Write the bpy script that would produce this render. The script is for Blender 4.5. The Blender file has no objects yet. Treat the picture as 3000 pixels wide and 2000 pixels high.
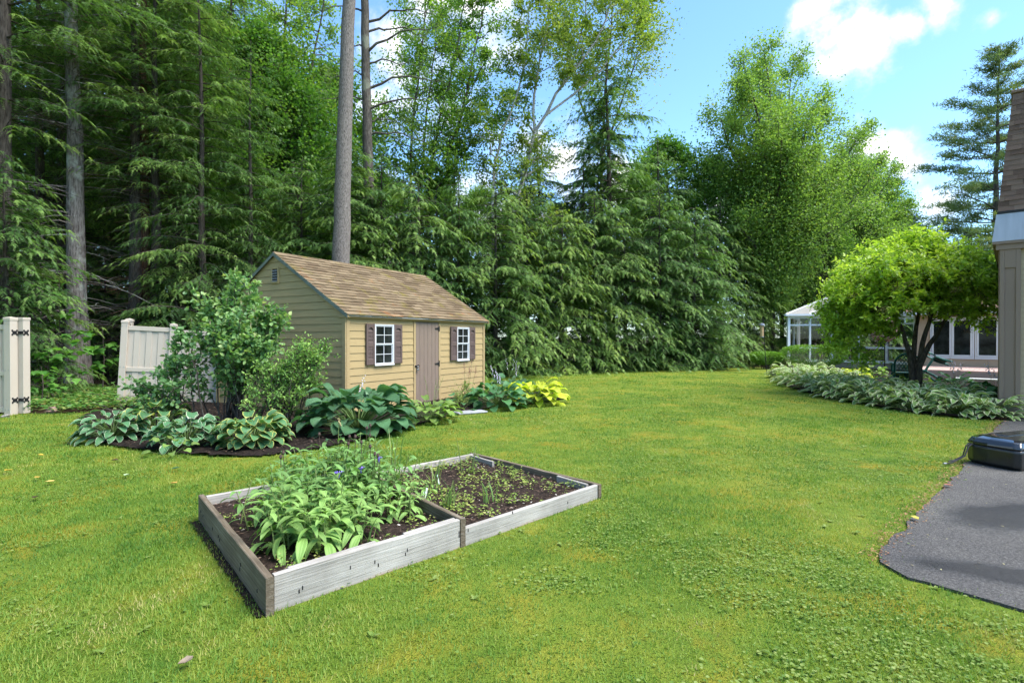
import bpy, math, random
import numpy as np
from mathutils import Vector, Matrix

# ------------------------------------------------------------------ camera, world, sun, exposure
S = bpy.context.scene
CAM_H = 1.55
FPX = 1575.0                      # focal length in photograph pixels (3000 wide)
cam_d = bpy.data.cameras.new('camera')
cam = bpy.data.objects.new('camera', cam_d)
S.collection.objects.link(cam)
cam_d.sensor_width = 36.0
cam_d.lens = FPX / 3000 * 36
cam_d.clip_start = 0.05
cam_d.clip_end = 3000
cam.location = (0, 0, CAM_H)
cam.rotation_euler = (math.radians(90 - 0.364), 0, 0)
S.camera = cam

SUN_EL, SUN_AZ = math.radians(58), math.radians(108)      # azimuth measured from +Y towards +X
SUN_DIR = Vector((math.sin(SUN_AZ) * math.cos(SUN_EL), math.cos(SUN_AZ) * math.cos(SUN_EL), math.sin(SUN_EL)))
sun_d = bpy.data.lights.new('sun', 'SUN')
sun_d.energy = 3.0
sun_d.angle = math.radians(38)
sun_d.color = (1.0, 0.95, 0.88)
sun = bpy.data.objects.new('sun', sun_d)
S.collection.objects.link(sun)
sun.rotation_euler = SUN_DIR.to_track_quat('Z', 'Y').to_euler()
sun.location = SUN_DIR * 60

W = bpy.data.worlds.new('World')
S.world = W
W.use_nodes = True
nt = W.node_tree
for n in list(nt.nodes):
    nt.nodes.remove(n)
wn, wl = nt.nodes, nt.links
w_out = wn.new('ShaderNodeOutputWorld')
w_bg = wn.new('ShaderNodeBackground')
w_bg.inputs['Strength'].default_value = 0.15
wl.new(w_bg.outputs[0], w_out.inputs['Surface'])
w_sky = wn.new('ShaderNodeTexSky')
w_sky.sky_type = 'NISHITA'
w_sky.sun_disc = False
w_sky.sun_elevation = SUN_EL
w_sky.sun_rotation = SUN_AZ
w_sky.air_density = 1.0
w_sky.dust_density = 0.4
w_sky.ozone_density = 2.0
w_tc = wn.new('ShaderNodeTexCoord')
w_nrm = wn.new('ShaderNodeVectorMath'); w_nrm.operation = 'NORMALIZE'
wl.new(w_tc.outputs['Generated'], w_nrm.inputs[0])
w_n1 = wn.new('ShaderNodeTexNoise'); w_n1.inputs['Scale'].default_value = 7.0
w_n1.inputs['Detail'].default_value = 7; w_n1.inputs['Roughness'].default_value = 0.56
w_n2 = wn.new('ShaderNodeTexNoise'); w_n2.inputs['Scale'].default_value = 2.3
w_n2.inputs['Detail'].default_value = 3
wl.new(w_nrm.outputs[0], w_n1.inputs['Vector']); w_of = wn.new('ShaderNodeVectorMath'); w_of.operation = 'ADD'; wl.new(w_nrm.outputs[0], w_of.inputs[0]); w_of.inputs[1].default_value = (3.1, 7.7, 1.3); wl.new(w_of.outputs[0], w_n2.inputs['Vector'])
def wmath(op, a, b=None, clamp=False):
    m = wn.new('ShaderNodeMath'); m.operation = op; m.use_clamp = clamp
    for i, v in enumerate((a, b)):
        if v is None: continue
        if isinstance(v, (int, float)): m.inputs[i].default_value = v
        else: wl.new(v, m.inputs[i])
    return m.outputs[0]
# scattered cumulus everywhere, from low-frequency noise, plus the individual clouds in view
field = wmath('MULTIPLY', wmath('SUBTRACT', w_n2.outputs[0], 0.53), 4.0)
for (px, py, r) in ((2420, 85, .075), (2350, 60, .05), (2490, 150, .06), (2600, 445, .055), (2650, 490, .05), (2545, 430, .05),
                    (2660, 75, .03), (2760, 0, .045), (2900, 60, .025), (1180, 170, .11), (1130, 330, .10), (1310, 330, .07),
                    (1640, 500, .11), (1560, 440, .07), (1850, 540, .08), (2250, 680, .18), (1500, 660, .18),
                    (560, 190, .14), (740, 420, .11), (350, 100, .14), (2740, 620, .06)):
    c = Vector(((px - 1500) / FPX, 1.0, (990 - py) / FPX)).normalized()
    d = wn.new('ShaderNodeVectorMath'); d.operation = 'DISTANCE'
    wl.new(w_nrm.outputs[0], d.inputs[0]); d.inputs[1].default_value = c
    f = wmath('SUBTRACT', 0.55, wmath('MULTIPLY', d.outputs['Value'], 0.72 / r))
    field = wmath('MAXIMUM', field, f)
w_n3 = wn.new('ShaderNodeTexNoise'); w_n3.inputs['Scale'].default_value = 19.0; w_n3.inputs['Detail'].default_value = 6; w_n3.inputs['Roughness'].default_value = 0.6
wl.new(w_nrm.outputs[0], w_n3.inputs['Vector'])
dens = wmath('ADD', wmath('ADD', field, wmath('MULTIPLY', wmath('SUBTRACT', w_n1.outputs[0], 0.5), 1.2)), wmath('MULTIPLY', wmath('SUBTRACT', w_n3.outputs[0], 0.5), 1.5))
w_mr = wn.new('ShaderNodeMapRange'); w_mr.interpolation_type = 'SMOOTHSTEP'
w_mr.inputs['From Min'].default_value = -0.1; w_mr.inputs['From Max'].default_value = 0.62
wl.new(dens, w_mr.inputs['Value'])
w_mix = wn.new('ShaderNodeMix'); w_mix.data_type = 'RGBA'
wl.new(w_mr.outputs[0], w_mix.inputs['Factor'])
w_gain = wn.new('ShaderNodeMix'); w_gain.data_type = 'RGBA'; w_gain.blend_type = 'MULTIPLY'
w_gain.inputs['Factor'].default_value = 1.0
wl.new(w_sky.outputs[0], w_gain.inputs[6])
w_gain.inputs[7].default_value = (.66, .84, .94, 1)
wl.new(w_gain.outputs[2], w_mix.inputs[6])
w_cs = wn.new('ShaderNodeMapRange'); w_cs.inputs['From Min'].default_value = 0.1; w_cs.inputs['From Max'].default_value = 0.9; wl.new(dens, w_cs.inputs['Value'])
w_cc = wn.new('ShaderNodeMix'); w_cc.data_type = 'RGBA'; wl.new(w_cs.outputs[0], w_cc.inputs['Factor'])
w_cc.inputs[6].default_value = (2.9, 3.0, 3.15, 1); w_cc.inputs[7].default_value = (4.9, 4.75, 4.5, 1)
wl.new(w_cc.outputs[2], w_mix.inputs[7])
wl.new(w_mix.outputs[2], w_bg.inputs['Color'])

S.view_settings.view_transform = 'Standard'
S.view_settings.look = 'None'
S.view_settings.exposure = 1.5
S.view_settings.gamma = 1.0
S.render.engine = 'CYCLES'
S.cycles.max_bounces = 8
S.cycles.diffuse_bounces = 5
S.cycles.glossy_bounces = 3
S.cycles.transmission_bounces = 4
S.cycles.transparent_max_bounces = 8
S.cycles.caustics_reflective = False
S.cycles.caustics_refractive = False
S.cycles.use_denoising = True
S.cycles.use_adaptive_sampling = True
S.cycles.adaptive_threshold = 0.02

# ------------------------------------------------------------------ small helpers
COL = S.collection
R = math.radians

def gp(px, py):
    """point of the flat ground seen at a photograph pixel"""
    D = FPX * CAM_H / (py - 990.0)
    return ((px - 1500) / FPX * D, D)

def at(px, D):
    return ((px - 1500) / FPX * D, D)

def new_mesh(name, V, F=None, T=None, attrs=None, smooth=False):
    """V (n,3); F list/array of polygons (tri and quad arrays may be given as a tuple)"""
    me = bpy.data.meshes.new(name)
    V = np.asarray(V, dtype=np.float32)
    groups = F if isinstance(F, tuple) else (F,)
    groups = [np.asarray(g, dtype=np.int32) for g in groups if g is not None and len(g)]
    nl = sum(g.size for g in groups); npol = sum(len(g) for g in groups)
    me.vertices.add(len(V)); me.vertices.foreach_set('co', V.ravel())
    me.loops.add(nl); me.polygons.add(npol)
    me.loops.foreach_set('vertex_index', np.concatenate([g.ravel() for g in groups]))
    starts = []; tot = 0
    for g in groups:
        k = g.shape[1]
        starts.append(tot + np.arange(len(g)) * k); tot += g.size
    me.polygons.foreach_set('loop_start', np.concatenate(starts).astype(np.int32))
    if smooth:
        me.polygons.foreach_set('use_smooth', np.ones(npol, dtype=bool))
    if attrs:
        for k, a in attrs.items():
            at_ = me.attributes.new(k, 'FLOAT', 'POINT')
            at_.data.foreach_set('value', np.asarray(a, dtype=np.float32))
    me.update(calc_edges=True)
    return me

def link(name, data, mat=None, parent=None, loc=None, rotz=None, **props):
    o = bpy.data.objects.new(name, data)
    COL.objects.link(o)
    if mat is not None and data is not None and hasattr(data, 'materials') and len(data.materials) == 0:
        data.materials.append(mat)
    if parent is not None: o.parent = parent
    if loc is not None: o.location = loc
    if rotz is not None: o.rotation_euler = (0, 0, rotz)
    for k, v in props.items(): o[k] = v
    return o

def thing(name, label, category, loc=(0, 0, 0), rotz=0.0, group=None):
    o = link(name, None, loc=loc, rotz=rotz, label=label, category=category)
    o.empty_display_size = 0.2
    if group: o['group'] = group
    return o

def tag(o, label, category, group=None, kind=None):
    o['label'] = label; o['category'] = category
    if group: o['group'] = group
    if kind: o['kind'] = kind
    return o

class MB:
    """collects boxes, tubes and prisms into one mesh"""
    def __init__(self):
        self.V = []; self.F = []
    def add(self, V, F):
        b = len(self.V)
        self.V.extend([tuple(v) for v in V]); self.F.extend([tuple(i + b for i in f) for f in F])
        return self
    def box(self, x0, x1, y0, y1, z0, z1, bev=0.0):
        if bev <= 0:
            V = [(x, y, z) for z in (z0, z1) for y in (y0, y1) for x in (x0, x1)]
            F = [(0, 2, 3, 1), (4, 5, 7, 6), (0, 1, 5, 4), (2, 6, 7, 3), (0, 4, 6, 2), (1, 3, 7, 5)]
            return self.add(V, F)
        b = min(bev, (x1 - x0) * .45, (y1 - y0) * .45, (z1 - z0) * .45)
        V = []
        for (sx, X) in ((-1, x0), (1, x1)):
            for (sy, Y) in ((-1, y0), (1, y1)):
                for (sz, Z) in ((-1, z0), (1, z1)):
                    V.append((X, Y - sy * b, Z - sz * b)); V.append((X - sx * b, Y, Z - sz * b)); V.append((X - sx * b, Y - sy * b, Z))
        def vi(sx, sy, sz, k): return ((sx * 2 + sy) * 2 + sz) * 3 + k
        F = []
        F += [tuple(vi(s, a, c, 0) for a, c in ((0, 0), (1, 0), (1, 1), (0, 1))) for s in (0, 1)]
        F += [tuple(vi(a, s, c, 1) for a, c in ((0, 0), (1, 0), (1, 1), (0, 1))) for s in (0, 1)]
        F += [tuple(vi(a, c, s, 2) for a, c in ((0, 0), (1, 0), (1, 1), (0, 1))) for s in (0, 1)]
        for a in (0, 1):
            for c in (0, 1):
                F.append((vi(0, a, c, 1), vi(1, a, c, 1), vi(1, a, c, 2), vi(0, a, c, 2)))
                F.append((vi(a, 0, c, 0), vi(a, 1, c, 0), vi(a, 1, c, 2), vi(a, 0, c, 2)))
                F.append((vi(a, c, 0, 0), vi(a, c, 1, 0), vi(a, c, 1, 1), vi(a, c, 0, 1)))
        for a in (0, 1):
            for c in (0, 1):
                for d in (0, 1):
                    F.append((vi(a, c, d, 0), vi(a, c, d, 1), vi(a, c, d, 2)))
        return self.add(V, F)
    def tube(self, pts, rad, sides=8, caps=True):
        V, F = tube_np(pts, rad, sides)
        F = [tuple(f) for f in F]
        if caps:
            n = len(pts)
            F.append(tuple(range(sides - 1, -1, -1))); F.append(tuple(range((n - 1) * sides, n * sides)))
        return self.add(V, F)
    def prism(self, poly, axis, a, b):
        """polygon in the two other axes extruded along axis from a to b"""
        n = len(poly); V = []
        for t in (a, b):
            for (u, v) in poly:
                V.append({'x': (t, u, v), 'y': (u, t, v), 'z': (u, v, t)}[axis])
        F = [tuple(range(n - 1, -1, -1)), tuple(range(n, 2 * n))]
        F += [(i, (i + 1) % n, n + (i + 1) % n, n + i) for i in range(n)]
        return self.add(V, F)
    def mesh(self, name, smooth=False, fix=True):
        me = bpy.data.meshes.new(name)
        me.from_pydata(self.V, [], self.F)
        if fix:
            import bmesh
            bm = bmesh.new(); bm.from_mesh(me)
            bmesh.ops.recalc_face_normals(bm, faces=bm.faces[:])
            bm.to_mesh(me); bm.free()
        if smooth:
            me.polygons.foreach_set('use_smooth', np.ones(len(me.polygons), dtype=bool))
        me.update()
        return me
    def build(self, name, mat, parent=None, smooth=False, **props):
        return link(name, self.mesh(name, smooth), mat, parent, **props)

def tube_np(pts, rad, sides=6):
    P = np.asarray(pts, dtype=float); n = len(P)
    r = np.broadcast_to(np.asarray(rad, dtype=float), (n,))
    T = np.gradient(P, axis=0)
    T /= np.linalg.norm(T, axis=1, keepdims=True) + 1e-9
    ref = np.array([0, 0, 1.0]) if abs(T[:, 2]).mean() < .8 else np.array([1.0, 0, 0])
    A = np.cross(T, ref); A /= np.linalg.norm(A, axis=1, keepdims=True) + 1e-9
    B = np.cross(T, A)
    th = np.arange(sides) * 2 * np.pi / sides
    V = P[:, None] + r[:, None, None] * (A[:, None] * np.cos(th)[None, :, None] + B[:, None] * np.sin(th)[None, :, None])
    i = np.arange(n - 1)[:, None] * sides; j = np.arange(sides)[None]; k = (j + 1) % sides
    F = np.stack([i + j, i + k, i + sides + k, i + sides + j], axis=-1).reshape(-1, 4)
    return V.reshape(-1, 3), F

class Acc:
    """accumulates numpy tri / quad geometry with a per-vertex tint"""
    def __init__(self):
        self.V = []; self.Q = []; self.T = []; self.A = []; self.n = 0
    def quads(self, V, F, tint=0.5):
        self.V.append(np.asarray(V, np.float32)); self.Q.append(np.asarray(F, np.int64) + self.n)
        self.A.append(np.broadcast_to(np.asarray(tint, np.float32), (len(V),))); self.n += len(V)
    def tris(self, V, F, tint=0.5):
        self.V.append(np.asarray(V, np.float32)); self.T.append(np.asarray(F, np.int64) + self.n)
        self.A.append(np.broadcast_to(np.asarray(tint, np.float32), (len(V),))); self.n += len(V)
    def tube(self, pts, rad, sides=5):
        V, F = tube_np(pts, rad, sides); self.quads(V, F)
    def mesh(self, name, smooth=False):
        Q = np.concatenate(self.Q) if self.Q else None
        T = np.concatenate(self.T) if self.T else None
        return new_mesh(name, np.concatenate(self.V), tuple(g for g in (T, Q) if g is not None), attrs={'tint': np.concatenate(self.A)}, smooth=smooth)

# leaf templates: (u along 0..1, v across -1..1, w out of plane), triangles
TEMPL = {
    'needle': (np.array([[0, .5, 0], [0, -.5, 0], [1, 0, 0]]), np.array([[0, 1, 2]])),
    'diamond': (np.array([[0, 0, 0], [.45, .5, .12], [1, 0, -.05], [.45, -.5, .12]]), np.array([[0, 2, 1], [0, 3, 2]])),
    'oval': (np.array([[0, 0, 0], [.28, .46, .10], [.68, .40, .06], [1, 0, -.12], [.68, -.40, .06], [.28, -.46, .10]]),
             np.array([[0, 2, 1], [0, 3, 2], [0, 4, 3], [0, 5, 4]])),
    'lance': (np.array([[0, 0, 0], [.3, .5, .08], [.62, .42, .02], [1, 0, -.25], [.62, -.42, .02], [.3, -.5, .08], [.3, 0, .0], [.62, 0, -.06]]),
              np.array([[0, 6, 1], [0, 5, 6], [6, 2, 1], [6, 7, 2], [6, 5, 4], [6, 4, 7], [7, 3, 2], [7, 4, 3]])),
}
def norm(a):
    return a / (np.linalg.norm(a, axis=-1, keepdims=True) + 1e-9)

def leaves(acc, P, D, N, L, Wd, shape='diamond', tint=None, rng=None):
    tv, tf = TEMPL[shape]
    n = len(P); D = norm(D); B = norm(np.cross(N, D)); N2 = np.cross(D, B)
    L = np.broadcast_to(np.asarray(L, float), (n,)); Wd = np.broadcast_to(np.asarray(Wd, float), (n,))
    V = (P[:, None] + D[:, None] * (tv[None, :, 0:1] * L[:, None, None]) + B[:, None] * (tv[None, :, 1:2] * Wd[:, None, None])
         + N2[:, None] * (tv[None, :, 2:3] * Wd[:, None, None]))
    k = len(tv)
    F = (np.arange(n)[:, None, None] * k + tf[None]).reshape(-1, 3)
    t = np.full(n, .5) if tint is None else np.asarray(tint)
    acc.tris(V.reshape(-1, 3), F, np.repeat(t, k))

# ------------------------------------------------------------------ materials
MATS = {}
def nodes_of(name):
    m = bpy.data.materials.new(name); m.use_nodes = True
    MATS[name] = m
    t = m.node_tree
    return m, t.nodes, t.links, t.nodes['Principled BSDF'], t.nodes['Material Output']

def ramp(n, stops):
    r = n.new('ShaderNodeValToRGB'); e = r.color_ramp.elements
    while len(e) > 1: e.remove(e[-1])
    e[0].position = stops[0][0]; e[0].color = (*stops[0][1], 1)
    for p, c in stops[1:]:
        x = e.new(p); x.color = (*c, 1)
    return r

def noise(n, l, scale, detail=4, rough=.5, coord='Object', stretch=None, dist=0.0):
    tc = n.new('ShaderNodeTexCoord'); t = n.new('ShaderNodeTexNoise')
    t.inputs['Scale'].default_value = scale; t.inputs['Detail'].default_value = detail
    t.inputs['Roughness'].default_value = rough; t.inputs['Distortion'].default_value = dist
    if coord == 'World':
        g = n.new('ShaderNodeNewGeometry'); src = g.outputs['Position']
    else:
        src = tc.outputs[coord]
    if stretch:
        mp = n.new('ShaderNodeMapping'); mp.inputs['Scale'].default_value = stretch
        l.new(src, mp.inputs[0]); src = mp.outputs[0]
    l.new(src, t.inputs['Vector'])
    return t

def bump(n, l, b, height, strength=.3, dist=.02):
    bp = n.new('ShaderNodeBump'); bp.inputs['Strength'].default_value = strength; bp.inputs['Distance'].default_value = dist
    l.new(height, bp.inputs['Height']); l.new(bp.outputs[0], b.inputs['Normal'])
    return bp

LEAF_GAIN = 1.5
def leaf_mat(name, stops, trans=.35, rough=.55, src='tint', spec=.3, tcol=1.25, gain=None, objvar=False):
    gain = LEAF_GAIN if gain is None else gain
    stops = [(p, tuple(c * gain for c in col)) for p, col in stops]
    m, n, l, b, out = nodes_of(name)
    if src == 'object':
        oi = n.new('ShaderNodeObjectInfo'); fac = oi.outputs['Random']
    else:
        a = n.new('ShaderNodeAttribute'); a.attribute_name = 'tint'; fac = a.outputs['Fac']
    r = ramp(n, stops); l.new(fac, r.inputs[0]); col = r.outputs[0]
    if objvar:                              # every tree of a kind has its own shade of green
        oj = n.new('ShaderNodeObjectInfo'); rv = ramp(n, [(0, (.80, .88, .85)), (.5, (1.02, 1.0, .95)), (1, (1.28, 1.16, 1.0))]); l.new(oj.outputs['Random'], rv.inputs[0])
        mo = n.new('ShaderNodeMix'); mo.data_type = 'RGBA'; mo.blend_type = 'MULTIPLY'; mo.inputs['Factor'].default_value = 1; l.new(col, mo.inputs[6]); l.new(rv.outputs[0], mo.inputs[7]); col = mo.outputs[2]
    l.new(col, b.inputs['Base Color'])
    b.inputs['Roughness'].default_value = rough; b.inputs['Specular IOR Level'].default_value = spec
    tr = n.new('ShaderNodeBsdfTranslucent')
    g = n.new('ShaderNodeMix'); g.data_type = 'RGBA'; g.blend_type = 'MULTIPLY'; g.inputs['Factor'].default_value = 1
    l.new(col, g.inputs[6]); g.inputs[7].default_value = (tcol * 1.1, tcol * 1.15, tcol * .6, 1)
    l.new(g.outputs[2], tr.inputs['Color'])
    mx = n.new('ShaderNodeMixShader'); mx.inputs[0].default_value = trans
    l.new(b.outputs[0], mx.inputs[1]); l.new(tr.outputs[0], mx.inputs[2]); l.new(mx.outputs[0], out.inputs['Surface'])
    return m

def plain_mat(name, col, rough=.5, metal=0.0, var=.08, scale=6.0, bmp=.0, stretch=None, spec=.4, bscale=None, coord='Object'):
    m, n, l, b, out = nodes_of(name)
    t = noise(n, l, scale, 5, .55, coord, stretch)
    lo = tuple(max(0, c * (1 - var)) for c in col); hi = tuple(min(1, c * (1 + var)) for c in col)
    r = ramp(n, [(.3, lo), (.7, hi)]); l.new(t.outputs[0], r.inputs[0]); l.new(r.outputs[0], b.inputs['Base Color'])
    b.inputs['Roughness'].default_value = rough; b.inputs['Metallic'].default_value = metal
    b.inputs['Specular IOR Level'].default_value = spec
    if bmp > 0:
        t2 = noise(n, l, bscale or scale * 6, 4, .6, coord, stretch)
        bump(n, l, b, t2.outputs[0], bmp, .01)
    return m

def bark_mat(name, c0, c1, c2=None, stretch=(9, 9, 1.6), bmp=.9, lich=None):
    m, n, l, b, out = nodes_of(name)
    t = noise(n, l, 3.0, 6, .65, 'Object', stretch)
    r = ramp(n, [(.33, c0), (.62, c1)]); l.new(t.outputs[0], r.inputs[0]); col = r.outputs[0]
    if lich:
        t3 = noise(n, l, 1.7, 5, .62, 'Object', (1, 1, .8))
        r3 = ramp(n, [(.54, (0, 0, 0)), (.64, (1, 1, 1))]); l.new(t3.outputs[0], r3.inputs[0])
        mx = n.new('ShaderNodeMix'); mx.data_type = 'RGBA'
        l.new(r3.outputs[0], mx.inputs['Factor']); l.new(col, mx.inputs[6]); mx.inputs[7].default_value = (*lich, 1); col = mx.outputs[2]
    l.new(col, b.inputs['Base Color'])
    b.inputs['Roughness'].default_value = .9; b.inputs['Specular IOR Level'].default_value = .15
    bump(n, l, b, t.outputs[0], bmp, .03)
    return m
# ------------------------------------------------------------------ ground, lawn, driveway, beds
RNG = np.random.default_rng(11)
_grid = np.random.default_rng(5).random((4, 256, 256))
def vnoise(x, y, s=1.0, k=0, oct=3):
    """value noise 0..1"""
    tot = np.zeros_like(x, dtype=float); amp = 1.0; norm_ = 0
    for o in range(oct):
        X = x * s * 2 ** o + 37.3 * o; Y = y * s * 2 ** o + 11.7 * o
        i = np.floor(X).astype(int); j = np.floor(Y).astype(int); fx = X - i; fy = Y - j
        fx = fx * fx * (3 - 2 * fx); fy = fy * fy * (3 - 2 * fy); g = _grid[k]
        a = g[i % 256, j % 256]; b = g[(i + 1) % 256, j % 256]; c = g[i % 256, (j + 1) % 256]; d = g[(i + 1) % 256, (j + 1) % 256]
        tot += amp * ((a * (1 - fx) + b * fx) * (1 - fy) + (c * (1 - fx) + d * fx) * fy); norm_ += amp; amp *= .55
    return tot / norm_

def inside(poly, x, y):
    x = np.asarray(x, float); y = np.asarray(y, float)
    r = np.zeros(x.shape, bool); n = len(poly)
    for i in range(n):
        (x0, y0), (x1, y1) = poly[i], poly[(i + 1) % n]
        c = ((y0 > y) != (y1 > y)) & (x < (x1 - x0) * (y - y0) / ((y1 - y0) + 1e-12) + x0)
        r ^= c
    return r

def smooth_poly(poly, it=2):
    P = np.asarray(poly, float)
    for _ in range(it):
        Q = np.roll(P, -1, axis=0)
        P = np.stack([P * .75 + Q * .25, P * .25 + Q * .75], axis=1).reshape(-1, 2)
    return [tuple(p) for p in P]

# the shed's frame: local x along its front, local y into its depth
SHED_C = (-3.275, 10.57); SHED_A = math.atan2(.868, .496); SHED_L, SHED_W = 5.03, 4.2
def shed_pt(x, y):
    c, s = math.cos(SHED_A), math.sin(SHED_A)
    return (SHED_C[0] + c * x - s * y, SHED_C[1] + s * x + c * y)
SHED_POLY = [shed_pt(0, 0), shed_pt(SHED_L, 0), shed_pt(SHED_L, SHED_W), shed_pt(0, SHED_W)]

LAWN = smooth_poly([(-45, -30), (45, -30), (45, 24), (20, 29.2), (12.8, 28.4), (9, 27), (4.6, 24.8), (0.5, 23.2), (-2.2, 20.6), (-3.4, 17.5), (-6.9, 13.0),
                    (-8.4, 11.6), (-9.2, 10.9), (-12, 10.8), (-45, 10.8)], 1)
DRIVE = [(9.95, 10.5), (9.55, 10.35), (7.63, 8.57), (5.6, 6.6), (3.48, 4.62), (2.70, 3.88), (2.50, 3.64), (2.52, 3.42), (2.85, 3.02), (3.6, 2.35), (6, 0), (9, -6), (34, -6), (34, 10.5)]
MULCH = smooth_poly([(-6.95, 8.7), (-6.45, 8.1), (-5.5, 7.5), (-4.7, 7.15), (-3.48, 6.85), (-2.73, 7.2), (-1.9, 8.6), (-1.32, 10.3), (-.9, 11.3), (-.1, 12.0), (.7, 12.6), (1.45, 13.6),
                     (1.3, 14.8), (.1, 15.4), (-.9, 15.0), (-3.1, 11.2), (-3.6, 10.9), (-6.9, 12.9), (-8.9, 12.1), (-8.3, 10.2)], 1)
RBED = smooth_poly([(9.9, 10.45), (9.3, 10.0), (8.5, 10.15), (8.15, 11.0), (8.1, 12.2), (8.0, 13.9), (8.5, 16.4), (9.4, 19.0), (10.6, 22.0), (12.0, 25.0), (13.4, 27.0), (17, 27.4), (20, 22), (14, 15), (10.4, 11.4)], 1)
BEDQ = [(-1.374, 2.973), (.853, 5.17), (-.465, 6.57), (-2.626, 4.5)]          # raised bed, outer corners

BEDX = [(-1.40, 2.945), (.853, 5.17), (-.465, 6.57), (-2.66, 4.47)]             # with the dark strip along its left end
def sheet(name, poly, z, mat, kind='structure'):
    V = [(x, y, z) for x, y in poly]
    me = bpy.data.meshes.new(name); me.from_pydata(V, [], [tuple(range(len(V)))]); me.update()
    return link(name, me, mat, kind=kind)

def cells(name, poly, step, zf, mat, kind='structure', holes=()):
    """bumpy soil: grid cells whose centre lies in the polygon"""
    P = np.asarray(poly); x0, y0 = P.min(0) - step; x1, y1 = P.max(0) + step
    nx, ny = int((x1 - x0) / step) + 1, int((y1 - y0) / step) + 1
    gx, gy = np.meshgrid(x0 + np.arange(nx + 1) * step, y0 + np.arange(ny + 1) * step, indexing='ij')
    jx = (np.random.default_rng(3).random(gx.shape) - .5) * step * .6; jy = (np.random.default_rng(4).random(gx.shape) - .5) * step * .6
    cx = (gx[:-1, :-1] + step / 2); cy = (gy[:-1, :-1] + step / 2)
    k = inside(poly, cx, cy)
    for h in holes: k &= ~inside(h, cx, cy)
    ii, jj = np.nonzero(k); s = ny + 1
    F = np.stack([ii * s + jj, (ii + 1) * s + jj, (ii + 1) * s + jj + 1, ii * s + jj + 1], 1)
    V = np.stack([gx + jx, gy + jy, zf(gx, gy)], -1).reshape(-1, 3)
    used, inv = np.unique(F, return_inverse=True)
    me = new_mesh(name, V[used], inv.reshape(F.shape), smooth=False)
    return link(name, me, mat, kind=kind)

# --- materials
def lawn_mat():
    m, n, l, b, out = nodes_of('lawn_turf')
    big = noise(n, l, .55, 4, .6, 'World'); mid = noise(n, l, 3.2, 5, .65, 'World'); fine = noise(n, l, 90, 3, .7, 'World')
    r1 = ramp(n, [(.34, (.062, .130, .014)), (.5, (.135, .195, .022)), (.62, (.22, .235, .03))]); 
    ad = n.new('ShaderNodeMath'); ad.operation = 'MULTIPLY_ADD'; l.new(big.outputs[0], ad.inputs[0]); ad.inputs[1].default_value = .5
    mm = n.new('ShaderNodeMath'); mm.operation = 'MULTIPLY'; l.new(mid.outputs[0], mm.inputs[0]); mm.inputs[1].default_value = .5
    l.new(mm.outputs[0], ad.inputs[2]); l.new(ad.outputs[0], r1.inputs[0])
    moss = noise(n, l, 1.5, 4, .6, 'World', None, .4); rm = ramp(n, [(.52, (0, 0, 0)), (.68, (.75, .75, .75))]); l.new(moss.outputs[0], rm.inputs[0])
    mx = n.new('ShaderNodeMix'); mx.data_type = 'RGBA'; l.new(rm.outputs[0], mx.inputs['Factor']); l.new(r1.outputs[0], mx.inputs[6]); mx.inputs[7].default_value = (.26, .21, .022, 1)
    rf = ramp(n, [(.3, (.55, .55, .5)), (.68, (1.35, 1.35, 1.25))]); l.new(fine.outputs[0], rf.inputs[0])
    m2 = n.new('ShaderNodeMix'); m2.data_type = 'RGBA'; m2.blend_type = 'MULTIPLY'; m2.inputs['Factor'].default_value = 1
    l.new(mx.outputs[2], m2.inputs[6]); l.new(rf.outputs[0], m2.inputs[7]); l.new(m2.outputs[2], b.inputs['Base Color'])
    b.inputs['Roughness'].default_value = .85; b.inputs['Specular IOR Level'].default_value = .15
    bump(n, l, b, fine.outputs[0], .8, .03)
    return m
M_LAWN = lawn_mat()

def litter_mat():
    m, n, l, b, out = nodes_of('leaf_litter')
    t = noise(n, l, 14, 6, .7, 'World'); g = noise(n, l, .8, 3, .6, 'World')
    r = ramp(n, [(.3, (.012, .008, .005)), (.5, (.05, .032, .018)), (.7, (.11, .07, .042))]); l.new(t.outputs[0], r.inputs[0])
    rg = ramp(n, [(.5, (0, 0, 0)), (.7, (.7, .7, .7))]); l.new(g.outputs[0], rg.inputs[0])
    mx = n.new('ShaderNodeMix'); mx.data_type = 'RGBA'; l.new(rg.outputs[0], mx.inputs['Factor']); l.new(r.outputs[0], mx.inputs[6]); mx.inputs[7].default_value = (.03, .05, .012, 1)
    l.new(mx.outputs[2], b.inputs['Base Color']); b.inputs['Roughness'].default_value = .95; b.inputs['Specular IOR Level'].default_value = .1
    bump(n, l, b, t.outputs[0], 1.0, .05)
    return m
M_LITTER = litter_mat()

def soil_mat(name, dark, mid, chip):
    m, n, l, b, out = nodes_of(name)
    t = noise(n, l, 22, 6, .75, 'World'); v = n.new('ShaderNodeTexVoronoi'); v.inputs['Scale'].default_value = 45
    g = n.new('ShaderNodeNewGeometry'); l.new(g.outputs['Position'], v.inputs['Vector'])
    r = ramp(n, [(.32, dark), (.55, mid), (.74, chip)]); l.new(t.outputs[0], r.inputs[0])
    sp = ramp(n, [(.0, (1.5, 1.45, 1.4)), (.12, (1, 1, 1)), (.5, (.75, .75, .75))]); l.new(v.outputs['Distance'], sp.inputs[0])
    m2 = n.new('ShaderNodeMix'); m2.data_type = 'RGBA'; m2.blend_type = 'MULTIPLY'; m2.inputs['Factor'].default_value = 1
    l.new(r.outputs[0], m2.inputs[6]); l.new(sp.outputs[0], m2.inputs[7]); l.new(m2.outputs[2], b.inputs['Base Color'])
    b.inputs['Roughness'].default_value = .95; b.inputs['Specular IOR Level'].default_value = .15
    bump(n, l, b, t.outputs[0], 1.0, .03)
    return m
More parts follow.
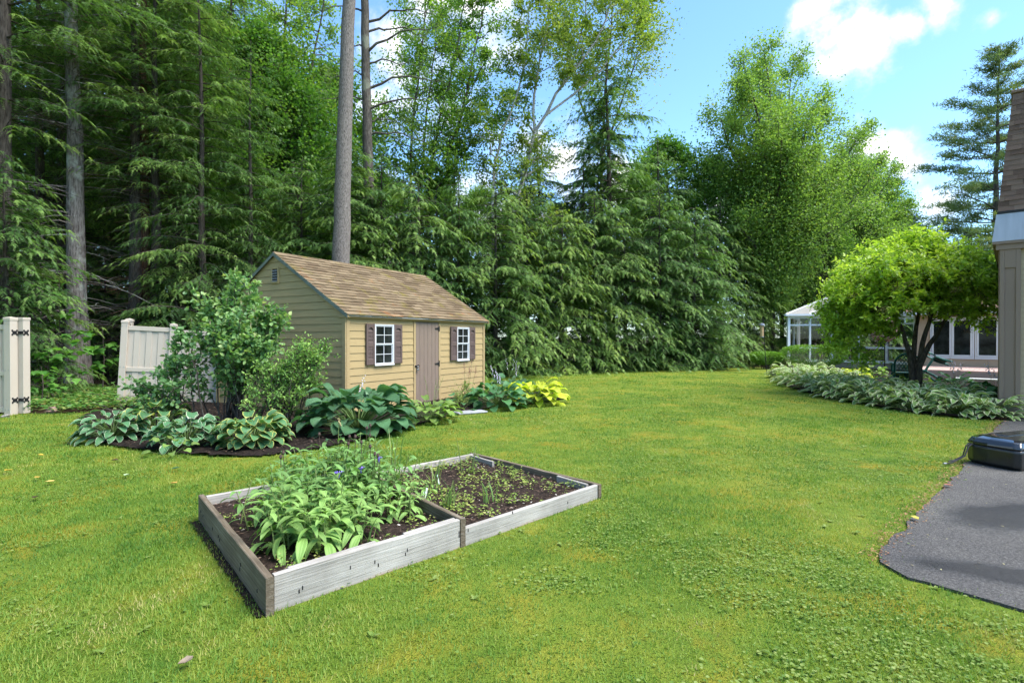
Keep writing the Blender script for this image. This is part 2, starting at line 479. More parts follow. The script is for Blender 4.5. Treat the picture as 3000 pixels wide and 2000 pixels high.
M_MULCH = soil_mat('dark_mulch', (.008, .006, .005), (.028, .02, .016), (.075, .052, .04))
M_SOIL = soil_mat('bed_soil', (.014, .010, .008), (.05, .034, .026), (.15, .10, .078))

def asphalt_mat():
    m, n, l, b, out = nodes_of('asphalt')
    t = noise(n, l, 75, 6, .85, 'World'); big = noise(n, l, .9, 4, .6, 'World'); warp = noise(n, l, 2.2, 3, .6, 'World')
    r = ramp(n, [(.34, (.022, .021, .020)), (.5, (.072, .069, .065)), (.66, (.20, .19, .178))]); l.new(t.outputs[0], r.inputs[0])
    rb = ramp(n, [(.35, (.82, .82, .85)), (.65, (1.12, 1.12, 1.1))]); l.new(big.outputs[0], rb.inputs[0])
    m2 = n.new('ShaderNodeMix'); m2.data_type = 'RGBA'; m2.blend_type = 'MULTIPLY'; m2.inputs['Factor'].default_value = 1
    l.new(r.outputs[0], m2.inputs[6]); l.new(rb.outputs[0], m2.inputs[7])
    # damp stains where rain has not dried, each with its own outline
    g = n.new('ShaderNodeNewGeometry'); wet = None
    for (cx, cy, rx, ry, rot) in ((4.3, 4.6, .85, .36, .35), (3.25, 3.42, .75, .20, -.45), (4.1, 3.0, .7, .25, -.3)):
        mp = n.new('ShaderNodeMapping'); mp.vector_type = 'TEXTURE'
        mp.inputs['Location'].default_value = (cx, cy, 0); mp.inputs['Rotation'].default_value = (0, 0, rot); mp.inputs['Scale'].default_value = (rx, ry, 1)
        l.new(g.outputs['Position'], mp.inputs[0])
        ml = n.new('ShaderNodeVectorMath'); ml.operation = 'MULTIPLY'; l.new(mp.outputs[0], ml.inputs[0]); ml.inputs[1].default_value = (1, 1, 0)
        ln = n.new('ShaderNodeVectorMath'); ln.operation = 'LENGTH'; l.new(ml.outputs[0], ln.inputs[0])
        ma = n.new('ShaderNodeMath'); ma.operation = 'MULTIPLY_ADD'; l.new(warp.outputs[0], ma.inputs[0]); ma.inputs[1].default_value = .9; l.new(ln.outputs['Value'], ma.inputs[2])
        mr = n.new('ShaderNodeMapRange'); mr.inputs['From Min'].default_value = 1.6; mr.inputs['From Max'].default_value = 1.05; l.new(ma.outputs[0], mr.inputs['Value'])
        if wet is None: wet = mr.outputs[0]
        else:
            mxm = n.new('ShaderNodeMath'); mxm.operation = 'MAXIMUM'; l.new(wet, mxm.inputs[0]); l.new(mr.outputs[0], mxm.inputs[1]); wet = mxm.outputs[0]
    m3 = n.new('ShaderNodeMix'); m3.data_type = 'RGBA'; m3.blend_type = 'MULTIPLY'; l.new(wet, m3.inputs['Factor'])
    l.new(m2.outputs[2], m3.inputs[6]); m3.inputs[7].default_value = (.5, .5, .52, 1)
    l.new(m3.outputs[2], b.inputs['Base Color'])
    rr = n.new('ShaderNodeMapRange'); l.new(wet, rr.inputs['Value']); rr.inputs['To Min'].default_value = .9; rr.inputs['To Max'].default_value = .3; l.new(rr.outputs[0], b.inputs['Roughness'])
    b.inputs['Specular IOR Level'].default_value = .28
    bump(n, l, b, t.outputs[0], .6, .012)
    return m
M_ASPH = asphalt_mat()

sheet('ground', [(-900, -900), (900, -900), (900, 900), (-900, 900)], 0.0, M_LITTER)
lawn_o = sheet('lawn', LAWN, 0.012, M_LAWN)
# driveway slab with a worn, wandering edge
def wander(poly, step=.12, amp=.03, seed=1):
    r = np.random.default_rng(seed); out = []
    for i in range(len(poly)):
        a = np.array(poly[i]); b2 = np.array(poly[(i + 1) % len(poly)]); L = np.linalg.norm(b2 - a); k = max(1, int(L / step))
        if L > 8: k = 1
        for j in range(k):
            out.append(tuple(a + (b2 - a) * j / k + (r.random(2) - .5) * 2 * amp))
    return out
drv = MB(); drv.prism(wander(DRIVE), 'z', .0, .03); drv.build('driveway', M_ASPH, kind='structure')
cells('mulch_bed', MULCH, .07, lambda x, y: .02 + .06 * vnoise(x, y, 3.0, 1), M_MULCH, holes=[SHED_POLY])
cells('garden_bed_ground', RBED, .10, lambda x, y: .02 + .06 * vnoise(x, y, 2.4, 2), M_MULCH)

# --- grass
def lawn_points(n_try, d0, d1, k=2.0):
    u = RNG.random(n_try)
    D = d0 + (d1 - d0) * u
    X = (RNG.random(n_try) * 2 - 1) * (1.0 * D + 1.3)
    return X, D
def on_lawn(x, y, m=0.0):
    x = x + RNG.normal(0, .09, x.shape); y = y + RNG.normal(0, .09, x.shape)
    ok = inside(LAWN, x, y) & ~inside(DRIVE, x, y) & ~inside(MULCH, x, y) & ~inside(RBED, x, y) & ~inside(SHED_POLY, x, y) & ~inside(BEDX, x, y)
    return ok
dens0 = 9000.0
def scatter(dens_near, dref, dmin, dmax, bands=40):
    xs, ys = [], []
    e = np.geomspace(dmin, dmax, bands + 1)
    for a, b2 in zip(e[:-1], e[1:]):
        m_ = (a + b2) / 2; half = 1.0 * m_ + 1.3; de = dens_near * min(1.0, (dref / m_) ** 2)
        n_ = int(2 * half * (b2 - a) * de)
        ys.append(a + (b2 - a) * RNG.random(n_)); xs.append((RNG.random(n_) * 2 - 1) * half)
    x = np.concatenate(xs); y = np.concatenate(ys); k = on_lawn(x, y)
    return x[k], y[k]
gx_, gy_ = scatter(dens0, 4.0, 1.9, 24.0)
patch = vnoise(gx_, gy_, .9, 0, 4); mossy = vnoise(gx_, gy_, 1.4, 2, 3)
keep = RNG.random(len(gx_)) < np.clip(.35 + 1.3 * (patch - .25) - .9 * np.clip(mossy - .58, 0, 1) * 2.5, .22, 1)
gx_, gy_, patch, mossy = gx_[keep], gy_[keep], patch[keep], mossy[keep]
n_ = len(gx_)
P = np.stack([gx_, gy_, np.full(n_, .012)], 1)
az = RNG.random(n_) * 2 * np.pi; lean = .25 + .75 * RNG.random(n_)
Dv = np.stack([np.cos(az) * lean, np.sin(az) * lean, np.full(n_, .75)], 1)
Nv = np.stack([np.cos(az + 1.57), np.sin(az + 1.57), np.full(n_, .25)], 1)
far = np.maximum(1.0, gy_ / 4.5)
L_ = (.016 + .024 * RNG.random(n_)) * (.7 + .6 * patch) * np.minimum(far, 1.5) ** .5
g_acc = Acc()
tint = np.clip(.06 + .62 * vnoise(gx_, gy_, .6, 1, 4) + .9 * (mossy - .45) + .5 * (vnoise(gx_, gy_, 6.0, 3, 2) - .5) + .55 * (RNG.random(n_) - .5), 0, 1)
leaves(g_acc, P, Dv, np.cross(Dv, Nv), L_, .0048 * far * (.7 + .6 * RNG.random(n_)), 'needle', tint)
M_GRASS = leaf_mat('grass_blade', [(0, (.045, .125, .014)), (.3, (.100, .21, .024)), (.6, (.18, .262, .036)), (.85, (.28, .295, .055)), (1, (.40, .35, .15))], .35, .6, gain=1.08)
link('lawn_grass', g_acc.mesh('lawn_grass'), M_GRASS, kind='stuff', label='short mown lawn grass with mossy yellow patches', category='grass')

# clover and low broad-leaved weeds in patches
cx_, cy_ = scatter(1900, 3.6, 1.9, 14.0)
pc = vnoise(cx_, cy_, 1.1, 3, 3); pright = np.clip((cx_ - 1.0) * .03, 0, .05)
k = RNG.random(len(cx_)) < np.clip((pc + pright - .5) * 5, 0.03, .85)
cx_, cy_ = cx_[k], cy_[k]; n_ = len(cx_)
P = np.stack([cx_, cy_, .012 + .008 + .02 * RNG.random(n_)], 1); az = RNG.random(n_) * 2 * np.pi
Dv = np.stack([np.cos(az), np.sin(az), .25 * RNG.random(n_)], 1); Nv = np.stack([.35 * (RNG.random(n_) - .5), .35 * (RNG.random(n_) - .5), np.ones(n_)], 1)
far = np.maximum(1, cy_ / 5)
c_acc = Acc(); sz = (.010 + .014 * RNG.random(n_)) * far ** .7
leaves(c_acc, P, Dv, Nv, sz, sz * .85, 'oval', RNG.random(n_))
# plantain / dandelion rosettes
nr = 170; rx = (RNG.random(nr) * 2 - 1) * 8; ry = 2.3 + RNG.random(nr) ** 1.4 * 9; k = on_lawn(rx, ry) & (np.abs(rx) < ry * 1.05 + 1)
rx, ry = rx[k], ry[k]; m_ = 7
P = np.repeat(np.stack([rx, ry, np.full(len(rx), .02)], 1), m_, 0); n_ = len(P); az = RNG.random(n_) * 6.283
Dv = np.stack([np.cos(az), np.sin(az), .25 + .3 * RNG.random(n_)], 1); Nv = np.tile(np.array([[0, 0, 1.0]]), (n_, 1)); ll = .02 + .03 * RNG.random(n_)
leaves(c_acc, P, Dv, Nv + .2 * (RNG.random((n_, 3)) - .5), ll, ll * .42, 'lance', .35 + .6 * RNG.random(n_))
M_CLOVER = leaf_mat('clover_leaf', [(0, (.085, .165, .028)), (.5, (.155, .235, .042)), (1, (.25, .305, .09))], .25, .6, spec=.25, gain=1.0)
link('lawn_weeds', c_acc.mesh('lawn_weeds'), M_CLOVER, kind='stuff', label='clover and broad leaved weeds growing through the lawn', category='weeds')

# mulch chips and dry needles along edges
def chips(name, pts, size, mat, z, label, cat):
    n_ = len(pts); az = RNG.random(n_) * 6.283
    Dv = np.stack([np.cos(az), np.sin(az), .5 * (RNG.random(n_) - .3)], 1)
    Nv = np.stack([.9 * (RNG.random(n_) - .5), .9 * (RNG.random(n_) - .5), np.ones(n_)], 1)
    a = Acc(); s = size * (.5 + RNG.random(n_))
    leaves(a, np.column_stack([pts, z]), Dv, Nv, s, s * .4, 'diamond', RNG.random(n_))
    return link(name, a.mesh(name), mat, kind='stuff', label=label, category=cat)
def poly_pts(poly, n_, holes=()):
    Pp = np.asarray(poly); lo, hi = Pp.min(0), Pp.max(0); q = lo + (hi - lo) * RNG.random((n_, 2)); k = inside(poly, q[:, 0], q[:, 1])
    for h in holes: k &= ~inside(h, q[:, 0], q[:, 1])
    return q[k]
M_CHIP = leaf_mat('mulch_chip', [(0, (.010, .007, .005)), (.7, (.035, .024, .018)), (1, (.10, .065, .045))], 0.0, .9, spec=.1)
q = poly_pts(MULCH, 16000, [SHED_POLY])
chips('mulch_chips', q, .045, M_CHIP, .055 + .03 * RNG.random(len(q)), 'dark bark mulch chips under the hostas by the shed', 'mulch')
edge = []
for i in range(1, 7):
    a = np.array(DRIVE[i]); b2 = np.array(DRIVE[i + 1]) if i < 6 else None
    if b2 is None: break
    nn = int(np.linalg.norm(b2 - a) * 260); t_ = RNG.random(nn)[:, None]
    edge.append(a + (b2 - a) * t_ + np.random.default_rng(i).normal(0, .055, (nn, 2)) - np.array([.03, -.03]))
q = np.concatenate(edge)
M_NEEDLE = leaf_mat('dry_needle', [(0, (.10, .05, .028)), (.6, (.20, .10, .055)), (1, (.27, .19, .09))], 0.0, .9, spec=.1)
chips('dry_needles', q, .02, M_NEEDLE, np.full(len(q), .034), 'reddish dry needles gathered along the driveway edge', 'needles')
q = np.concatenate([np.column_stack([2.6 + 4.5 * RNG.random(260), 2.7 + 4.5 * RNG.random(260)])]); q = q[inside(DRIVE, q[:, 0], q[:, 1])]
chips('driveway_debris', q, .018, leaf_mat('debris', [(0, (.10, .08, .05)), (1, (.34, .32, .16))], 0, .9), np.full(len(q), .034), 'tiny dry seeds and bits scattered over the asphalt driveway', 'debris')
# ------------------------------------------------------------------ shed
M_SHED = plain_mat('tan_shed_paint', (.375, .275, .13), .62, var=.06, scale=3, bmp=.18, stretch=(1, 1, 8), bscale=14)
M_TRIM = plain_mat('tan_trim_paint', (.375, .275, .135), .6, var=.05, scale=4, bmp=.1)
M_DOORP = plain_mat('brown_door_paint', (.20, .148, .115), .6, var=.09, scale=3, bmp=.12, stretch=(8, 1, 1))
M_SHUT = plain_mat('plum_shutter', (.115, .08, .07), .5, var=.06, scale=5)
M_WHITE = plain_mat('white_vinyl', (.66, .665, .67), .4, var=.03, scale=4)
M_BLACK = plain_mat('black_iron', (.012, .012, .013), .5, var=.2, scale=20, bmp=.1)
M_STEEL = plain_mat('padlock_steel', (.35, .36, .38), .35, metal=.8)
M_DRIP = plain_mat('green_grey_drip_edge', (.13, .155, .13), .6, var=.25, scale=5, bmp=.1)
M_ALU = plain_mat('white_drip_metal', (.62, .62, .6), .35, var=.18, scale=7)

def glass_dark():
    m, n, l, b, out = nodes_of('window_glass_dark')
    t = noise(n, l, 3.5, 3, .6, 'Object'); r = ramp(n, [(.35, (.008, .010, .009)), (.7, (.03, .036, .034))]); l.new(t.outputs[0], r.inputs[0]); l.new(r.outputs[0], b.inputs['Base Color'])
    b.inputs['Roughness'].default_value = .05; b.inputs['Specular IOR Level'].default_value = .16
    return m
M_PANE = glass_dark()

def shingle_mat(name, cols, moss=None, orange=None):
    m, n, l, b, out = nodes_of(name)
    oi = n.new('ShaderNodeObjectInfo'); r = ramp(n, cols); l.new(oi.outputs['Random'], r.inputs[0]); col = r.outputs[0]
    gr = noise(n, l, 160, 3, .7, 'World'); rg = ramp(n, [(.3, (.72, .72, .72)), (.7, (1.25, 1.25, 1.25))]); l.new(gr.outputs[0], rg.inputs[0])
    m2 = n.new('ShaderNodeMix'); m2.data_type = 'RGBA'; m2.blend_type = 'MULTIPLY'; m2.inputs['Factor'].default_value = 1
    l.new(col, m2.inputs[6]); l.new(rg.outputs[0], m2.inputs[7]); col = m2.outputs[2]
    for k_, (c, lo, hi, sc) in enumerate(x for x in (moss, orange) if x):
        t = noise(n, l, sc, 6, .72, 'World', None, .3 + k_); rr = ramp(n, [(lo, (0, 0, 0)), (hi, (.85, .85, .85))]); l.new(t.outputs[0], rr.inputs[0])
        mx = n.new('ShaderNodeMix'); mx.data_type = 'RGBA'; l.new(rr.outputs[0], mx.inputs['Factor']); l.new(col, mx.inputs[6]); mx.inputs[7].default_value = (*c, 1); col = mx.outputs[2]
    l.new(col, b.inputs['Base Color']); b.inputs['Roughness'].default_value = .95; b.inputs['Specular IOR Level'].default_value = .1
    bump(n, l, b, gr.outputs[0], .5, .006)
    return m
M_SHING = shingle_mat('tan_shingle', [(0, (.115, .082, .050)), (.5, (.165, .122, .074)), (1, (.215, .162, .10))], ((.17, .14, .035), .54, .68, 2.1), ((.30, .115, .035), .60, .72, 1.5))
M_RSHING = shingle_mat('brown_house_shingle', [(0, (.125, .08, .06)), (.5, (.18, .118, .09)), (1, (.24, .162, .122))])

shed = thing('garden_shed', 'tan clapboard garden shed with brown door and shuttered windows', 'shed', (SHED_C[0], SHED_C[1], 0), SHED_A)
SL, SW = SHED_L, SHED_W
RZ, SLP = 3.38, .62                       # ridge height, roof slope
EX = .15
def gable_half(z):                         # local y range of the gable wall at height z
    if z <= RZ - SLP * SW / 2 - .03: return (0, SW)
    h = (RZ - .03 - z) / SLP
    return (SW / 2 - h, SW / 2 + h)
# core walls (dark behind the boards)
core = MB(); zt = RZ - SLP * SW / 2 - .06
core.prism([(.03, 0.02), (SW - .03, 0.02), (SW - .03, zt), (SW / 2, RZ - .09), (.03, zt)], 'x', .03, SL - .03)
core.build('wall', M_SHED, shed)
def clap(p0, p1, z0, z1, out, name='clapboard', trap=None):
    """one board, its lower edge proud; p0, p1 local xy of its ends, out = outward unit vector"""
    (x0, y0), (x1, y1) = p0, p1; ox, oy = out; t0, t1 = .006, .017
    mb = MB(); q0, q1 = (trap if trap else (p0, p1)); inn = -.01
    V = [(x0 + ox * inn, y0 + oy * inn, z0), (x1 + ox * inn, y1 + oy * inn, z0), (q1[0] + ox * inn, q1[1] + oy * inn, z1), (q0[0] + ox * inn, q0[1] + oy * inn, z1),
         (x0 + ox * t1, y0 + oy * t1, z0), (x1 + ox * t1, y1 + oy * t1, z0), (q1[0] + ox * t0, q1[1] + oy * t0, z1), (q0[0] + ox * t0, q0[1] + oy * t0, z1)]
    mb.add(V, [(4, 5, 6, 7), (0, 1, 5, 4), (3, 2, 6, 7), (0, 3, 7, 4), (1, 2, 6, 5), (0, 1, 2, 3)])
    return mb
zs = [1.843 - EX * i for i in range(0, 13)]
bounds = [1.96] + [z for z in zs if z > .06] + [.03]
WIN = [(.755, 1.338, 1.0, 1.84), (3.69, 4.24, .99, 1.83)]
DOOR = (2.098, 2.947, .03, 1.925)
for zt_, zb_ in zip(bounds[:-1], bounds[1:]):
    for (xa, xb) in ((.09, DOOR[0] - .075), (DOOR[1] + .075, SL - .085)):
        clap((xa, 0.0), (xb, 0.0), zb_ + .004, zt_ - .001, (0, -1)).build('clapboard', M_SHED, shed)
gz = .03
k = 0
while gz < RZ - .12:
    z1 = min(gz + EX, RZ - .06)
    a0, a1 = gable_half(gz + .004); b0, b1 = gable_half(z1 - .001)
    lo = .07 if gz < 1.98 else 0
    p0, p1 = (0, max(a0, lo)), (0, min(a1, SW - lo)); q0, q1 = (0, max(b0, lo)), (0, min(b1, SW - lo))
    if p1[1] - p0[1] > .1:
        clap(p1, p0, gz + .004, z1 - .001, (-1, 0), trap=(q1, q0)).build('clapboard', M_SHED, shed)
    gz += EX; k += 1
# far gable and back: plain boarded walls
bw = MB(); bw.box(.0, SL, SW - .02, SW + .02, .02, zt); bw.build('back_wall', M_SHED, shed)
# corner boards, frieze, door casing
for (n_, x0, x1, y0, y1, z0, z1) in (('corner_board', 0.005, .088, -.034, .0, .02, 1.97), ('corner_board', -.034, .0, -.032, .066, .02, 1.985), ('corner_board', SL - .083, SL - .005, -.034, 0, .02, 1.95),
                                     ('corner_board', -.034, .0, SW - .07, SW + .03, .02, 1.985),
                                     ('frieze_board', .089, SL - .084, -.030, 0, 1.93, 2.01), ('door_casing', DOOR[0] - .074, DOOR[0] - .006, -.032, 0, .02, 1.929), ('door_casing', DOOR[1] + .006, DOOR[1] + .074, -.032, 0, .02, 1.929)):
    MB().box(x0, x1, y0, y1, z0, z1, .004).build(n_, M_TRIM, shed)
MB().box(-.05, .02, -.11, .14, 1.955, 2.01, .004).build('cornice_return', M_TRIM, shed)
MB().box(-.06, -.03, -.125, -.085, 1.96, 2.03, .004).build('fascia_end', M_TRIM, shed)
MB().box(SL + .03, SL + .055, -.135, -.085, 1.94, 2.03, .004).build('fascia_end', M_TRIM, shed)
MB().box(-.028, SL + .028, -.098, -.07, 1.955, 2.008, .003).build('eave_fascia', M_TRIM, shed)
MB().box(-.03, SL + .03, -.07, -.002, 1.975, 1.992).build('soffit', M_TRIM, shed)
MB().box(-.025, SL + .025, -.118, -.0985, 1.985, 2.012, .003).build('drip_edge', M_ALU, shed)
# roof slopes
ov = .055
def roofpt(y): return RZ - SLP * abs(y - SW / 2)
rf = MB(); y0 = -.11
rf.add([(-ov, y0, roofpt(y0) - .035), (SL + ov, y0, roofpt(y0) - .035), (SL + ov, SW / 2, RZ - .035), (-ov, SW / 2, RZ - .035),
        (-ov, y0, roofpt(y0)), (SL + ov, y0, roofpt(y0)), (SL + ov, SW / 2, RZ), (-ov, SW / 2, RZ)],
       [(0, 1, 2, 3), (4, 5, 6, 7), (0, 1, 5, 4), (1, 2, 6, 5), (0, 3, 7, 4)])
y1 = SW + .11
rf.add([(-ov, y1, roofpt(y1) - .035), (SL + ov, y1, roofpt(y1) - .035), (SL + ov, SW / 2, RZ - .035), (-ov, SW / 2, RZ - .035),
        (-ov, y1, roofpt(y1)), (SL + ov, y1, roofpt(y1)), (SL + ov, SW / 2, RZ), (-ov, SW / 2, RZ)],
       [(3, 2, 1, 0), (7, 6, 5, 4), (4, 5, 1, 0), (5, 6, 2, 1), (4, 7, 3, 0)])
roof = rf.build('roof', M_RSHING, shed)
for s_ in (-1, 1):                         # rake drip edges on the near gable
    ya = SW / 2; yb = -.115 if s_ < 0 else SW + .115
    mb = MB(); x0, x1 = -ov - .016, -ov + .004
    mb.add([(x0, ya, RZ - .065), (x1, ya, RZ - .065), (x1, ya, RZ + .012), (x0, ya, RZ + .012), (x0, yb, roofpt(yb) - .065), (x1, yb, roofpt(yb) - .065), (x1, yb, roofpt(yb) + .012), (x0, yb, roofpt(yb) + .012)],
           [(0, 1, 2, 3), (4, 5, 6, 7), (0, 1, 5, 4), (1, 2, 6, 5), (2, 3, 7, 6), (3, 0, 4, 7)])
    mb.build('rake_edge', M_DRIP, roof)
# shingle tabs: 19 courses of about 16 tabs on the visible slope
NR, TW = 19, .325
slope_len = math.hypot(SW / 2 + .12, (SW / 2 + .12) * SLP); ang = math.atan(SLP); expo = slope_len / NR
tabs = []
rt = random.Random(4)
for v in range(5):
    th = .014 + .008 * v / 4; w = TW - .008; h = expo + .035
    j0, j1 = rt.uniform(-.006, .006), rt.uniform(-.006, .006)
    mb = MB(); mb.add([(0, j0, -.004), (w, j1, -.004), (w, h, -.006), (0, h, -.006), (0, j0, th), (w, j1, th + .002), (w, h, .0), (0, h, .0)],
                      [(4, 5, 6, 7), (0, 1, 5, 4), (0, 3, 7, 4), (1, 2, 6, 5), (2, 3, 7, 6), (0, 1, 2, 3)])
    tabs.append(mb.mesh('shingle')); tabs[-1].materials.append(M_SHING)
cut = {}
for r_ in range(NR):
    x = -ov - .01 - (TW / 2 if r_ % 2 else 0) + rt.uniform(-.012, .012) - .02
    s0 = r_ * expo - .012
    while x < SL + ov - .01:
        xa, xb = max(x, -ov - .012), min(x + TW - .008, SL + ov + .012)
        if xb - xa > .02:
            me = tabs[rt.randrange(5)]
            o = link('shingle', me, parent=roof)
            o.location = (xa, -.12 + s0 * math.cos(ang), roofpt(-.12) + s0 * math.sin(ang) + .006 + rt.uniform(0, .002))
            o.rotation_euler = (ang, 0, rt.uniform(-.006, .006)); o.scale = ((xb - xa) / (TW - .008), 1, 1)
        x += TW
x = -ov
while x < SL + ov - .02:                   # ridge caps
    w = min(.30, SL + ov - x)
    mb = MB(); mb.add([(0, -.11, -.11 * SLP + .016), (w, -.11, -.11 * SLP + .016), (w, 0, .026), (0, 0, .03), (w, .11, -.11 * SLP + .016), (0, .11, -.11 * SLP + .016),
                       (0, -.11, -.11 * SLP), (w, -.11, -.11 * SLP), (w, .11, -.11 * SLP), (0, .11, -.11 * SLP)], [(0, 1, 2, 3), (3, 2, 4, 5), (0, 6, 7, 1), (5, 4, 8, 9), (0, 3, 5, 9, 6)])
    mb.build('ridge_cap', M_SHING, roof).location = (x, SW / 2, RZ); x += .30
# door
dr = MB().box(DOOR[0], DOOR[1], -.012, 0, DOOR[2], DOOR[3]).build('door', M_DOORP, shed)
xs_ = [DOOR[0] + (DOOR[1] - DOOR[0]) * f for f in (0, .165, .345, .505, .69, .845, 1)]
for a, b2 in zip(xs_[:-1], xs_[1:]):
    MB().box(a + .003, b2 - .003, -.026, -.0125, DOOR[2] + .005, DOOR[3] - .004, .003).build('plank', M_DOORP, dr)
for hz in (1.78, .93):
    mb = MB(); xh = DOOR[1]
    mb.box(xh - .004, xh + .03, -.042, -.0325, hz - .07, hz + .07, .004)
    mb.add([(xh - .004, -.040, hz - .03), (xh - .004, -.040, hz + .03), (xh - .15, -.040, hz + .008), (xh - .15, -.040, hz - .008), (xh - .004, -.0275, hz - .03), (xh - .004, -.0275, hz + .03), (xh - .15, -.0275, hz + .008), (xh - .15, -.0275, hz - .008)],
           [(0, 1, 2, 3), (4, 5, 6, 7), (0, 1, 5, 4), (1, 2, 6, 5), (2, 3, 7, 6), (3, 0, 4, 7)])
    mb.build('hinge', M_BLACK, dr)
lk = MB().box(DOOR[0] - .05, DOOR[0] + .10, -.05, -.034, .885, .925, .005)
lk.box(DOOR[0] + .02, DOOR[0] + .06, -.075, -.05, .875, .935, .004); lk = lk.build('latch', M_BLACK, dr)
pl = MB().box(DOOR[0] - .004, DOOR[0] + .052, -.085, -.055, .80, .85, .008).build('padlock', M_STEEL, lk)
MB().tube([(DOOR[0] + .008, -.07, .85), (DOOR[0] + .008, -.07, .885), (DOOR[0] + .024, -.07, .90), (DOOR[0] + .04, -.07, .885), (DOOR[0] + .04, -.07, .85)], .006, 6).build('shackle', M_STEEL, lk)
# windows with two sashes of four panes, louvred shutters
def arc_panel(x0, x1, z0, z1):
    return MB().box(x0, x1, -.052, -.045, z0, z1)
for (x0, x1, z0, z1) in WIN:
    w = thing('window', '', '', (0, 0, 0)); w.parent = shed; del w['label']; del w['category']
    fr = MB(); f = .028
    fr.box(x0, x0 + f, -.055, -.0, z0, z1, .004); fr.box(x1 - f, x1, -.055, -.0, z0, z1, .004)
    fr.box(x0 + f + .0005, x1 - f - .0005, -.054, -.0, z1 - f, z1 - .001, .004); fr.box(x0 - .0, x1 + .0, -.066, -.0, z0 - .035, z0 - .0005, .005)
    fr.build('frame', M_WHITE, w)
    zm = (z0 + z1) / 2
    for (a, b2, yy) in ((zm - .005, z1 - f, -.045), (z0, zm - .006, -.032)):
        sx0, sx1 = x0 + f + .001, x1 - f - .001; s = .021
        sh = MB(); sh.box(sx0, sx0 + s, yy, yy + .02, a, b2, .003); sh.box(sx1 - s, sx1, yy, yy + .02, a, b2, .003)
        sh.box(sx0 + s, sx1 - s, yy + .0005, yy + .02, a, a + s, .003); sh.box(sx0 + s, sx1 - s, yy + .0005, yy + .02, b2 - s, b2, .003)
        sh.build('sash', M_WHITE, w)
        xm = (sx0 + sx1) / 2; zc = (a + b2) / 2
        MB().box(xm - .006, xm + .006, yy + .002, yy + .012, a + s, b2 - s).build('muntin', M_WHITE, w)
        MB().box(sx0 + s, sx1 - s, yy + .003, yy + .0115, zc - .006, zc + .006).build('muntin', M_WHITE, w)
        for (pa, pb) in ((sx0 + s, xm - .006), (xm + .006, sx1 - s)):
            for (pc_, pd) in ((a + s, zc - .006), (zc + .006, b2 - s)):
                MB().box(pa, pb, yy + .0125, yy + .0155, pc_, pd).build('pane', M_PANE, w)
for (x0, x1, z0, z1) in ((.512, .752, .995, 1.845), (1.341, 1.598, .995, 1.845), (3.42, 3.687, .985, 1.835), (4.243, 4.512, .985, 1.835)):
    sh = MB(); st = .05
    sh.box(x0, x0 + st, -.062, -.026, z0, z1, .004); sh.box(x1 - st, x1, -.062, -.026, z0, z1, .004)
    sh.box(x0 + st, x1 - st, -.060, -.028, z1 - .06, z1 - .001, .003); sh.box(x0 + st, x1 - st, -.060, -.028, z0 + .001, z0 + .12, .003)
    zc = z0 + (z1 - z0) * .49
    sh.box(x0 + st, x1 - st, -.058, -.028, zc - .05, zc + .05, .003)
    xm = (x0 + x1) / 2; hw = (x1 - x0) / 2 - st                     # arched head above the upper louvres
    arch = [(x0 + st, z1 - .06), (x0 + st, z1 - .125)] + [(xm - hw * math.cos(t), z1 - .125 + .05 * math.sin(t)) for t in np.linspace(.15, math.pi - .15, 7)] + [(x1 - st, z1 - .125), (x1 - st, z1 - .06)]
    sh.prism([(a, b2) for a, b2 in arch], 'y', -.0595, -.029)
    sh.box(x0 + st, x1 - st, -.034, -.027, z0 + .1, z1 - .05)
    so = sh.build('shutter', M_SHUT, shed)
    for (za, zb) in ((z0 + .12, zc - .05), (zc + .05, z1 - .13)):
        nl_ = 9
        for i in range(nl_):
            zl = za + (zb - za) * (i + .5) / nl_; hh = (zb - za) / nl_
            mb = MB(); xa, xb = x0 + st + .002, x1 - st - .002
            mb.add([(xa, -.057, zl - hh * .42), (xb, -.057, zl - hh * .42), (xb, -.038, zl + hh * .35), (xa, -.038, zl + hh * .35), (xa, -.053, zl - hh * .5), (xb, -.053, zl - hh * .5), (xb, -.034, zl + hh * .28), (xa, -.034, zl + hh * .28)],
                   [(0, 1, 2, 3), (4, 5, 6, 7), (0, 1, 5, 4), (2, 3, 7, 6), (0, 3, 7, 4), (1, 2, 6, 5)])
            mb.build('slat', M_SHUT, so)
# gable vent
vy, vz = SW / 2 - .02, 2.90
vf = MB(); a, b2, c, d = vy - .12, vy + .12, vz - .175, vz + .175
vf.box(-.045, 0, a, a + .035, c, d, .003); vf.box(-.045, 0, b2 - .035, b2, c, d, .003); vf.box(-.044, 0, a + .035, b2 - .035, d - .04, d, .003); vf.box(-.044, 0, a + .035, b2 - .035, c, c + .04, .003)
vent = vf.build('gable_vent', M_SHED, shed)
MB().box(-.028, -.020, a + .035, b2 - .035, c + .04, d - .04).build('vent_back', M_BLACK, vent)
for i in range(5):
    z = c + .055 + i * .055
    mb = MB(); mb.add([(-.055, a + .036, z - .012), (-.055, b2 - .036, z - .012), (-.03, b2 - .036, z + .012), (-.03, a + .036, z + .012), (-.055, a + .036, z - .017), (-.055, b2 - .036, z - .017), (-.03, b2 - .036, z + .007), (-.03, a + .036, z + .007)],
                      [(0, 1, 2, 3), (4, 5, 6, 7), (0, 1, 5, 4), (2, 3, 7, 6), (0, 3, 7, 4), (1, 2, 6, 5)]); mb.build('louvre', M_STEEL, vent)

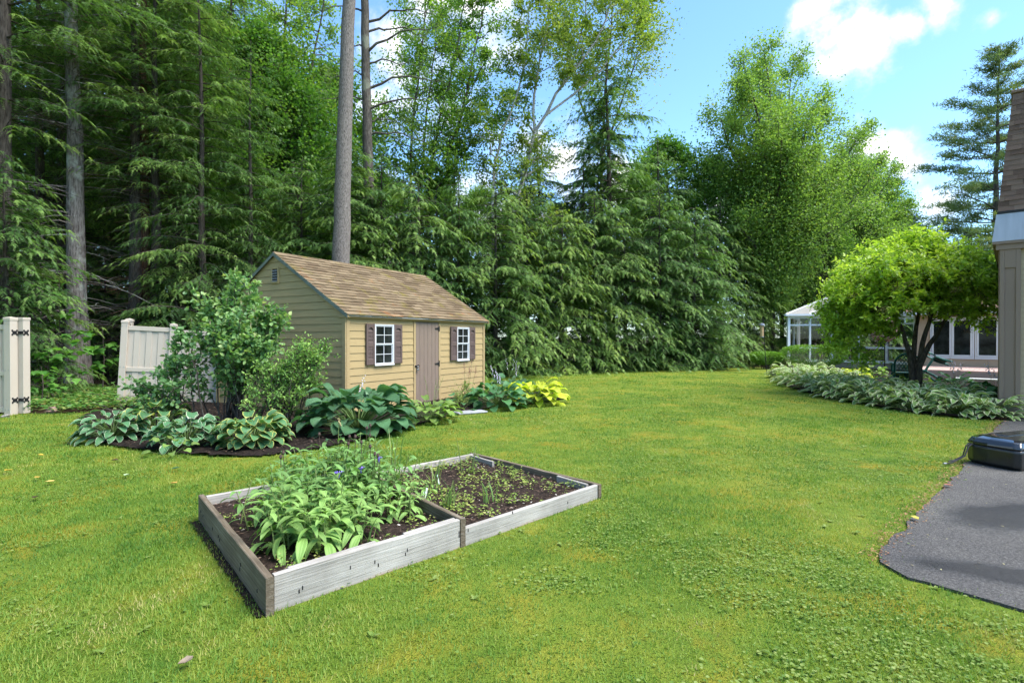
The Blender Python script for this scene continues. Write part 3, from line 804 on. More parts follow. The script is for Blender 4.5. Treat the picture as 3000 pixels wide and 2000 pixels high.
# ------------------------------------------------------------------ fence on the left
M_VINYL = plain_mat('almond_vinyl', (.46, .405, .335), .45, var=.04, scale=2)
def fence_post(parent, x, y, h, w=.13):
    p = MB().box(x - w / 2, x + w / 2, y - w / 2, y + w / 2, .0, h, .006).build('post', M_VINYL, parent)
    cp = MB(); cp.box(x - w / 2 - .008, x + w / 2 + .008, y - w / 2 - .008, y + w / 2 + .008, h - .03, h + .03, .006)
    q = w / 2; cp.add([(x - q, y - q, h + .03), (x + q, y - q, h + .03), (x + q, y + q, h + .03), (x - q, y + q, h + .03), (x, y, h + .05)], [(0, 1, 4), (1, 2, 4), (2, 3, 4), (3, 0, 4)])
    cp.build('post_cap', M_VINYL, p)
    for z in (h - .09, h * .47, .12):
        for dx in (-.035, .035):
            MB().tube([(x + dx, y - w / 2 - .006, z), (x + dx, y - w / 2 + .004, z)], .009, 8).build('bolt', M_STEEL, p)
    return p
def fence_panel(parent, xa, xb, y, h, nb=None):
    for (z0, z1) in ((h - .12, h - .02), (h * .43, h * .43 + .095), (.06, .16)):
        MB().box(xa, xb, y - .035, y + .03, z0, z1, .004).build('rail', M_VINYL, parent)
    nb = nb or max(2, round((xb - xa) / .125)); bw_ = (xb - xa) / nb
    for i in range(nb):
        yy = y - .004 if i % 2 else y + .012
        MB().box(xa + i * bw_ + (.002 if i % 2 else -.01), xa + (i + 1) * bw_ - (.002 if i % 2 else -.01), yy - .012, yy + .008, .07, h - .03, .002).build('board', M_VINYL, parent)
# panel right of the opening, leaning a little
fa = at(352, 12.2); 
fb = (-6.95, 12.95); fang = math.atan2(fb[1] - fa[1], fb[0] - fa[0]); flen = math.hypot(fb[0] - fa[0], fb[1] - fa[1])
fp = thing('vinyl_fence', 'almond vinyl fence panel behind the tall shrub, leaning slightly', 'fence', (fa[0], fa[1], 0), fang)
fp.rotation_euler = (0, R(3.2), fang)
fence_post(fp, .0, 0, 1.92); fence_post(fp, .95, 0, 1.90); fence_post(fp, .02, .22, 1.96)
fence_panel(fp, .066, .884, 0, 1.86); fence_panel(fp, 1.016, flen, 0, 1.82)
def iron_hinge(parent, x, y, z, w=.3):
    mb = MB(); mb.box(x - w * .48, x + w * .48, y - .012, y, z - .04, z + .04, .003)
    for s_ in (-1, 1):
        for dz in (-.045, .045): mb.box(min(x + s_ * w * .35, x + s_ * w * .52), max(x + s_ * w * .35, x + s_ * w * .52), y - .0115, y, z + dz - .022, z + dz + .022, .003)
    mb.tube([(x, y - .012, z - .045), (x, y - .012, z + .045)], .018, 8)
    return mb.build('hinge', M_BLACK, parent)
iron_hinge(fp, 1.03, -.068, 1.0, .16)
# panel at the far left edge, with the gate post beside it
ga = gp(31, 1216)
gl = thing('vinyl_fence', 'almond vinyl fence at the left picture edge with black iron hinges', 'fence', (ga[0], ga[1], 0), R(-6))
fence_post(gl, 0, 0, 1.93, .15); fence_panel(gl, -2.4, -.076, 0, 1.84); fence_post(gl, -2.47, 0, 1.9, .13)
gpst = MB().box(.02, .18, .09, .235, .02, 1.94, .006).build('gate_post', M_VINYL, gl)
MB().box(.012, .188, .082, .243, 1.91, 1.965, .006).build('post_cap', M_VINYL, gpst)
MB().box(.02, .06, .0755, .0895, .05, 1.9).build('filler_strip', M_VINYL, gl)
for z in (1.66, .30):                      # wrought hinge leaves on the two inner faces
    mb = MB()
    for (xf, ya, yb) in ((.0755, -.045, .07), (.1805, .095, .2)):
        mb.box(xf - .002, xf + .008, ya + .015, yb - .015, z - .035, z + .035, .003)
        for yy in (ya + .012, yb - .012):
            for dz in (-.04, .04): mb.box(xf - .0015, xf + .0075, yy - .016, yy + .016, z + dz - .018, z + dz + .018, .003)
    mb.box(.08, .19, .074, .092, z - .03, z + .03, .003)
    mb.build('hinge', M_BLACK, gl)
# ------------------------------------------------------------------ raised bed
def wood_mat(name, c0, c1, c2):
    m, n, l, b, out = nodes_of(name)
    g = noise(n, l, 5, 7, .68, 'Object', (.35, 6, 14), .6); w = noise(n, l, 2.2, 4, .6, 'Object')
    r = ramp(n, [(.3, c0), (.5, c1), (.72, c2)]); l.new(g.outputs[0], r.inputs[0])
    rw = ramp(n, [(.35, (.72, .71, .7)), (.65, (1.1, 1.1, 1.1))]); l.new(w.outputs[0], rw.inputs[0])
    m2 = n.new('ShaderNodeMix'); m2.data_type = 'RGBA'; m2.blend_type = 'MULTIPLY'; m2.inputs['Factor'].default_value = 1
    l.new(r.outputs[0], m2.inputs[6]); l.new(rw.outputs[0], m2.inputs[7])
    # earth-stained foot of the boards
    ge = n.new('ShaderNodeTexCoord'); sx = n.new('ShaderNodeSeparateXYZ'); l.new(ge.outputs['Object'], sx.inputs[0])
    ad = n.new('ShaderNodeMath'); ad.operation = 'MULTIPLY_ADD'; l.new(w.outputs[0], ad.inputs[0]); ad.inputs[1].default_value = -.09; l.new(sx.outputs[2], ad.inputs[2])
    mr = n.new('ShaderNodeMapRange'); mr.inputs['From Min'].default_value = .0; mr.inputs['From Max'].default_value = -.03; l.new(ad.outputs[0], mr.inputs['Value'])
    m3 = n.new('ShaderNodeMix'); m3.data_type = 'RGBA'; m3.blend_type = 'MULTIPLY'; l.new(mr.outputs[0], m3.inputs['Factor']); l.new(m2.outputs[2], m3.inputs[6]); m3.inputs[7].default_value = (.75, .55, .42, 1)
    l.new(m3.outputs[2], b.inputs['Base Color']); b.inputs['Roughness'].default_value = .85; b.inputs['Specular IOR Level'].default_value = .2
    bump(n, l, b, g.outputs[0], .6, .01)
    return m
M_GREYW = wood_mat('weathered_grey_board', (.24, .222, .195), (.36, .335, .30), (.43, .405, .37))
M_BRNW = wood_mat('weathered_brown_board', (.085, .064, .042), (.155, .122, .085), (.25, .215, .165))
M_KNOT = plain_mat('nail_hole', (.012, .011, .012), .9, var=.2)

bed = thing('raised_bed', 'weathered grey timber raised garden bed in two compartments on the lawn', 'raised bed', (BEDQ[0][0], BEDQ[0][1], .0))
def board(p, q, h, t, mat, z0=-.02, name='board', parent=None, side=1, jitter=.0):
    """a plank on edge from ground point p to q, thickness to the left of p->q, in its own local frame"""
    L = math.hypot(q[0] - p[0], q[1] - p[1]); a = math.atan2(q[1] - p[1], q[0] - p[0])
    n_ = max(2, int(L / .12)); rb = random.Random(int(L * 1000) + int(h * 1000))
    V = []; F = []
    for i in range(n_ + 1):
        x = L * i / n_; dz = rb.uniform(-.0018, .0015); dy = rb.uniform(-.0012, .0012)
        V += [(x, dy, 0), (x, side * t + dy, 0), (x, side * t + dy, h + dz), (x, side * (t - .006) + dy, h + dz + .005), (x, side * .006 + dy, h + dz + .005), (x, dy, h + dz)]
    k = 6
    for i in range(n_):
        for j in range(k): F.append((i * k + j, i * k + (j + 1) % k, (i + 1) * k + (j + 1) % k, (i + 1) * k + j))
    F += [tuple(range(k)), tuple(n_ * k + j for j in range(k))]
    o = MB().add(V, F).build(name, mat, parent)
    o.location = (p[0] - BEDQ[0][0], p[1] - BEDQ[0][1], z0); o.rotation_euler = (0, 0, a)
    return o
def lerp2(a, b2, t): return (a[0] + (b2[0] - a[0]) * t, a[1] + (b2[1] - a[1]) * t)
A_, B_, C_, D_ = BEDQ
MID = (-.348, 3.97); MIDF = lerp2(D_, C_, .49)
tn = .042
u_l = np.array(B_) - np.array(A_); u_l = u_l / np.linalg.norm(u_l)      # along the long side
u_s = np.array(D_) - np.array(A_); u_s = u_s / np.linalg.norm(u_s)
def off(p, a=0.0, s=0.0): return (p[0] + u_l[0] * a + u_s[0] * s, p[1] + u_l[1] * a + u_s[1] * s)
b1 = board(off(A_, .055, .0), off(MID, -.048), .235, tn, M_GREYW, parent=bed)
b0 = board(off(D_, 0, .03), off(A_, .0, -.03), .245, tn, M_BRNW, parent=bed)
b2_ = board(off(MID, .0), off(B_, -.045), .16, tn, M_GREYW, parent=bed)
b3 = board(off(B_, -.002, -.012), off(C_, -.002, .03), .165, tn, M_BRNW, parent=bed)
b4 = board(off(C_, -.046, -.002), off(MIDF, .0, -.002), .16, tn, M_GREYW, parent=bed)
b5 = board(off(MIDF, -.003, -.004), off(D_, .05, .0), .235, tn, M_GREYW, parent=bed)
b6 = board(off(MID, -.002, -.01), off(MIDF, -.002, -.05), .24, tn, M_BRNW, parent=bed)
board(off(A_, .15, .043), off(A_, .72, .043), .232, .03, M_GREYW, parent=bed, name='cleat')
board(off(MID, -.5, .043), off(MID, -.06, .043), .235, .03, M_GREYW, parent=bed, name='cleat')
board(off(B_, -.08, .09), off(B_, -.08, .5), .160, .03, M_GREYW, parent=bed, name='cleat')
board(off(C_, -.075, -.5), off(C_, -.075, -.06), .16, .03, M_GREYW, parent=bed, name='cleat')
# nail marks: dark slots punched into the boards
for (o, xs2, L0) in ((b1, ((.16, .5), (.14, .44), (.46, .62), (.63, .56), (.655, .44), (.875, .6), (.86, .5), (1.32, .62), (1.32, .52)), 0), (b0, ((.12, .6), (.22, .55), (.6, .55), (.8, .55), (.85, .5), (1.45, .45), (1.47, .6), (1.86, .5)), 0),
                  (b2_, ((.03, .6), (.5, .7), (1.2, .4)), 0)):
    for (x, zf) in xs2:
        MB().box(x - .0035, x + .0035, -.0035, .004, .235 * zf - .012, .235 * zf + .012, .002).build('nail_mark', M_KNOT, o)
def inset(quad, d):
    c = np.mean(np.array(quad), 0); return [tuple(c + (np.array(p) - c) * (1 - d)) for p in quad]
S1 = [off(A_, .05, .04), off(MID, -.01, .04), off(MIDF, -.01, -.03), off(D_, .05, -.03)]
S2 = [off(MID, .03, .04), off(B_, -.04, .04), off(C_, -.04, -.03), off(MIDF, .03, -.03)]
cells('bed_soil', S1, .035, lambda x, y: .115 + .045 * vnoise(x, y, 6, 1), M_SOIL)
cells('dark_strip', [(-1.405, 2.94), (-1.36, 2.96), (-2.61, 4.5), (-2.67, 4.46)], .022, lambda x, y: .016 + .012 * vnoise(x, y, 8, 1), M_MULCH)  # narrow dark strip laid along the foot of the left end board
cells('bed_soil', S2, .035, lambda x, y: .065 + .045 * vnoise(x, y, 6, 2), M_SOIL)
q = np.concatenate([poly_pts(S1, 2200), poly_pts(S2, 3600)]); zz = np.where(inside(S1, q[:, 0], q[:, 1]), .148, .098) + .012 * RNG.random(len(q))
M_CHIP2 = leaf_mat('soil_crumb', [(0, (.02, .014, .010)), (.6, (.09, .058, .042)), (.93, (.17, .115, .085)), (1, (.5, .48, .45))], 0, .9, spec=.1)
chips('soil_crumbs', q, .024, M_CHIP2, zz, 'bark crumbs and dry bits on the raised bed soil', 'mulch')

# ------------------------------------------------------------------ near house corner (mansard roof), right edge
M_TAUPE = plain_mat('taupe_trim', (.255, .175, .125), .6, var=.04, scale=3, bmp=.05)
M_CLAP2 = plain_mat('tan_house_clapboard', (.47, .355, .205), .6, var=.05, scale=3, bmp=.12, stretch=(1, 1, 8), bscale=10)
M_METAL = plain_mat('grey_flashing', (.40, .41, .44), .4, metal=.35, var=.12, scale=1.6, stretch=(5, 1, .6))
HC = (9.70, 10.70); HA = R(-42.98)          # local x along the wall to the right / nearer, local y inwards
house = thing('house_corner', 'taupe and tan house corner with brown shingled mansard roof', 'house', (HC[0], HC[1], 0), HA)
HL, HD = 5.0, 6.0
MB().box(.02, HL, .04, HD, .05, 3.45).build('wall', M_CLAP2, house)
pier = MB().box(0, .305, -.03, .039, .0, 3.30, .004); pier = pier.build('corner_pier', M_TAUPE, house)
for (x0, x1, z0, z1) in ((.0, .07, .02, 3.298), (.235, .305, .02, 3.298), (.0705, .2345, 2.93, 3.298), (.0705, .2345, .02, .32)):
    MB().box(x0, x1, -.055, -.0305, z0, z1, .003).build('pier_trim', M_TAUPE, pier)
MB().box(-.02, .038, .04, .36, .0, 3.30, .004).build('corner_pier', M_TAUPE, house)
for i in range(30):
    z = .06 + i * .105
    if z > 3.2: break
    clap((.307, .04), (HL, .04), z + .002, z + .104, (0, -1)).build('clapboard', M_CLAP2, house)
    clap((.02, HD), (.02, .362), z + .002, z + .104, (-1, 0)).build('clapboard', M_CLAP2, house)
MB().box(-.06, HL, -.075, .05, 3.29, 3.40, .004).build('frieze_board', M_TAUPE, house)
MB().box(-.061, .05, .051, HD, 3.29, 3.40, .004).build('frieze_board', M_TAUPE, house)
MB().box(-.11, HL, -.11, HD, 3.401, 3.455).build('soffit', M_TAUPE, house)
def frustum(o0, o1, z0, z1):
    return [(-o0, -o0, z0), (HL, -o0, z0), (HL, HD, z0), (-o0, HD, z0), (-o1, -o1, z1), (HL, -o1, z1), (HL, HD, z1), (-o1, HD, z1)]
FF = [(0, 1, 2, 3), (4, 5, 6, 7), (0, 1, 5, 4), (1, 2, 6, 5), (2, 3, 7, 6), (3, 0, 4, 7)]
fl = MB().add(frustum(.115, .055, 3.456, 4.0), FF).build('metal_flashing', M_METAL, house)
for x in (.42, 1.2, 2.0): MB().add([(x, -.1165, 3.46), (x + .02, -.1165, 3.46), (x + .02, -.0565, 3.998), (x, -.0565, 3.998), (x, -.126, 3.46), (x + .02, -.126, 3.46), (x + .02, -.066, 3.998), (x, -.066, 3.998)], [(4, 5, 6, 7), (0, 4, 7, 3), (1, 2, 6, 5), (0, 1, 5, 4), (3, 7, 6, 2)]).build('seam', M_METAL, fl)
mroof = MB().add(frustum(.03, -.19, 4.0, 6.42), FF).build('roof', M_RSHING, house)
MB().box(-.045, HL, -.07, -.02, 4.002, 4.05, .004).build('gutter_bar', M_BLACK, mroof)
rs = random.Random(9); NRH = 23; eh = (6.36 - 4.06) / NRH; tiltx = math.atan(.22 / 2.42)
sw2 = .24
shm = []
for v in range(4):
    th = .008 + .003 * v
    mb = MB(); mb.add([(0, -th, 0), (sw2 - .004, -th, 0), (sw2 - .004, -.001, eh + .03), (0, -.001, eh + .03), (0, .01, 0), (sw2 - .004, .01, 0)], [(0, 1, 2, 3), (0, 4, 5, 1), (0, 3, 4), (1, 5, 2)])
    me = mb.mesh('shingle'); me.materials.append(M_RSHING); shm.append(me)
for r_ in range(NRH):
    z = 4.055 + r_ * eh; ins = -.03 + (z - 4.0) / 2.42 * .22
    x = ins - (r_ % 3) * .08 - .01
    k = 0
    while k < 5:
        xa = max(x, ins - .004); w = x + sw2 - xa
        if w > .02:
            o = link('shingle', shm[rs.randrange(4)], parent=mroof); o.location = (xa, ins - .002, z); o.rotation_euler = (-tiltx, 0, 0); o.scale = (w / sw2, 1, 1)
        x += sw2; k += 1
MB().box(.15, HL, .15, HD, 6.40, 6.46, .01).build('roof_cap', M_RSHING, mroof)

# ------------------------------------------------------------------ far wing with the big windows, deck
WC = (18.75, 24.0)
wing = thing('house_wing', 'low house wing with wide white windows behind the round green tree', 'house', (WC[0], WC[1], 0), HA)
WL = 7.0
M_PINKW = plain_mat('tan_wing_siding', (.46, .335, .225), .6, var=.04, scale=3, bmp=.1, stretch=(1, 1, 8))  # even tan base colour of the wing's clapboards
MB().box(-.6, WL, .06, 4.5, .1, 2.75).build('wall', M_PINKW, wing)
WZ0, WZ1 = .74, 2.38
i = 0
while .34 + i * .11 < 2.7:
    z = .34 + i * .11; i += 1
    if z + .11 < WZ0 - .02 or z > WZ1 + .03:
        clap((-.6, .06), (WL, .06), z + .002, z + .109, (0, -1)).build('clapboard', M_PINKW, wing)
    else:
        clap((-.6, .06), (-.06, .06), z + .002, z + .109, (0, -1)).build('clapboard', M_PINKW, wing)
        clap((2.98, .06), (WL, .06), z + .002, z + .109, (0, -1)).build('clapboard', M_PINKW, wing)
def glass_mat(name, tint=(.75, .8, .8), refl=.1):
    m, n, l, b, out = nodes_of(name)
    tr = n.new('ShaderNodeBsdfTransparent'); tr.inputs[0].default_value = (*tint, 1); gl_ = n.new('ShaderNodeBsdfGlossy'); gl_.inputs['Roughness'].default_value = .02
    fr = n.new('ShaderNodeFresnel'); fr.inputs[0].default_value = 1.5
    mx = n.new('ShaderNodeMixShader'); l.new(fr.outputs[0], mx.inputs[0]); l.new(tr.outputs[0], mx.inputs[1]); l.new(gl_.outputs[0], mx.inputs[2]); l.new(mx.outputs[0], out.inputs['Surface'])
    return m
M_GLASS = glass_mat('clear_glass')
# windows: three lights per unit; x positions along the wall
wx = [0.0, .62, 1.30, 1.50, 2.1, 2.9]
def wunit(x0, x1, n):
    w = link('window', None, parent=wing)
    fr = MB(); f = .075
    fr.box(x0 - .05, x1 + .05, .0, .059, WZ0 - .1, WZ0, .006); fr.box(x0 - .05, x1 + .05, .0, .059, WZ1, WZ1 + .09, .006); fr.box(x0 - .05, x0, .0, .059, WZ0 + .001, WZ1 - .001, .005); fr.box(x1, x1 + .05, .0, .059, WZ0 + .001, WZ1 - .001, .005)
    fr.build('frame', M_WHITE, w)
    lw = (x1 - x0) / n
    for i in range(n):
        a, b2 = x0 + i * lw + .004, x0 + (i + 1) * lw - .004
        s = MB(); s.box(a, a + f, -.012, .05, WZ0 + .003, WZ1 - .003, .005); s.box(b2 - f, b2, -.012, .05, WZ0 + .003, WZ1 - .003, .005); s.box(a + f, b2 - f, -.010, .05, WZ0 + .003, WZ0 + .003 + f, .005); s.box(a + f, b2 - f, -.010, .05, WZ1 - f - .003, WZ1 - .003, .005)
        s.build('sash', M_WHITE, w)
        MB().box(a + f, b2 - f, .02, .028, WZ0 + f, WZ1 - f).build('pane', M_PANE, w)
wunit(-.02, 1.38, 2); wunit(1.50, 2.92, 2)
# roof of the wing
wr = MB(); wr.add([(-1.0, -.45, 2.72), (WL, -.45, 2.72), (WL, 4.2, 5.35), (-1.0, 4.2, 5.35), (-1.0, 8.6, 2.72), (WL, 8.6, 2.72), (-1.0, -.45, 2.6), (WL, -.45, 2.6), (-1, 8.6, 2.6), (WL, 8.6, 2.6)], [(0, 1, 2, 3), (3, 2, 5, 4), (0, 6, 7, 1), (6, 8, 9, 7), (0, 3, 4, 8, 6), (1, 7, 9, 5, 2)])
wr.build('roof', M_RSHING, wing)
ra = math.atan2(5.35 - 2.72, 4.65); rl = math.hypot(2.63, 4.65)
for r_ in range(26):
    s0 = r_ * rl / 26
    mb = MB(); mb.add([(-1.02, 0, .014), (WL, 0, .014), (WL, rl / 26 + .02, .004), (-1.02, rl / 26 + .02, .004), (-1.02, 0, -.005), (WL, 0, -.005)], [(0, 1, 2, 3), (0, 4, 5, 1)])
    o = mb.build('shingle_course', M_RSHING, wing); o.location = (0, -.45 + s0 * math.cos(ra), 2.725 + s0 * math.sin(ra)); o.rotation_euler = (ra, 0, 0)
MB().box(-1.0, WL, -.47, -.4501, 2.58, 2.73, .004).build('fascia', M_WHITE, wing)
# deck in front of the wing
M_DECK = plain_mat('mauve_deck_paint', (.46, .32, .275), .6, var=.07, scale=4, bmp=.06)
deck = thing('deck', 'mauve painted wooden deck in front of the wide windows', 'deck', (WC[0], WC[1], 0), HA)
DY0, DY1 = -4.0, -.0
nbd = 30
for i in range(nbd):
    x0 = -.2 + i * .145
    MB().box(x0, x0 + .138, DY0, .05, .29, .325, .004).build('plank', M_DECK, deck)
MB().box(-.22, -.2 + nbd * .145, DY0 - .03, DY0 - .002, .03, .288).build('fascia_board', M_DECK, deck)
MB().box(-.24, -.203, DY0, .05, .03, .288).build('fascia_board', M_DECK, deck)

# ------------------------------------------------------------------ sunroom
M_SRW = plain_mat('white_aluminium', (.82, .83, .85), .35, var=.02, scale=3)
M_ROOFP = plain_mat('grey_roof_panel', (.27, .255, .235), .55, var=.05, scale=2)
SR = [(17.0, 31.9), (14.68, 28.55), (16.75, 28.2), (18.55, 26.6), (18.7, 24.9)]
sr = thing('sunroom', 'white framed glass sunroom with hipped panel roof beside the hemlocks', 'sunroom', (16.8, 29.5, 0))
def rel(p, z): return (p[0] - 16.8, p[1] - 29.5, z)
def bar(mb, a, b2, w, d):
    """square bar between two 3-D points"""
    a, b2 = np.array(a, float), np.array(b2, float); t = b2 - a; t /= np.linalg.norm(t)
    up = np.array([0, 0, 1.0]) if abs(t[2]) < .95 else np.array([1.0, 0, 0])
    s = np.cross(t, up); s /= np.linalg.norm(s); u = np.cross(s, t)
    V = [p + s * sx * w / 2 + u * sz * d / 2 for p in (a, b2) for sx, sz in ((-1, -1), (1, -1), (1, 1), (-1, 1))]
    mb.add(V, [(0, 1, 2, 3), (4, 5, 6, 7), (0, 1, 5, 4), (1, 2, 6, 5), (2, 3, 7, 6), (3, 0, 4, 7)])
    return mb
Z0, ZS, ZT, ZE = .30, 1.06, 2.24, 2.68
APX = (19.2, 30.2)
MB().prism([(p[0] - 16.8, p[1] - 29.5) for p in SR] + [(2.5, -2.0), (2.5, 2.4)], 'z', .02, Z0).build('floor', M_ROOFP, sr)
for (p, q), nn in zip(zip(SR[:-1], SR[1:]), (2, 2, 2, 1)):
    for i in range(nn):
        a, b2 = lerp2(p, q, i / nn), lerp2(p, q, (i + 1) / nn)
        bar(MB(), rel(a, Z0), rel(a, ZE), .13 if i == 0 else .09, .13 if i == 0 else .09).build('post', M_SRW, sr)
        for z, h in ((Z0 + .06, .12), (ZS, .09), (ZT, .08), (ZE - .02, .14)):
            bar(MB(), rel(a, z), rel(b2, z), .075, h).build('rail', M_SRW, sr)
        aa, bb = lerp2(a, b2, .04), lerp2(a, b2, .96)
        for (z0, z1) in ((Z0 + .12, ZS - .045), (ZS + .045, ZT - .04), (ZT + .04, ZE - .09)):
            mb = MB(); mb.add([rel(aa, z0), rel(bb, z0), rel(bb, z1), rel(aa, z1)], [(0, 1, 2, 3)]); mb.build('pane', M_GLASS, sr)
bar(MB(), rel(SR[-1], Z0), rel(SR[-1], ZE), .13, .13).build('post', M_SRW, sr)
EAV = [(16.9, 32.2), (14.45, 28.38), (16.72, 27.95), (18.7, 26.3), (19.0, 24.8)]
hub = rel(APX, 4.42)
for (p, q), nn in zip(zip(EAV[:-1], EAV[1:]), (2, 2, 2, 1)):
    for i in range(nn):
        a, b2 = lerp2(p, q, i / nn), lerp2(p, q, (i + 1) / nn)
        mb = MB(); mb.add([rel(a, ZE + .10), rel(b2, ZE + .10), hub, rel(a, ZE + .07), rel(b2, ZE + .07), (hub[0], hub[1], hub[2] - .03)], [(0, 1, 2), (5, 4, 3), (0, 3, 4, 1), (1, 4, 5, 2), (2, 5, 3, 0)]); mb.build('roof_panel', M_ROOFP, sr)
        bar(MB(), rel(a, ZE + .13), (hub[0], hub[1], hub[2] + .02), .075, .06).build('roof_bar', M_SRW, sr)
    bar(MB(), rel(p, ZE + .085), rel(q, ZE + .085), .10, .11).build('eave_gutter', M_SRW, sr)
M_SOFA = plain_mat('beige_cushion', (.50, .42, .31), .9, var=.06, scale=6, bmp=.1)
sofa = thing('sofa', 'beige sofa seen through the sunroom glass', 'sofa', (15.95, 29.7, Z0), R(-6))
MB().box(-.85, .85, -.4, .4, .0, .42, .05).build('seat', M_SOFA, sofa)
MB().box(-.85, .85, -.42, -.2, .425, .86, .09).build('backrest', M_SOFA, sofa)
for s_ in (-1, 1): MB().box(s_ * .93 - .1, s_ * .93 + .1, -.4, .4, .0, .62, .08).build('armrest', M_SOFA, sofa)

# ------------------------------------------------------------------ things by the deck
M_GREENP = plain_mat('dark_green_resin', (.012, .105, .088), .38, var=.12, scale=6)
def resin_chair(label, loc, rotz, tilt=(0, 0)):
    c = thing('garden_chair', label, 'chair', loc, rotz, 'green resin garden chairs')
    c.rotation_euler = (tilt[0], tilt[1], rotz); c.scale = (1.18,) * 3
    sx, sy = .27, .25
    MB().box(-sx, sx, -sy, sy, .385, .415, .012).build('seat', M_GREENP, c)
    MB().box(-sx + .02, sx - .02, -sy - .012, -sy - .001, .10, .384, .004).build('apron', M_GREENP, c)
    for (x, y) in ((-sx, -sy), (sx, -sy), (-sx, sy), (sx, sy)):
        MB().tube([(x * 1.12, y * 1.16, 0), (x * 1.02, y, .2), (x, y * .95, .39)], [.026, .03, .034], 8).build('leg', M_GREENP, c)
    back = MB(); arc = [(-.27, .24, .40)] + [(-.27 * math.cos(t), .26 + .07 * math.sin(t), .62 + .28 * math.sin(t)) for t in np.linspace(0, math.pi, 13)] + [(.27, .24, .40)]
    back.tube(arc, .026, 8); back = back.build('backrest', M_GREENP, c, smooth=True)
    for k in range(-6, 7):
        for s_ in (-1, 1):
            x0 = k * .07; z0, z1 = .46, .86
            pts = [(x0 + s_ * (z - .46) * .6, .265 + .06 * (z - .46) / .4, z) for z in np.linspace(z0, z1, 5)]
            pts = [p for p in pts if (p[0] / .255) ** 2 + (max(0, p[2] - .62) / .27) ** 2 < 1]
            if len(pts) > 1: MB().tube(pts, .008, 4).build('lattice_bar', M_GREENP, back)
    for s_ in (-1, 1):
        MB().tube([(s_ * .27, .26, .62), (s_ * .31, .05, .635), (s_ * .31, -.2, .63), (s_ * .28, -.27, .59), (s_ * .27, -.26, .40)], [.024, .03, .032, .03, .024], 8).build('armrest', M_GREENP, c, smooth=True)
    return c
ch1 = at(2655, 16.4); resin_chair('dark green resin garden chair with lattice back beside the tree trunk', (ch1[0], ch1[1], .02), R(150))
ch2 = at(2755, 17.8); resin_chair('dark green resin garden chair tipped over against the deck', (ch2[0] + .15, ch2[1], .42), R(60), (R(-62), R(10)))
# half-folded pink patio umbrella
M_PINK = plain_mat('faded_pink_canvas', (.60, .36, .36), .8, var=.06, scale=5, bmp=.1)
um = at(2592, 21.5); umb = thing('patio_umbrella', 'faded pink patio umbrella hanging half folded on a dark pole', 'umbrella', (um[0], um[1], .0))
MB().tube([(0, 0, 0), (0, 0, 2.75)], .022, 8).build('pole', M_BLACK, umb)
V = []; F = []; NS = 16
for i, (z, r_) in enumerate(((2.72, .03), (2.4, .26), (2.0, .40), (1.68, .47), (1.5, .36), (1.42, .16))):
    for j in range(NS):
        rr = r_ * (1.0 if j % 2 else .72) * (1 + .12 * math.sin(j * 2.1)); V.append((rr * math.cos(j * 2 * math.pi / NS), rr * math.sin(j * 2 * math.pi / NS), z + (.03 if j % 2 else -.03)))
    if i: F += [((i - 1) * NS + j, (i - 1) * NS + (j + 1) % NS, i * NS + (j + 1) % NS, i * NS + j) for j in range(NS)]
MB().add(V, F).build('canopy', M_PINK, umb, smooth=True)
MB().tube([(0, 0, 0), (0, 0, .06), (0, 0, .12)], [.24, .22, .05], 14).build('base', M_BLACK, umb)
# long white slab in front of the deck
sl = at(2800, 17.2); slab = thing('garden_bench', 'long low white bench in front of the mauve deck', 'bench', (sl[0], sl[1], 0), HA)
MB().box(0, 1.9, -.16, .16, .235, .29, .008).build('seat', M_WHITE, slab)
for x in (.2, 1.65): MB().box(x - .06, x + .06, -.12, .12, .0, .234, .006).build('leg', M_WHITE, slab)
# bird feeder on a pole
bf = gp(2246, 1095); M_SEED = plain_mat('feeder_seed', (.42, .30, .16), .7, var=.5, scale=40, bmp=.2)
fd = thing('bird_feeder', 'tube bird feeder hanging on a thin black crook pole on the lawn', 'bird feeder', (bf[0], bf[1], 0))
MB().tube([(0, 0, 0), (-.08, 0, 1.2), (-.14, 0, 2.2), (-.14, 0, 2.36), (-.17, 0, 2.42), (-.21, 0, 2.40), (-.215, 0, 2.33)], .012, 6).build('pole', M_BLACK, fd)
tb = MB().tube([(-.215, 0, 1.62), (-.215, 0, 2.12)], .075, 12).build('seed_tube', M_SEED, fd)
MB().tube([(-.215, 0, 2.10), (-.215, 0, 2.16), (-.215, 0, 2.20)], [.13, .115, .03], 12).build('cap', M_STEEL, fd)
MB().tube([(-.215, 0, 1.58), (-.215, 0, 1.62)], [.085, .085], 12).build('tray', M_STEEL, fd)
for z in (1.72, 1.9): MB().tube([(-.33, 0, z), (-.10, 0, z)], .007, 6).build('perch', M_BLACK, tb)
MB().tube([(-.215, 0, 2.2), (-.215, 0, 2.34)], .005, 5).build('hanger', M_BLACK, fd)
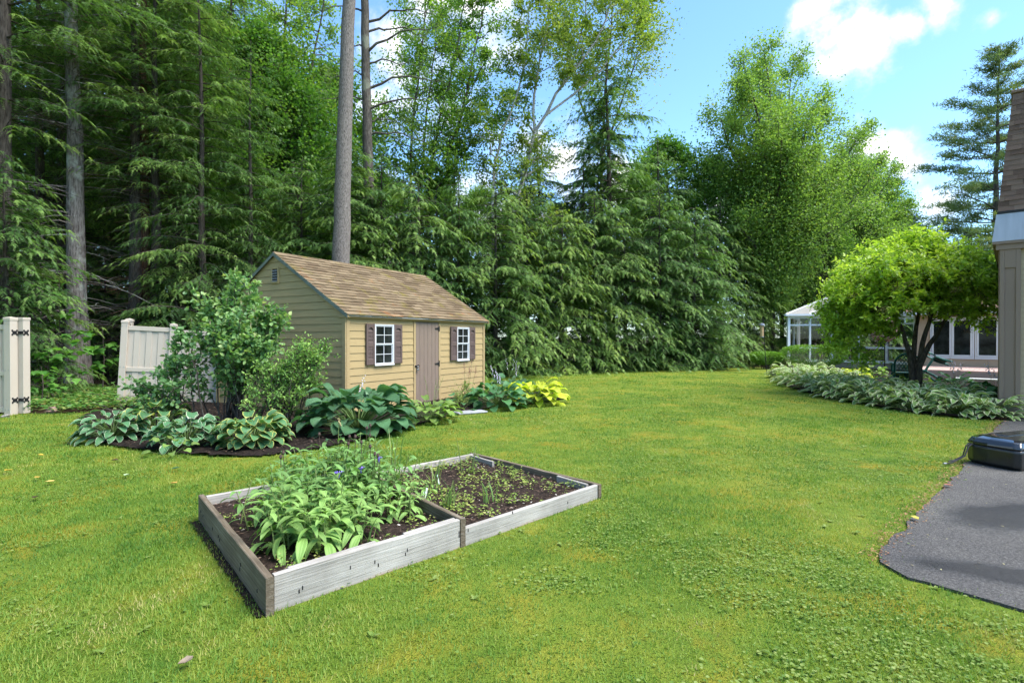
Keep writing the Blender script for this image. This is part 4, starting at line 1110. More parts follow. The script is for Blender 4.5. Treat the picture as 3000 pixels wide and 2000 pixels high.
# cargo box lying on the driveway
def gloss(name, col, rough, coat):
    m, n, l, b, out = nodes_of(name)
    t = noise(n, l, 9, 5, .6, 'Object'); r = ramp(n, [(.4, (rough * .8,) * 3), (.7, (rough * 1.25,) * 3)]); l.new(t.outputs[0], r.inputs[0]); l.new(r.outputs[0], b.inputs['Roughness'])
    b.inputs['Base Color'].default_value = (*col, 1); b.inputs['Coat Weight'].default_value = coat; b.inputs['Coat Roughness'].default_value = .06; b.inputs['Specular IOR Level'].default_value = .5
    return m
M_GLOSSB = gloss('gloss_black_plastic', (.010, .011, .012), .16, .9); M_MATTB = gloss('satin_black_plastic', (.014, .015, .015), .34, .2)
CB0 = (5.55, 6.62)
cbx = thing('cargo_box', 'black plastic roof cargo box lying on the asphalt driveway', 'cargo box', (CB0[0], CB0[1], .03), math.atan2(.34, .94))
CL, CW = 2.0, .58                                                   # local x away to the right, local y from the near side
def ring(z, ins, ends):
    return [(ins + .035, -CW + ins * .6, z), (ins, -CW + .05 + ins * .6, z), (ins * .8, -CW * .45, z), (ins + .015, -.10 - ins * .4, z), (ins + .08, -ins * .6, z), (CL - ins - .1, -ins * .6, z), (CL - ins, -.14, z), (CL - ins, -CW + .14, z), (CL - ins - .1, -CW + ins * .6, z)]
def loft(rings, cap0=True, cap1=True):
    mb = MB(); n_ = len(rings[0]); V = [v for r_ in rings for v in r_]; F = []
    for i in range(len(rings) - 1): F += [(i * n_ + j, i * n_ + (j + 1) % n_, (i + 1) * n_ + (j + 1) % n_, (i + 1) * n_ + j) for j in range(n_)]
    if cap0: F.append(tuple(range(n_ - 1, -1, -1)))
    if cap1: F.append(tuple((len(rings) - 1) * n_ + j for j in range(n_)))
    return mb.add(V, F)
def bevel(o, w, seg=2):
    md = o.modifiers.new('bevel', 'BEVEL'); md.width = w; md.segments = seg; md.limit_method = 'ANGLE'; md.angle_limit = R(25)
    return o
bevel(loft([ring(.0, .05, (.12,)), ring(.035, .012, (.12,)), ring(.215, .0, (.12,)), ring(.235, .018, (.12,))]).build('tray', M_MATTB, cbx, smooth=False), .012)
bevel(loft([ring(.2355, .008, (.13,)), ring(.262, .008, (.13,)), ring(.315, .05, (.15,)), ring(.335, .12, (.2,)), ring(.34, .22, (.2,))]).build('lid', M_GLOSSB, cbx), .012)
mb = MB(); mb.box(.33, CL - .25, -CW + .28, -CW + .36, .335, .348, .006); mb.box(.33, CL - .25, -.24, -.16, .335, .348, .006); mb.build('lid_rib', M_GLOSSB, cbx)
mb = MB(); mb.box(.15, .28, -CW - .012, -CW + .02, .205, .232, .006); mb.build('lock_rim', M_STEEL, cbx)
mb = MB(); mb.box(.19, .23, -CW - .03, -CW - .013, .10, .20, .006); mb.tube([(.21, -CW - .035, .22), (.21, -CW - .006, .22)], .022, 10); mb.build('lock', M_STEEL, cbx)
st_ = [(.02, -.10, .235), (-.04, -.09, .20), (-.12, -.10, .10), (-.22, -.07, .045), (-.30, -.05, .015), (-.38, -.05, .015)]
mb = MB(); mb.tube(st_, .009, 6); mb.tube([(p[0] + .012, p[1] + .03, p[2] + .012 * math.sin(i * 2)) for i, p in enumerate(st_[:5])], .008, 6); mb.build('strap', M_BLACK, cbx)
MB().tube([(-.38, -.05, .018), (-.42, -.045, .018)], .012, 6).build('buckle', M_STEEL, cbx)
# ------------------------------------------------------------------ trees
M_BARK_H = bark_mat('hemlock_bark', (.030, .024, .020), (.105, .088, .076), lich=None)
M_BARK_L = bark_mat('lichen_grey_bark', (.06, .045, .04), (.25, .225, .205), lich=(.36, .37, .33))
M_BARK_P = bark_mat('grey_pine_bark', (.05, .042, .036), (.27, .24, .215), stretch=(20, 20, 4.5), bmp=1.0)
M_BARK_S = bark_mat('slim_pine_bark', (.035, .03, .025), (.14, .12, .10), lich=(.2, .2, .15))
M_BARK_R = bark_mat('red_brown_bark', (.05, .028, .018), (.19, .105, .066))
M_BARK_W = bark_mat('white_birch_bark', (.16, .14, .125), (.52, .49, .45), stretch=(2, 2, 9), bmp=.3)
M_BARK_D = bark_mat('dark_stem_bark', (.035, .028, .022), (.13, .11, .09))
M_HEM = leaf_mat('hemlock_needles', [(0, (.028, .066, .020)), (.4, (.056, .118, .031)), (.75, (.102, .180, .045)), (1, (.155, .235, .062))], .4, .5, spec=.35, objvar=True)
M_HEMB = leaf_mat('hemlock_needles_blue', [(0, (.020, .048, .020)), (.5, (.040, .088, .034)), (1, (.085, .150, .055))], .28, .5, spec=.35)
M_MAPLE = leaf_mat('maple_leaves', [(0, (.065, .125, .028)), (.5, (.115, .19, .042)), (.9, (.165, .235, .055)), (1, (.28, .26, .06))], .5, .45, gain=1.6)
M_BIRCH = leaf_mat('birch_leaves', [(0, (.055, .105, .016)), (.5, (.115, .175, .026)), (1, (.20, .235, .045))], .45, .45)
M_DEEP = leaf_mat('woodland_leaves', [(0, (.04, .10, .018)), (.6, (.075, .16, .026)), (1, (.135, .215, .04))], .5, .45, objvar=True)
M_PINE = leaf_mat('pine_needles', [(0, (.045, .085, .036)), (.5, (.085, .13, .048)), (.85, (.14, .165, .05)), (1, (.19, .18, .055))], .35, .5, gain=1.6)

def sprays(acc, base, dirv, length, tintv, rng, K=9, nl=.075, nw=.024, droop=.5, flat=True):
    """flat fern-like twigs: K needlet pairs along each twig"""
    n = len(base); D = norm(dirv); up = np.tile(np.array([[0, 0, 1.0]]), (n, 1)) + .35 * (rng.random((n, 3)) - .5)
    Sd = norm(np.cross(D, up)); Nn = np.cross(Sd, D)
    u = (np.arange(K) + .5) / K
    P = base[:, None] + D[:, None] * (length[:, None] * u)[..., None]
    P[..., 2] -= droop * length[:, None] * u[None] ** 2
    Dd = np.repeat(D[:, None], K, 1).copy(); Dd[..., 2] -= droop * 1.6 * u[None]; Dd = norm(Dd)
    sc = np.clip(length / (K * .042), .6, 1.8)
    for sgn in (1, -1):
        a = Dd * .66 + sgn * Sd[:, None] * .75 + .22 * (rng.random((n, K, 3)) - .5)
        a[..., 2] -= .18
        L = nl * sc[:, None] * (1.15 - .65 * u)[None] * (.75 + .5 * rng.random((n, K)))
        t = np.clip(tintv[:, None] + .14 * (rng.random((n, K)) - .5), 0, 1)
        NN = np.repeat(Nn[:, None], K, 1) + .5 * (rng.random((n, K, 3)) - .5)
        leaves(acc, P.reshape(-1, 3), a.reshape(-1, 3), NN.reshape(-1, 3), L.ravel(), (L * nw / nl).ravel(), 'needle', t.ravel())

def make_hemlock(seed, H, Rr, zb, nb, trunk_r, droop=.30, dead=0, dead_z=(1.0, 6.0), K=8, nl=.085, nw=.03, gap=.17, tb=.45, full=.75, top_lean=0.0, rise=.18):
    rng = np.random.default_rng(seed)
    zz = np.linspace(0, H, 10); wob = np.cumsum(rng.normal(0, .035, (10, 2)), 0); wob -= wob[0]
    tp = np.column_stack([wob[:, 0] + top_lean * (zz / H) ** 2, wob[:, 1], zz])
    tr = trunk_r * (1 - .93 * (zz / H) ** 1.1); tr[0] *= 1.35
    wood = Acc(); wood.tube(tp, tr, 9)
    fol = Acc()
    bases, dirs, lens, tints = [], [], [], []
    def tpos(z): return np.array([np.interp(z, zz, tp[:, 0]), np.interp(z, zz, tp[:, 1]), z])
    az = rng.random() * 6
    def bough(p0, d, L, rs, dr, r0, bt, twmax):
        sd = np.array([-d[1], d[0], 0]); s = np.linspace(0, 1, 6); curve = rng.normal(0, .12)
        path = p0 + d * (L * s)[:, None] + sd * (curve * L * s ** 2)[:, None]; path[:, 2] += L * (rs * s - dr * s ** 2) + rng.normal(0, .02, 6) * s
        wood.tube(path, np.linspace(r0, .003, 6), 3)
        ns = max(3, int(L / gap)); ss = np.linspace(.16, .98, ns)
        for sgn in (1, -1):
            s2 = ss + rng.normal(0, .03, ns)
            pb = np.stack([np.interp(s2, s, path[:, k]) for k in range(3)], 1)
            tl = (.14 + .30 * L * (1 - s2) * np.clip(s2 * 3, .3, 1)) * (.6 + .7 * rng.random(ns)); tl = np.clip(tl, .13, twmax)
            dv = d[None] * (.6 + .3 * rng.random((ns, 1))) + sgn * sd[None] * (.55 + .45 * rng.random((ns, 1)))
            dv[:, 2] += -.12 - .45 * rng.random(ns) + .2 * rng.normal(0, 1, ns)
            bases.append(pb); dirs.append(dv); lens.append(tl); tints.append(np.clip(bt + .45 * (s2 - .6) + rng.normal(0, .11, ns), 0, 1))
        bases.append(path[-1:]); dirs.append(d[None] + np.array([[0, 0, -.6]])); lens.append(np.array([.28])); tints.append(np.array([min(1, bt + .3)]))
        return path, s
    for i in range(nb):
        t = (i + rng.random()) / nb; z = zb + (H - zb) * t ** .92
        az += 2.4 + rng.normal(0, .5)
        L = Rr * ((1 - t) ** full) * (.4 + .8 * rng.random() ** .8) + .2
        d = np.array([math.cos(az), math.sin(az), 0]); dr = droop * (.5 + .9 * rng.random()); bt = np.clip(tb + rng.normal(0, .2), 0, 1)
        path, s = bough(tpos(z), d, L, rise * (.4 + 1.3 * rng.random()), dr, .012 + .008 * L, bt, .5)
        if L > .9:
            for q in range(int(2 + L * 1.1)):
                f = .22 + .62 * rng.random(); p1 = np.array([np.interp(f, s, path[:, k]) for k in range(3)]); a2 = math.atan2(d[1], d[0]) + (1 if q % 2 else -1) * (.45 + .5 * rng.random())
                bough(p1, np.array([math.cos(a2), math.sin(a2), 0]), L * (1 - f) * (.55 + .5 * rng.random()) + .2, -.02 - .25 * rng.random(), dr * .7, .008, np.clip(bt + rng.normal(0, .1), 0, 1), .42)
    B = np.concatenate(bases); Dv = np.concatenate(dirs); Ls = np.concatenate(lens); Tt = np.concatenate(tints)
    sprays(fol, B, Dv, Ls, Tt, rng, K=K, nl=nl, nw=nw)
    for i in range(dead):                   # bare dead twigs on the lower trunk
        z = dead_z[0] + (dead_z[1] - dead_z[0]) * rng.random(); a = rng.random() * 6.283; L = .7 + 1.9 * rng.random()
        d = np.array([math.cos(a), math.sin(a), 0]); s = np.linspace(0, 1, 5); kx = rng.normal(0, .15)
        path = tpos(z) + d * (L * s)[:, None]; path[:, 2] += L * ((.25 * rng.random() - .05) * s - .25 * s ** 2); path[:, 0] += kx * s ** 2
        wood.tube(path, np.linspace(.016, .004, 5), 3)
        for q in (2, 3):
            e = path[q] + np.array([rng.normal(0, .3), rng.normal(0, .3), rng.normal(-.08, .15)]); wood.tube([path[q], (path[q] + e) / 2 + .02, e], [.006, .004, .002], 3)
    return wood.mesh('trunk', True), fol.mesh('crown')

HEM = {
    'skirt': make_hemlock(1, 9.0, 2.8, .15, 125, .13, .40, tb=.52, full=.5, K=8, nl=.10, nw=.046, gap=.21),
    'skirt2': make_hemlock(2, 8.0, 2.7, .1, 115, .12, .46, tb=.62, full=.45, K=8, nl=.10, nw=.046, gap=.21),
    'mid': make_hemlock(3, 12.5, 3.1, .3, 130, .17, .36, tb=.50, full=.5, K=8, nl=.12, nw=.052, gap=.24),
    'open': make_hemlock(4, 17.5, 4.2, 4.2, 85, .26, .24, dead=16, dead_z=(1.5, 6), tb=.46, full=.5, gap=.25, K=8, nl=.13, nw=.052),
    'tall': make_hemlock(5, 21.0, 3.4, 7.2, 75, .25, .36, dead=95, dead_z=(1.2, 9.5), tb=.46, full=.4, gap=.19, K=9, nl=.075, nw=.032),
    'wood': make_hemlock(6, 19.0, 3.0, 2.6, 120, .19, .42, dead=50, dead_z=(.6, 7), tb=.54, full=.4, gap=.19, K=9, nl=.08, nw=.034),
}
def make_leafy(seed, H, Rr, n_lobes, leaf, nl_, tb, zb=.25):
    """full broad-leaved understory crown: leaf sprays on many small branches"""
    rng = np.random.default_rng(seed); wood = Acc(); fol = Acc(); zz = np.linspace(0, H * .92, 9); tp = np.column_stack([np.cumsum(rng.normal(0, .07, 9)), np.cumsum(rng.normal(0, .07, 9)), zz]); wood.tube(tp, .13 * (1 - .9 * zz / H) + .01, 7)
    Ps, Ds, Ts = [], [], []
    for i in range(n_lobes):
        t = rng.random() ** .85; z = H * (zb + (1 - zb) * t); a = rng.random() * 6.283; prof = math.sin(math.pi * min(1, .18 + .82 * t)) ** .7; L = Rr * prof * (.35 + .75 * rng.random() ** .6); z0 = max(.3, z - .55 * L)
        p0 = np.array([np.interp(z0, zz, tp[:, 0]), np.interp(z0, zz, tp[:, 1]), z0]); e = p0 + np.array([math.cos(a) * L, math.sin(a) * L, z - z0]); mid = (p0 + e) / 2 + rng.normal(0, .12, 3); wood.tube([p0, mid, e], [.03, .016, .004], 4); d = norm(e - p0); tl = np.clip(tb + rng.normal(0, .14), 0, 1)
        for j in range(6):
            f = .45 + .6 * rng.random(); c = p0 + (e - p0) * f; d2 = norm(d * .5 + rng.normal(0, .7, 3)); l2 = .35 + .5 * rng.random(); e2 = c + d2 * l2; wood.tube([c, e2], [.006, .002], 3)
            tt = rng.random((nl_, 1)); Ps.append(c + (e2 - c) * tt * 1.1 + rng.normal(0, .13, (nl_, 3))); Ds.append(d2 + rng.normal(0, .8, (nl_, 3)) + np.array([0, 0, -.4])); Ts.append(np.clip(tl + rng.normal(0, .12, nl_), 0, 1))
    P = np.concatenate(Ps); ll = leaf * (.7 + .6 * rng.random(len(P))); leaves(fol, P, np.concatenate(Ds), np.array([0, 0, 1.0]) + rng.normal(0, .55, (len(P), 3)), ll, ll * .75, 'diamond', np.concatenate(Ts))
    return wood.mesh('trunk', True), fol.mesh('crown')
LEAFY = {'leafy': make_leafy(21, 11.0, 3.4, 190, .125, 26, .5), 'leafy2': make_leafy(22, 13.0, 3.2, 200, .12, 26, .6, .35)}
for k_, (w_, c_) in LEAFY.items():
    w_.materials.append(M_BARK_D); c_.materials.append(M_DEEP)
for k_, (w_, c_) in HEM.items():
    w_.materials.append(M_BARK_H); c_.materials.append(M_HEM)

HEM.update(LEAFY)
def put_tree(name, label, pos, kind, s=1.0, rz=None, sz=None, group=None, cat='tree', bark=None, crown=None, tilt=0.0):
    tr, cr = HEM[kind]
    o = thing(name, label, cat, (pos[0], pos[1], -.02), 0, group)
    o.rotation_euler = (tilt, 0, rz if rz is not None else (pos[0] * 12.9898 + pos[1] * 78.233) % 6.283); o.scale = (s, s, sz or s)
    for nm, me, mt in (('trunk', tr, bark), ('crown', cr, crown)):
        c = link(nm, me, parent=o)
        if mt is not None:
            c.material_slots[0].link = 'OBJECT'; c.material_slots[0].material = mt
    return o

# hemlock screen behind the lawn, left to right
SCREEN = [
    (1010, 19.2, 'mid', .72, 'dark hemlock just behind the shed ridge, left of the two pine trunks'),
    (1120, 20.6, 'skirt', .95, 'hemlock rising directly behind the middle of the shed roof'),
    (1235, 20.8, 'skirt2', 1.0, 'drooping hemlock behind the right half of the shed roof'),
    (1340, 21.6, 'mid', .66, 'hemlock behind the right end of the shed roof'),
    (1450, 22.6, 'skirt2', 1.02, 'first hemlock right of the shed, boughs down to the lawn'),
    (1545, 24.4, 'skirt', 1.0, 'hemlock standing second right of the shed'),
    (1640, 24.3, 'skirt2', .92, 'low hemlock with pale drooping tips, third right of the shed'),
    (1740, 25.6, 'skirt', .96, 'hemlock in front of the thin dark spruce trunks'),
    (1835, 25.8, 'skirt2', .90, 'low hemlock below the tall open hemlock'),
    (1930, 26.8, 'skirt', 1.03, 'hemlock of the screen left of the leafy maple'),
    (2030, 27.3, 'skirt2', 1.02, 'bright green drooping hemlock in the middle of the lawn edge'),
    (2110, 30.2, 'skirt', 1.05, 'screen hemlock under the left side of the maple crown'),
    (2185, 32.0, 'skirt2', 1.0, 'hemlock directly behind the bird feeder'),
    (2290, 37.0, 'mid', .95, 'dark hemlock left of the sunroom roof'),
    (2400, 36.0, 'mid', .95, 'hemlock rising behind the sunroom roof'),
    (2510, 38.0, 'mid', 1.0, 'hemlock behind the round tree, right of the sunroom'),
    (2630, 41.0, 'mid', 1.02, 'hemlock behind the crown of the round tree'),
    (2740, 43.0, 'mid', .9, 'hemlock below the right pine, left of the house roof'),
    (2850, 44.0, 'mid', .92, 'dark hemlock at the foot of the right pine'),
    (2960, 42.0, 'mid', .9, 'hemlock partly hidden by the house corner roof'),
]
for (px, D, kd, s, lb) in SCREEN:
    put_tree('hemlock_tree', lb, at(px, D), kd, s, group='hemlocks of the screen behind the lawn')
put_tree('hemlock_tree', 'tall open hemlock with bare trunk rising above the middle of the screen', at(1790, 28.8), 'open', .98, rz=.6)
put_tree('hemlock_tree', 'slim hemlock between the tall open hemlock and the maple', at(1985, 31.5), 'mid', .8)
put_tree('hemlock_tree', 'airy hemlock sloping down to the right of the tall open one', at(1925, 30.5), 'open', .74, rz=5.2)
put_tree('spruce_tree', 'thin dark spruce trunk, left of the pair before the tall hemlock', at(1712, 29.5), 'open', .66, rz=2.0)
put_tree('spruce_tree', 'thin dark spruce trunk, right of the pair before the tall hemlock', at(1742, 30.5), 'open', .70, rz=4.1)
put_tree('spruce_tree', 'thin dark straight trunk right of the forked white birch', at(1585, 31), 'open', .78, rz=1.2)

for (px, D, kd, s_, lb) in ((1130, 30, 'leafy', .95, 'broad leaved tree behind the screen above the shed roof'), (1270, 31, 'leafy2', .8, 'broad leaved tree behind the screen right of the slim pine'), (1400, 33, 'leafy', .95, 'broad leaved tree behind the screen left of the white birches'), (1530, 33, 'leafy2', .78, 'broad leaved tree behind the forked white birch'), (1650, 34, 'leafy', .9, 'broad leaved tree behind the thin spruces'), (1860, 34, 'leafy2', .9, 'broad leaved tree right of the tall open hemlock'), (1960, 36, 'leafy', 1.35, 'broad leaved tree between tall hemlock and large maple'), (2080, 35, 'leafy2', 1.0, 'broad leaved tree under the left edge of the large maple'),
                            (2380, 38, 'leafy', 1.2, 'broad leaved tree below the right side of the large maple'), (2500, 41, 'leafy2', 1.15, 'broad leaved tree behind the smaller maple'), (2660, 44, 'leafy', 1.0, 'broad leaved tree left of the right pine'), (2420, 34, 'leafy', .8, 'low broad leaved tree behind the sunroom roof'),
                            (640, 25, 'leafy2', 1.25, 'leafy tree in the wood above the tall shrub'), (760, 24, 'leafy2', 1.15, 'leafy tree in the wood above the shed gable'), (880, 23.5, 'leafy', 1.1, 'leafy tree in the wood left of the thick pine'), (950, 27, 'leafy2', 1.15, 'leafy tree behind the thick pine trunk'), (520, 28, 'leafy2', 1.4, 'leafy tree high behind the fence panel'), (300, 30, 'leafy2', 1.5, 'leafy tree high behind the lichen covered trunk')):
    put_tree('broadleaf_tree', lb, at(px, D), kd, s_, group='broad leaved trees behind the hemlocks')
# left wood, near trees
put_tree('hemlock_tree', 'thick grey hemlock trunk at the left picture edge', at(10, 14.6), 'tall', 1.0, rz=.4, bark=M_BARK_H)
put_tree('hemlock_tree', 'lichen covered grey trunk between the two vinyl fences', gp(232, 1138), 'tall', 1.12, rz=2.2, bark=M_BARK_L, tilt=-.01)
put_tree('hemlock_tree', 'dark trunk close behind the left of the lichen covered one', at(118, 18.2), 'tall', .8, rz=5.0)
put_tree('hemlock_tree', 'dark slim trunk half hidden behind the lichen covered one', at(186, 20.0), 'tall', .85, rz=3.3)
put_tree('hemlock_tree', 'dark trunk left of the close trio behind the fence panel', at(396, 17.6), 'tall', .85, rz=.9, bark=M_BARK_H)
put_tree('hemlock_tree', 'reddish brown trunk in the middle of the close trio', at(424, 18.0), 'tall', .9, rz=4.4, bark=M_BARK_R)
put_tree('hemlock_tree', 'dark trunk right of the close trio behind the fence panel', at(460, 17.8), 'tall', .78, rz=2.7, bark=M_BARK_H)
put_tree('hemlock_tree', 'leafy hemlock behind the tall shrub and the shed gable', at(600, 17.6), 'wood', .75, rz=1.9)
put_tree('hemlock_tree', 'hemlock with drooping boughs over the shed gable peak', at(735, 18.4), 'wood', .62, rz=.2)
put_tree('hemlock_tree', 'hemlock just left of the big pine trunk', at(885, 19.6), 'skirt', .9, rz=3.0)
put_tree('young_hemlock', 'young hemlock with low boughs behind the left fence', at(15, 13.6), 'skirt', .7, rz=1.0)
put_tree('young_hemlock', 'young hemlock behind the opening between the fences', at(310, 21.5), 'skirt', .6, rz=3.0)
put_tree('young_hemlock', 'young hemlock behind the vinyl panel at the shrub', at(520, 17.4), 'skirt2', .62, rz=3.4)
k = 0
for (x0, D, kd, s) in ((-30, 20, 'wood', 1), (40, 24, 'tall', 1), (150, 25, 'wood', 1.1), (250, 22.5, 'wood', 1), (330, 26, 'tall', 1.05), (430, 24, 'wood', 1.1), (520, 22, 'wood', 1.05), (580, 27, 'tall', 1.0), (670, 24, 'wood', 1.0),
                       (760, 27, 'wood', .95), (-120, 17, 'wood', 1.05), (90, 31, 'skirt', 1.4), (220, 32, 'skirt', 1.5), (340, 33, 'skirt', 1.5), (450, 32, 'skirt', 1.4), (560, 32, 'skirt', 1.45), (670, 31, 'skirt', 1.3), (790, 30, 'skirt', 1.2), (900, 29, 'skirt', 1.1), (-20, 31, 'skirt', 1.5), (1000, 27, 'skirt', .95)):
    put_tree('hemlock_tree', 'dim hemlock deep in the dark wood behind the fences', at(x0, D), kd, s, group='hemlocks deep in the dark wood'); k += 1

# unseen trees added past the left picture edge, keeping skylight off the shed gable
for (x, y, kd, s_) in ((-17, 8, 'leafy2', 1.3), (-18, 3, 'wood', .9), (-17.5, -2, 'leafy2', 1.4), (-18.5, -8, 'leafy', 1.5), (-21, 6, 'wood', 1.0)):
    put_tree('broadleaf_tree' if 'leafy' in kd else 'hemlock_tree', 'unseen tree added beyond the left picture edge to shade the shed', (x, y), kd, s_, group='unseen shade trees added beyond the left picture edge')

# ---- broad-leaved trees from drawn stems
def stem_tree(name, label, base, stems, leafmat, barkmat, seed, leaf=.10, nleaf=54, bl=1.6, zmin=.35, per_m=2.2, spread=.34, up=.5, tb=.5, cat='tree', crown_r=None, shape='diamond', sub=5):
    """stems: list of (points relative to base, r0, r1); side branches and leaf sprays grow from their upper part"""
    rng = np.random.default_rng(seed); wood = Acc(); fol = Acc()
    P_, D_2, T_ = [], [], []
    for (pts, r0, r1) in stems:
        pts = np.asarray(pts, float); seg = np.linalg.norm(np.diff(pts, axis=0), axis=1); cum = np.concatenate([[0], np.cumsum(seg)]); tot = cum[-1]
        nn = max(6, int(tot / .8)); q = np.linspace(0, tot, nn); pp = np.stack([np.interp(q, cum, pts[:, k]) for k in range(3)], 1)
        pp[1:-1] += rng.normal(0, .03, (nn - 2, 3)); wood.tube(pp, np.linspace(r0, r1, nn), 7)
        nb = int(tot * (1 - zmin) * per_m)
        for i in range(nb):
            f = zmin + (1 - zmin) * (i + rng.random()) / nb; p0 = np.array([np.interp(f * tot, cum, pts[:, k]) for k in range(3)])
            a = rng.random() * 6.283; rel_ = (f - zmin) / (1 - zmin); L = bl * (.55 + .7 * rng.random()) * (1 - .6 * rel_ ** 2) * min(1, .45 + 2 * rel_)
            d = norm(np.array([math.cos(a), math.sin(a), up * (.4 + rng.random())])); s = np.linspace(0, 1, 5)
            br = p0 + d * (L * s)[:, None]; br[:, 2] += .15 * L * s ** 2 - .25 * L * s ** 3; br[1:] += rng.normal(0, .05 * L, (4, 3))
            wood.tube(br, np.linspace(max(.008, r1 + (r0 - r1) * (1 - f) * .35), .004, 5), 4)
            for j in range(sub):
                fs = .25 + .75 * rng.random(); q0 = np.array([np.interp(fs, s, br[:, k]) for k in range(3)])
                dd = norm(d + rng.normal(0, .75, 3)); l2 = L * .38 * (.5 + rng.random()); e = q0 + dd * l2
                wood.tube([q0, (q0 + e) / 2 + rng.normal(0, .03, 3), e], [.006, .004, .002], 3)
                tt = rng.random((nleaf, 1)) ** .8; c = q0 + (e - q0) * tt * 1.1
                P_.append(c + rng.normal(0, spread * .5 * (l2 + .12), (nleaf, 3))); D_2.append(dd + rng.normal(0, .8, (nleaf, 3)) + np.array([0, 0, -.35]))
                T_.append(np.clip(tb + rng.normal(0, .13) + rng.normal(0, .12, nleaf), 0, 1))
    P = np.concatenate(P_); Dv = np.concatenate(D_2); T = np.concatenate(T_); n = len(P)
    ll = leaf * (.7 + .65 * rng.random(n))
    leaves(fol, P, Dv, np.array([0, 0, 1.0]) + rng.normal(0, .55, (n, 3)), ll, ll * .72, shape, T)
    o = thing(name, label, cat, (base[0], base[1], 0))
    link('trunk', wood.mesh('trunk', True), barkmat, o); link('crown', fol.mesh('crown'), leafmat, o)
    return o
def pline(D, base, pts, dy=0.0):
    """stem through photograph pixels at distance D, relative to the tree's base; dy lets it lean towards / away"""
    out = []
    for i, (px, py) in enumerate(pts):
        dd = D + dy * i / max(1, len(pts) - 1); x = (px - 1500) / FPX * dd; out.append((x - base[0], dd - base[1], CAM_H + (990 - py) / FPX * dd))
    return out

# the two big pine trunks behind the shed
def pine_trunk(name, label, D, pts, r0, r1, bark, limbs, seed, tufts=True):
    rng = np.random.default_rng(seed); base = at(pts[0][0], D); wood = Acc(); fol = Acc()
    pp = pline(D, base, pts); pp[0] = (pp[0][0], pp[0][1], -.05)
    P = np.asarray(pp); q = np.linspace(0, 1, 26); t = np.linspace(0, 1, len(P)); P2 = np.stack([np.interp(q, t, P[:, k]) for k in range(3)], 1)
    P2[1:-1, :2] += rng.normal(0, .012, (24, 2))
    wood.tube(P2, np.linspace(r0, r1, 26), 18)
    B, Dv, Ls, Tt = [], [], [], []
    for (f, a, L, rise) in limbs:
        p0 = np.array([np.interp(f, q, P2[:, k]) for k in range(3)]); d = np.array([math.cos(a), math.sin(a) * .8, 0]); s = np.linspace(0, 1, 7)
        br = p0 + d * (L * s)[:, None]; br[:, 2] += L * (rise * s + .12 * np.sin(s * 5) * s); br[1:] += rng.normal(0, .05, (6, 3))
        wood.tube(br, np.linspace(.022 + .012 * L, .006, 7), 5)
        for k in range(2, 7):
            for j in range(2):
                e = br[k] + norm(d + rng.normal(0, .7, 3)) * (.25 + .5 * rng.random()); wood.tube([br[k], (br[k] + e) / 2 + rng.normal(0, .03, 3), e], [.010, .006, .003], 3)
                if tufts and k > 3 and rng.random() < .8:
                    m = 26; B.append(e + rng.normal(0, .16, (m, 3))); Dv.append(norm(rng.normal(0, 1, (m, 3)) + d * .6)); Tt.append(np.clip(.4 + rng.normal(0, .15, m), 0, 1))
    o = thing(name, label, 'tree', (base[0], base[1], 0)); link('trunk', wood.mesh('trunk', True), bark, o)
    if B:
        B = np.concatenate(B); Dv = np.concatenate(Dv); ll = .12 + .09 * rng.random(len(B)); leaves(fol, B, Dv, rng.normal(0, 1, (len(B), 3)), ll, ll * .16, 'needle', np.concatenate(Tt)); link('crown', fol.mesh('crown'), M_PINE, o)
    return o
rl_ = np.random.default_rng(8)
pine_trunk('pine_tree', 'thick straight grey pine trunk standing behind the shed roof', 17.2, [(990, 1148), (998, 760), (1006, 520), (1018, 200), (1028, -120), (1036, -700), (1038, -1300)], .31, .12, M_BARK_P,
           [(.78, .3, 3.0, .1), (.74, 3.4, 3.2, .15), (.82, 2.0, 3.0, .15), (.86, 4.5, 3.0, .2), (.9, 1.2, 2.4, .2), (.95, 3.0, 2.0, .25), (.70, 5.4, 2.6, .1), (.62, 3.2, 1.6, .25), (.66, 3.5, 2.2, .2)], 31)
pine_trunk('pine_tree', 'slimmer dark pine trunk with bare side limbs right of the thick one', 21.5, [(1092, 1104), (1086, 760), (1080, 500), (1074, 250), (1068, 0), (1066, -500), (1066, -900)], .25, .10, M_BARK_S,
           [(.40, .15, 2.2, .1), (.43, .5, 1.3, .2), (.45, -.2, 2.7, .2), (.47, 3.3, 1.6, .1), (.49, .2, 3.3, .32), (.52, 3.0, 1.4, .1), (.54, .1, 2.0, .12), (.56, -.3, 3.2, .34), (.57, 3.6, 1.3, .1), (.60, .3, 2.4, .2), (.62, .0, 3.0, .25), (.64, 3.0, 2.0, .2), (.66, -.3, 2.6, .3), (.69, .4, 2.6, .2), (.73, 3.3, 2.4, .2), (.75, .1, 3.2, .2), (.8, .4, 2.8, .2), (.8, 3.2, 2.4, .2), (.86, 1.0, 2.2, .2), (.9, 4, 2, .3)], 32)

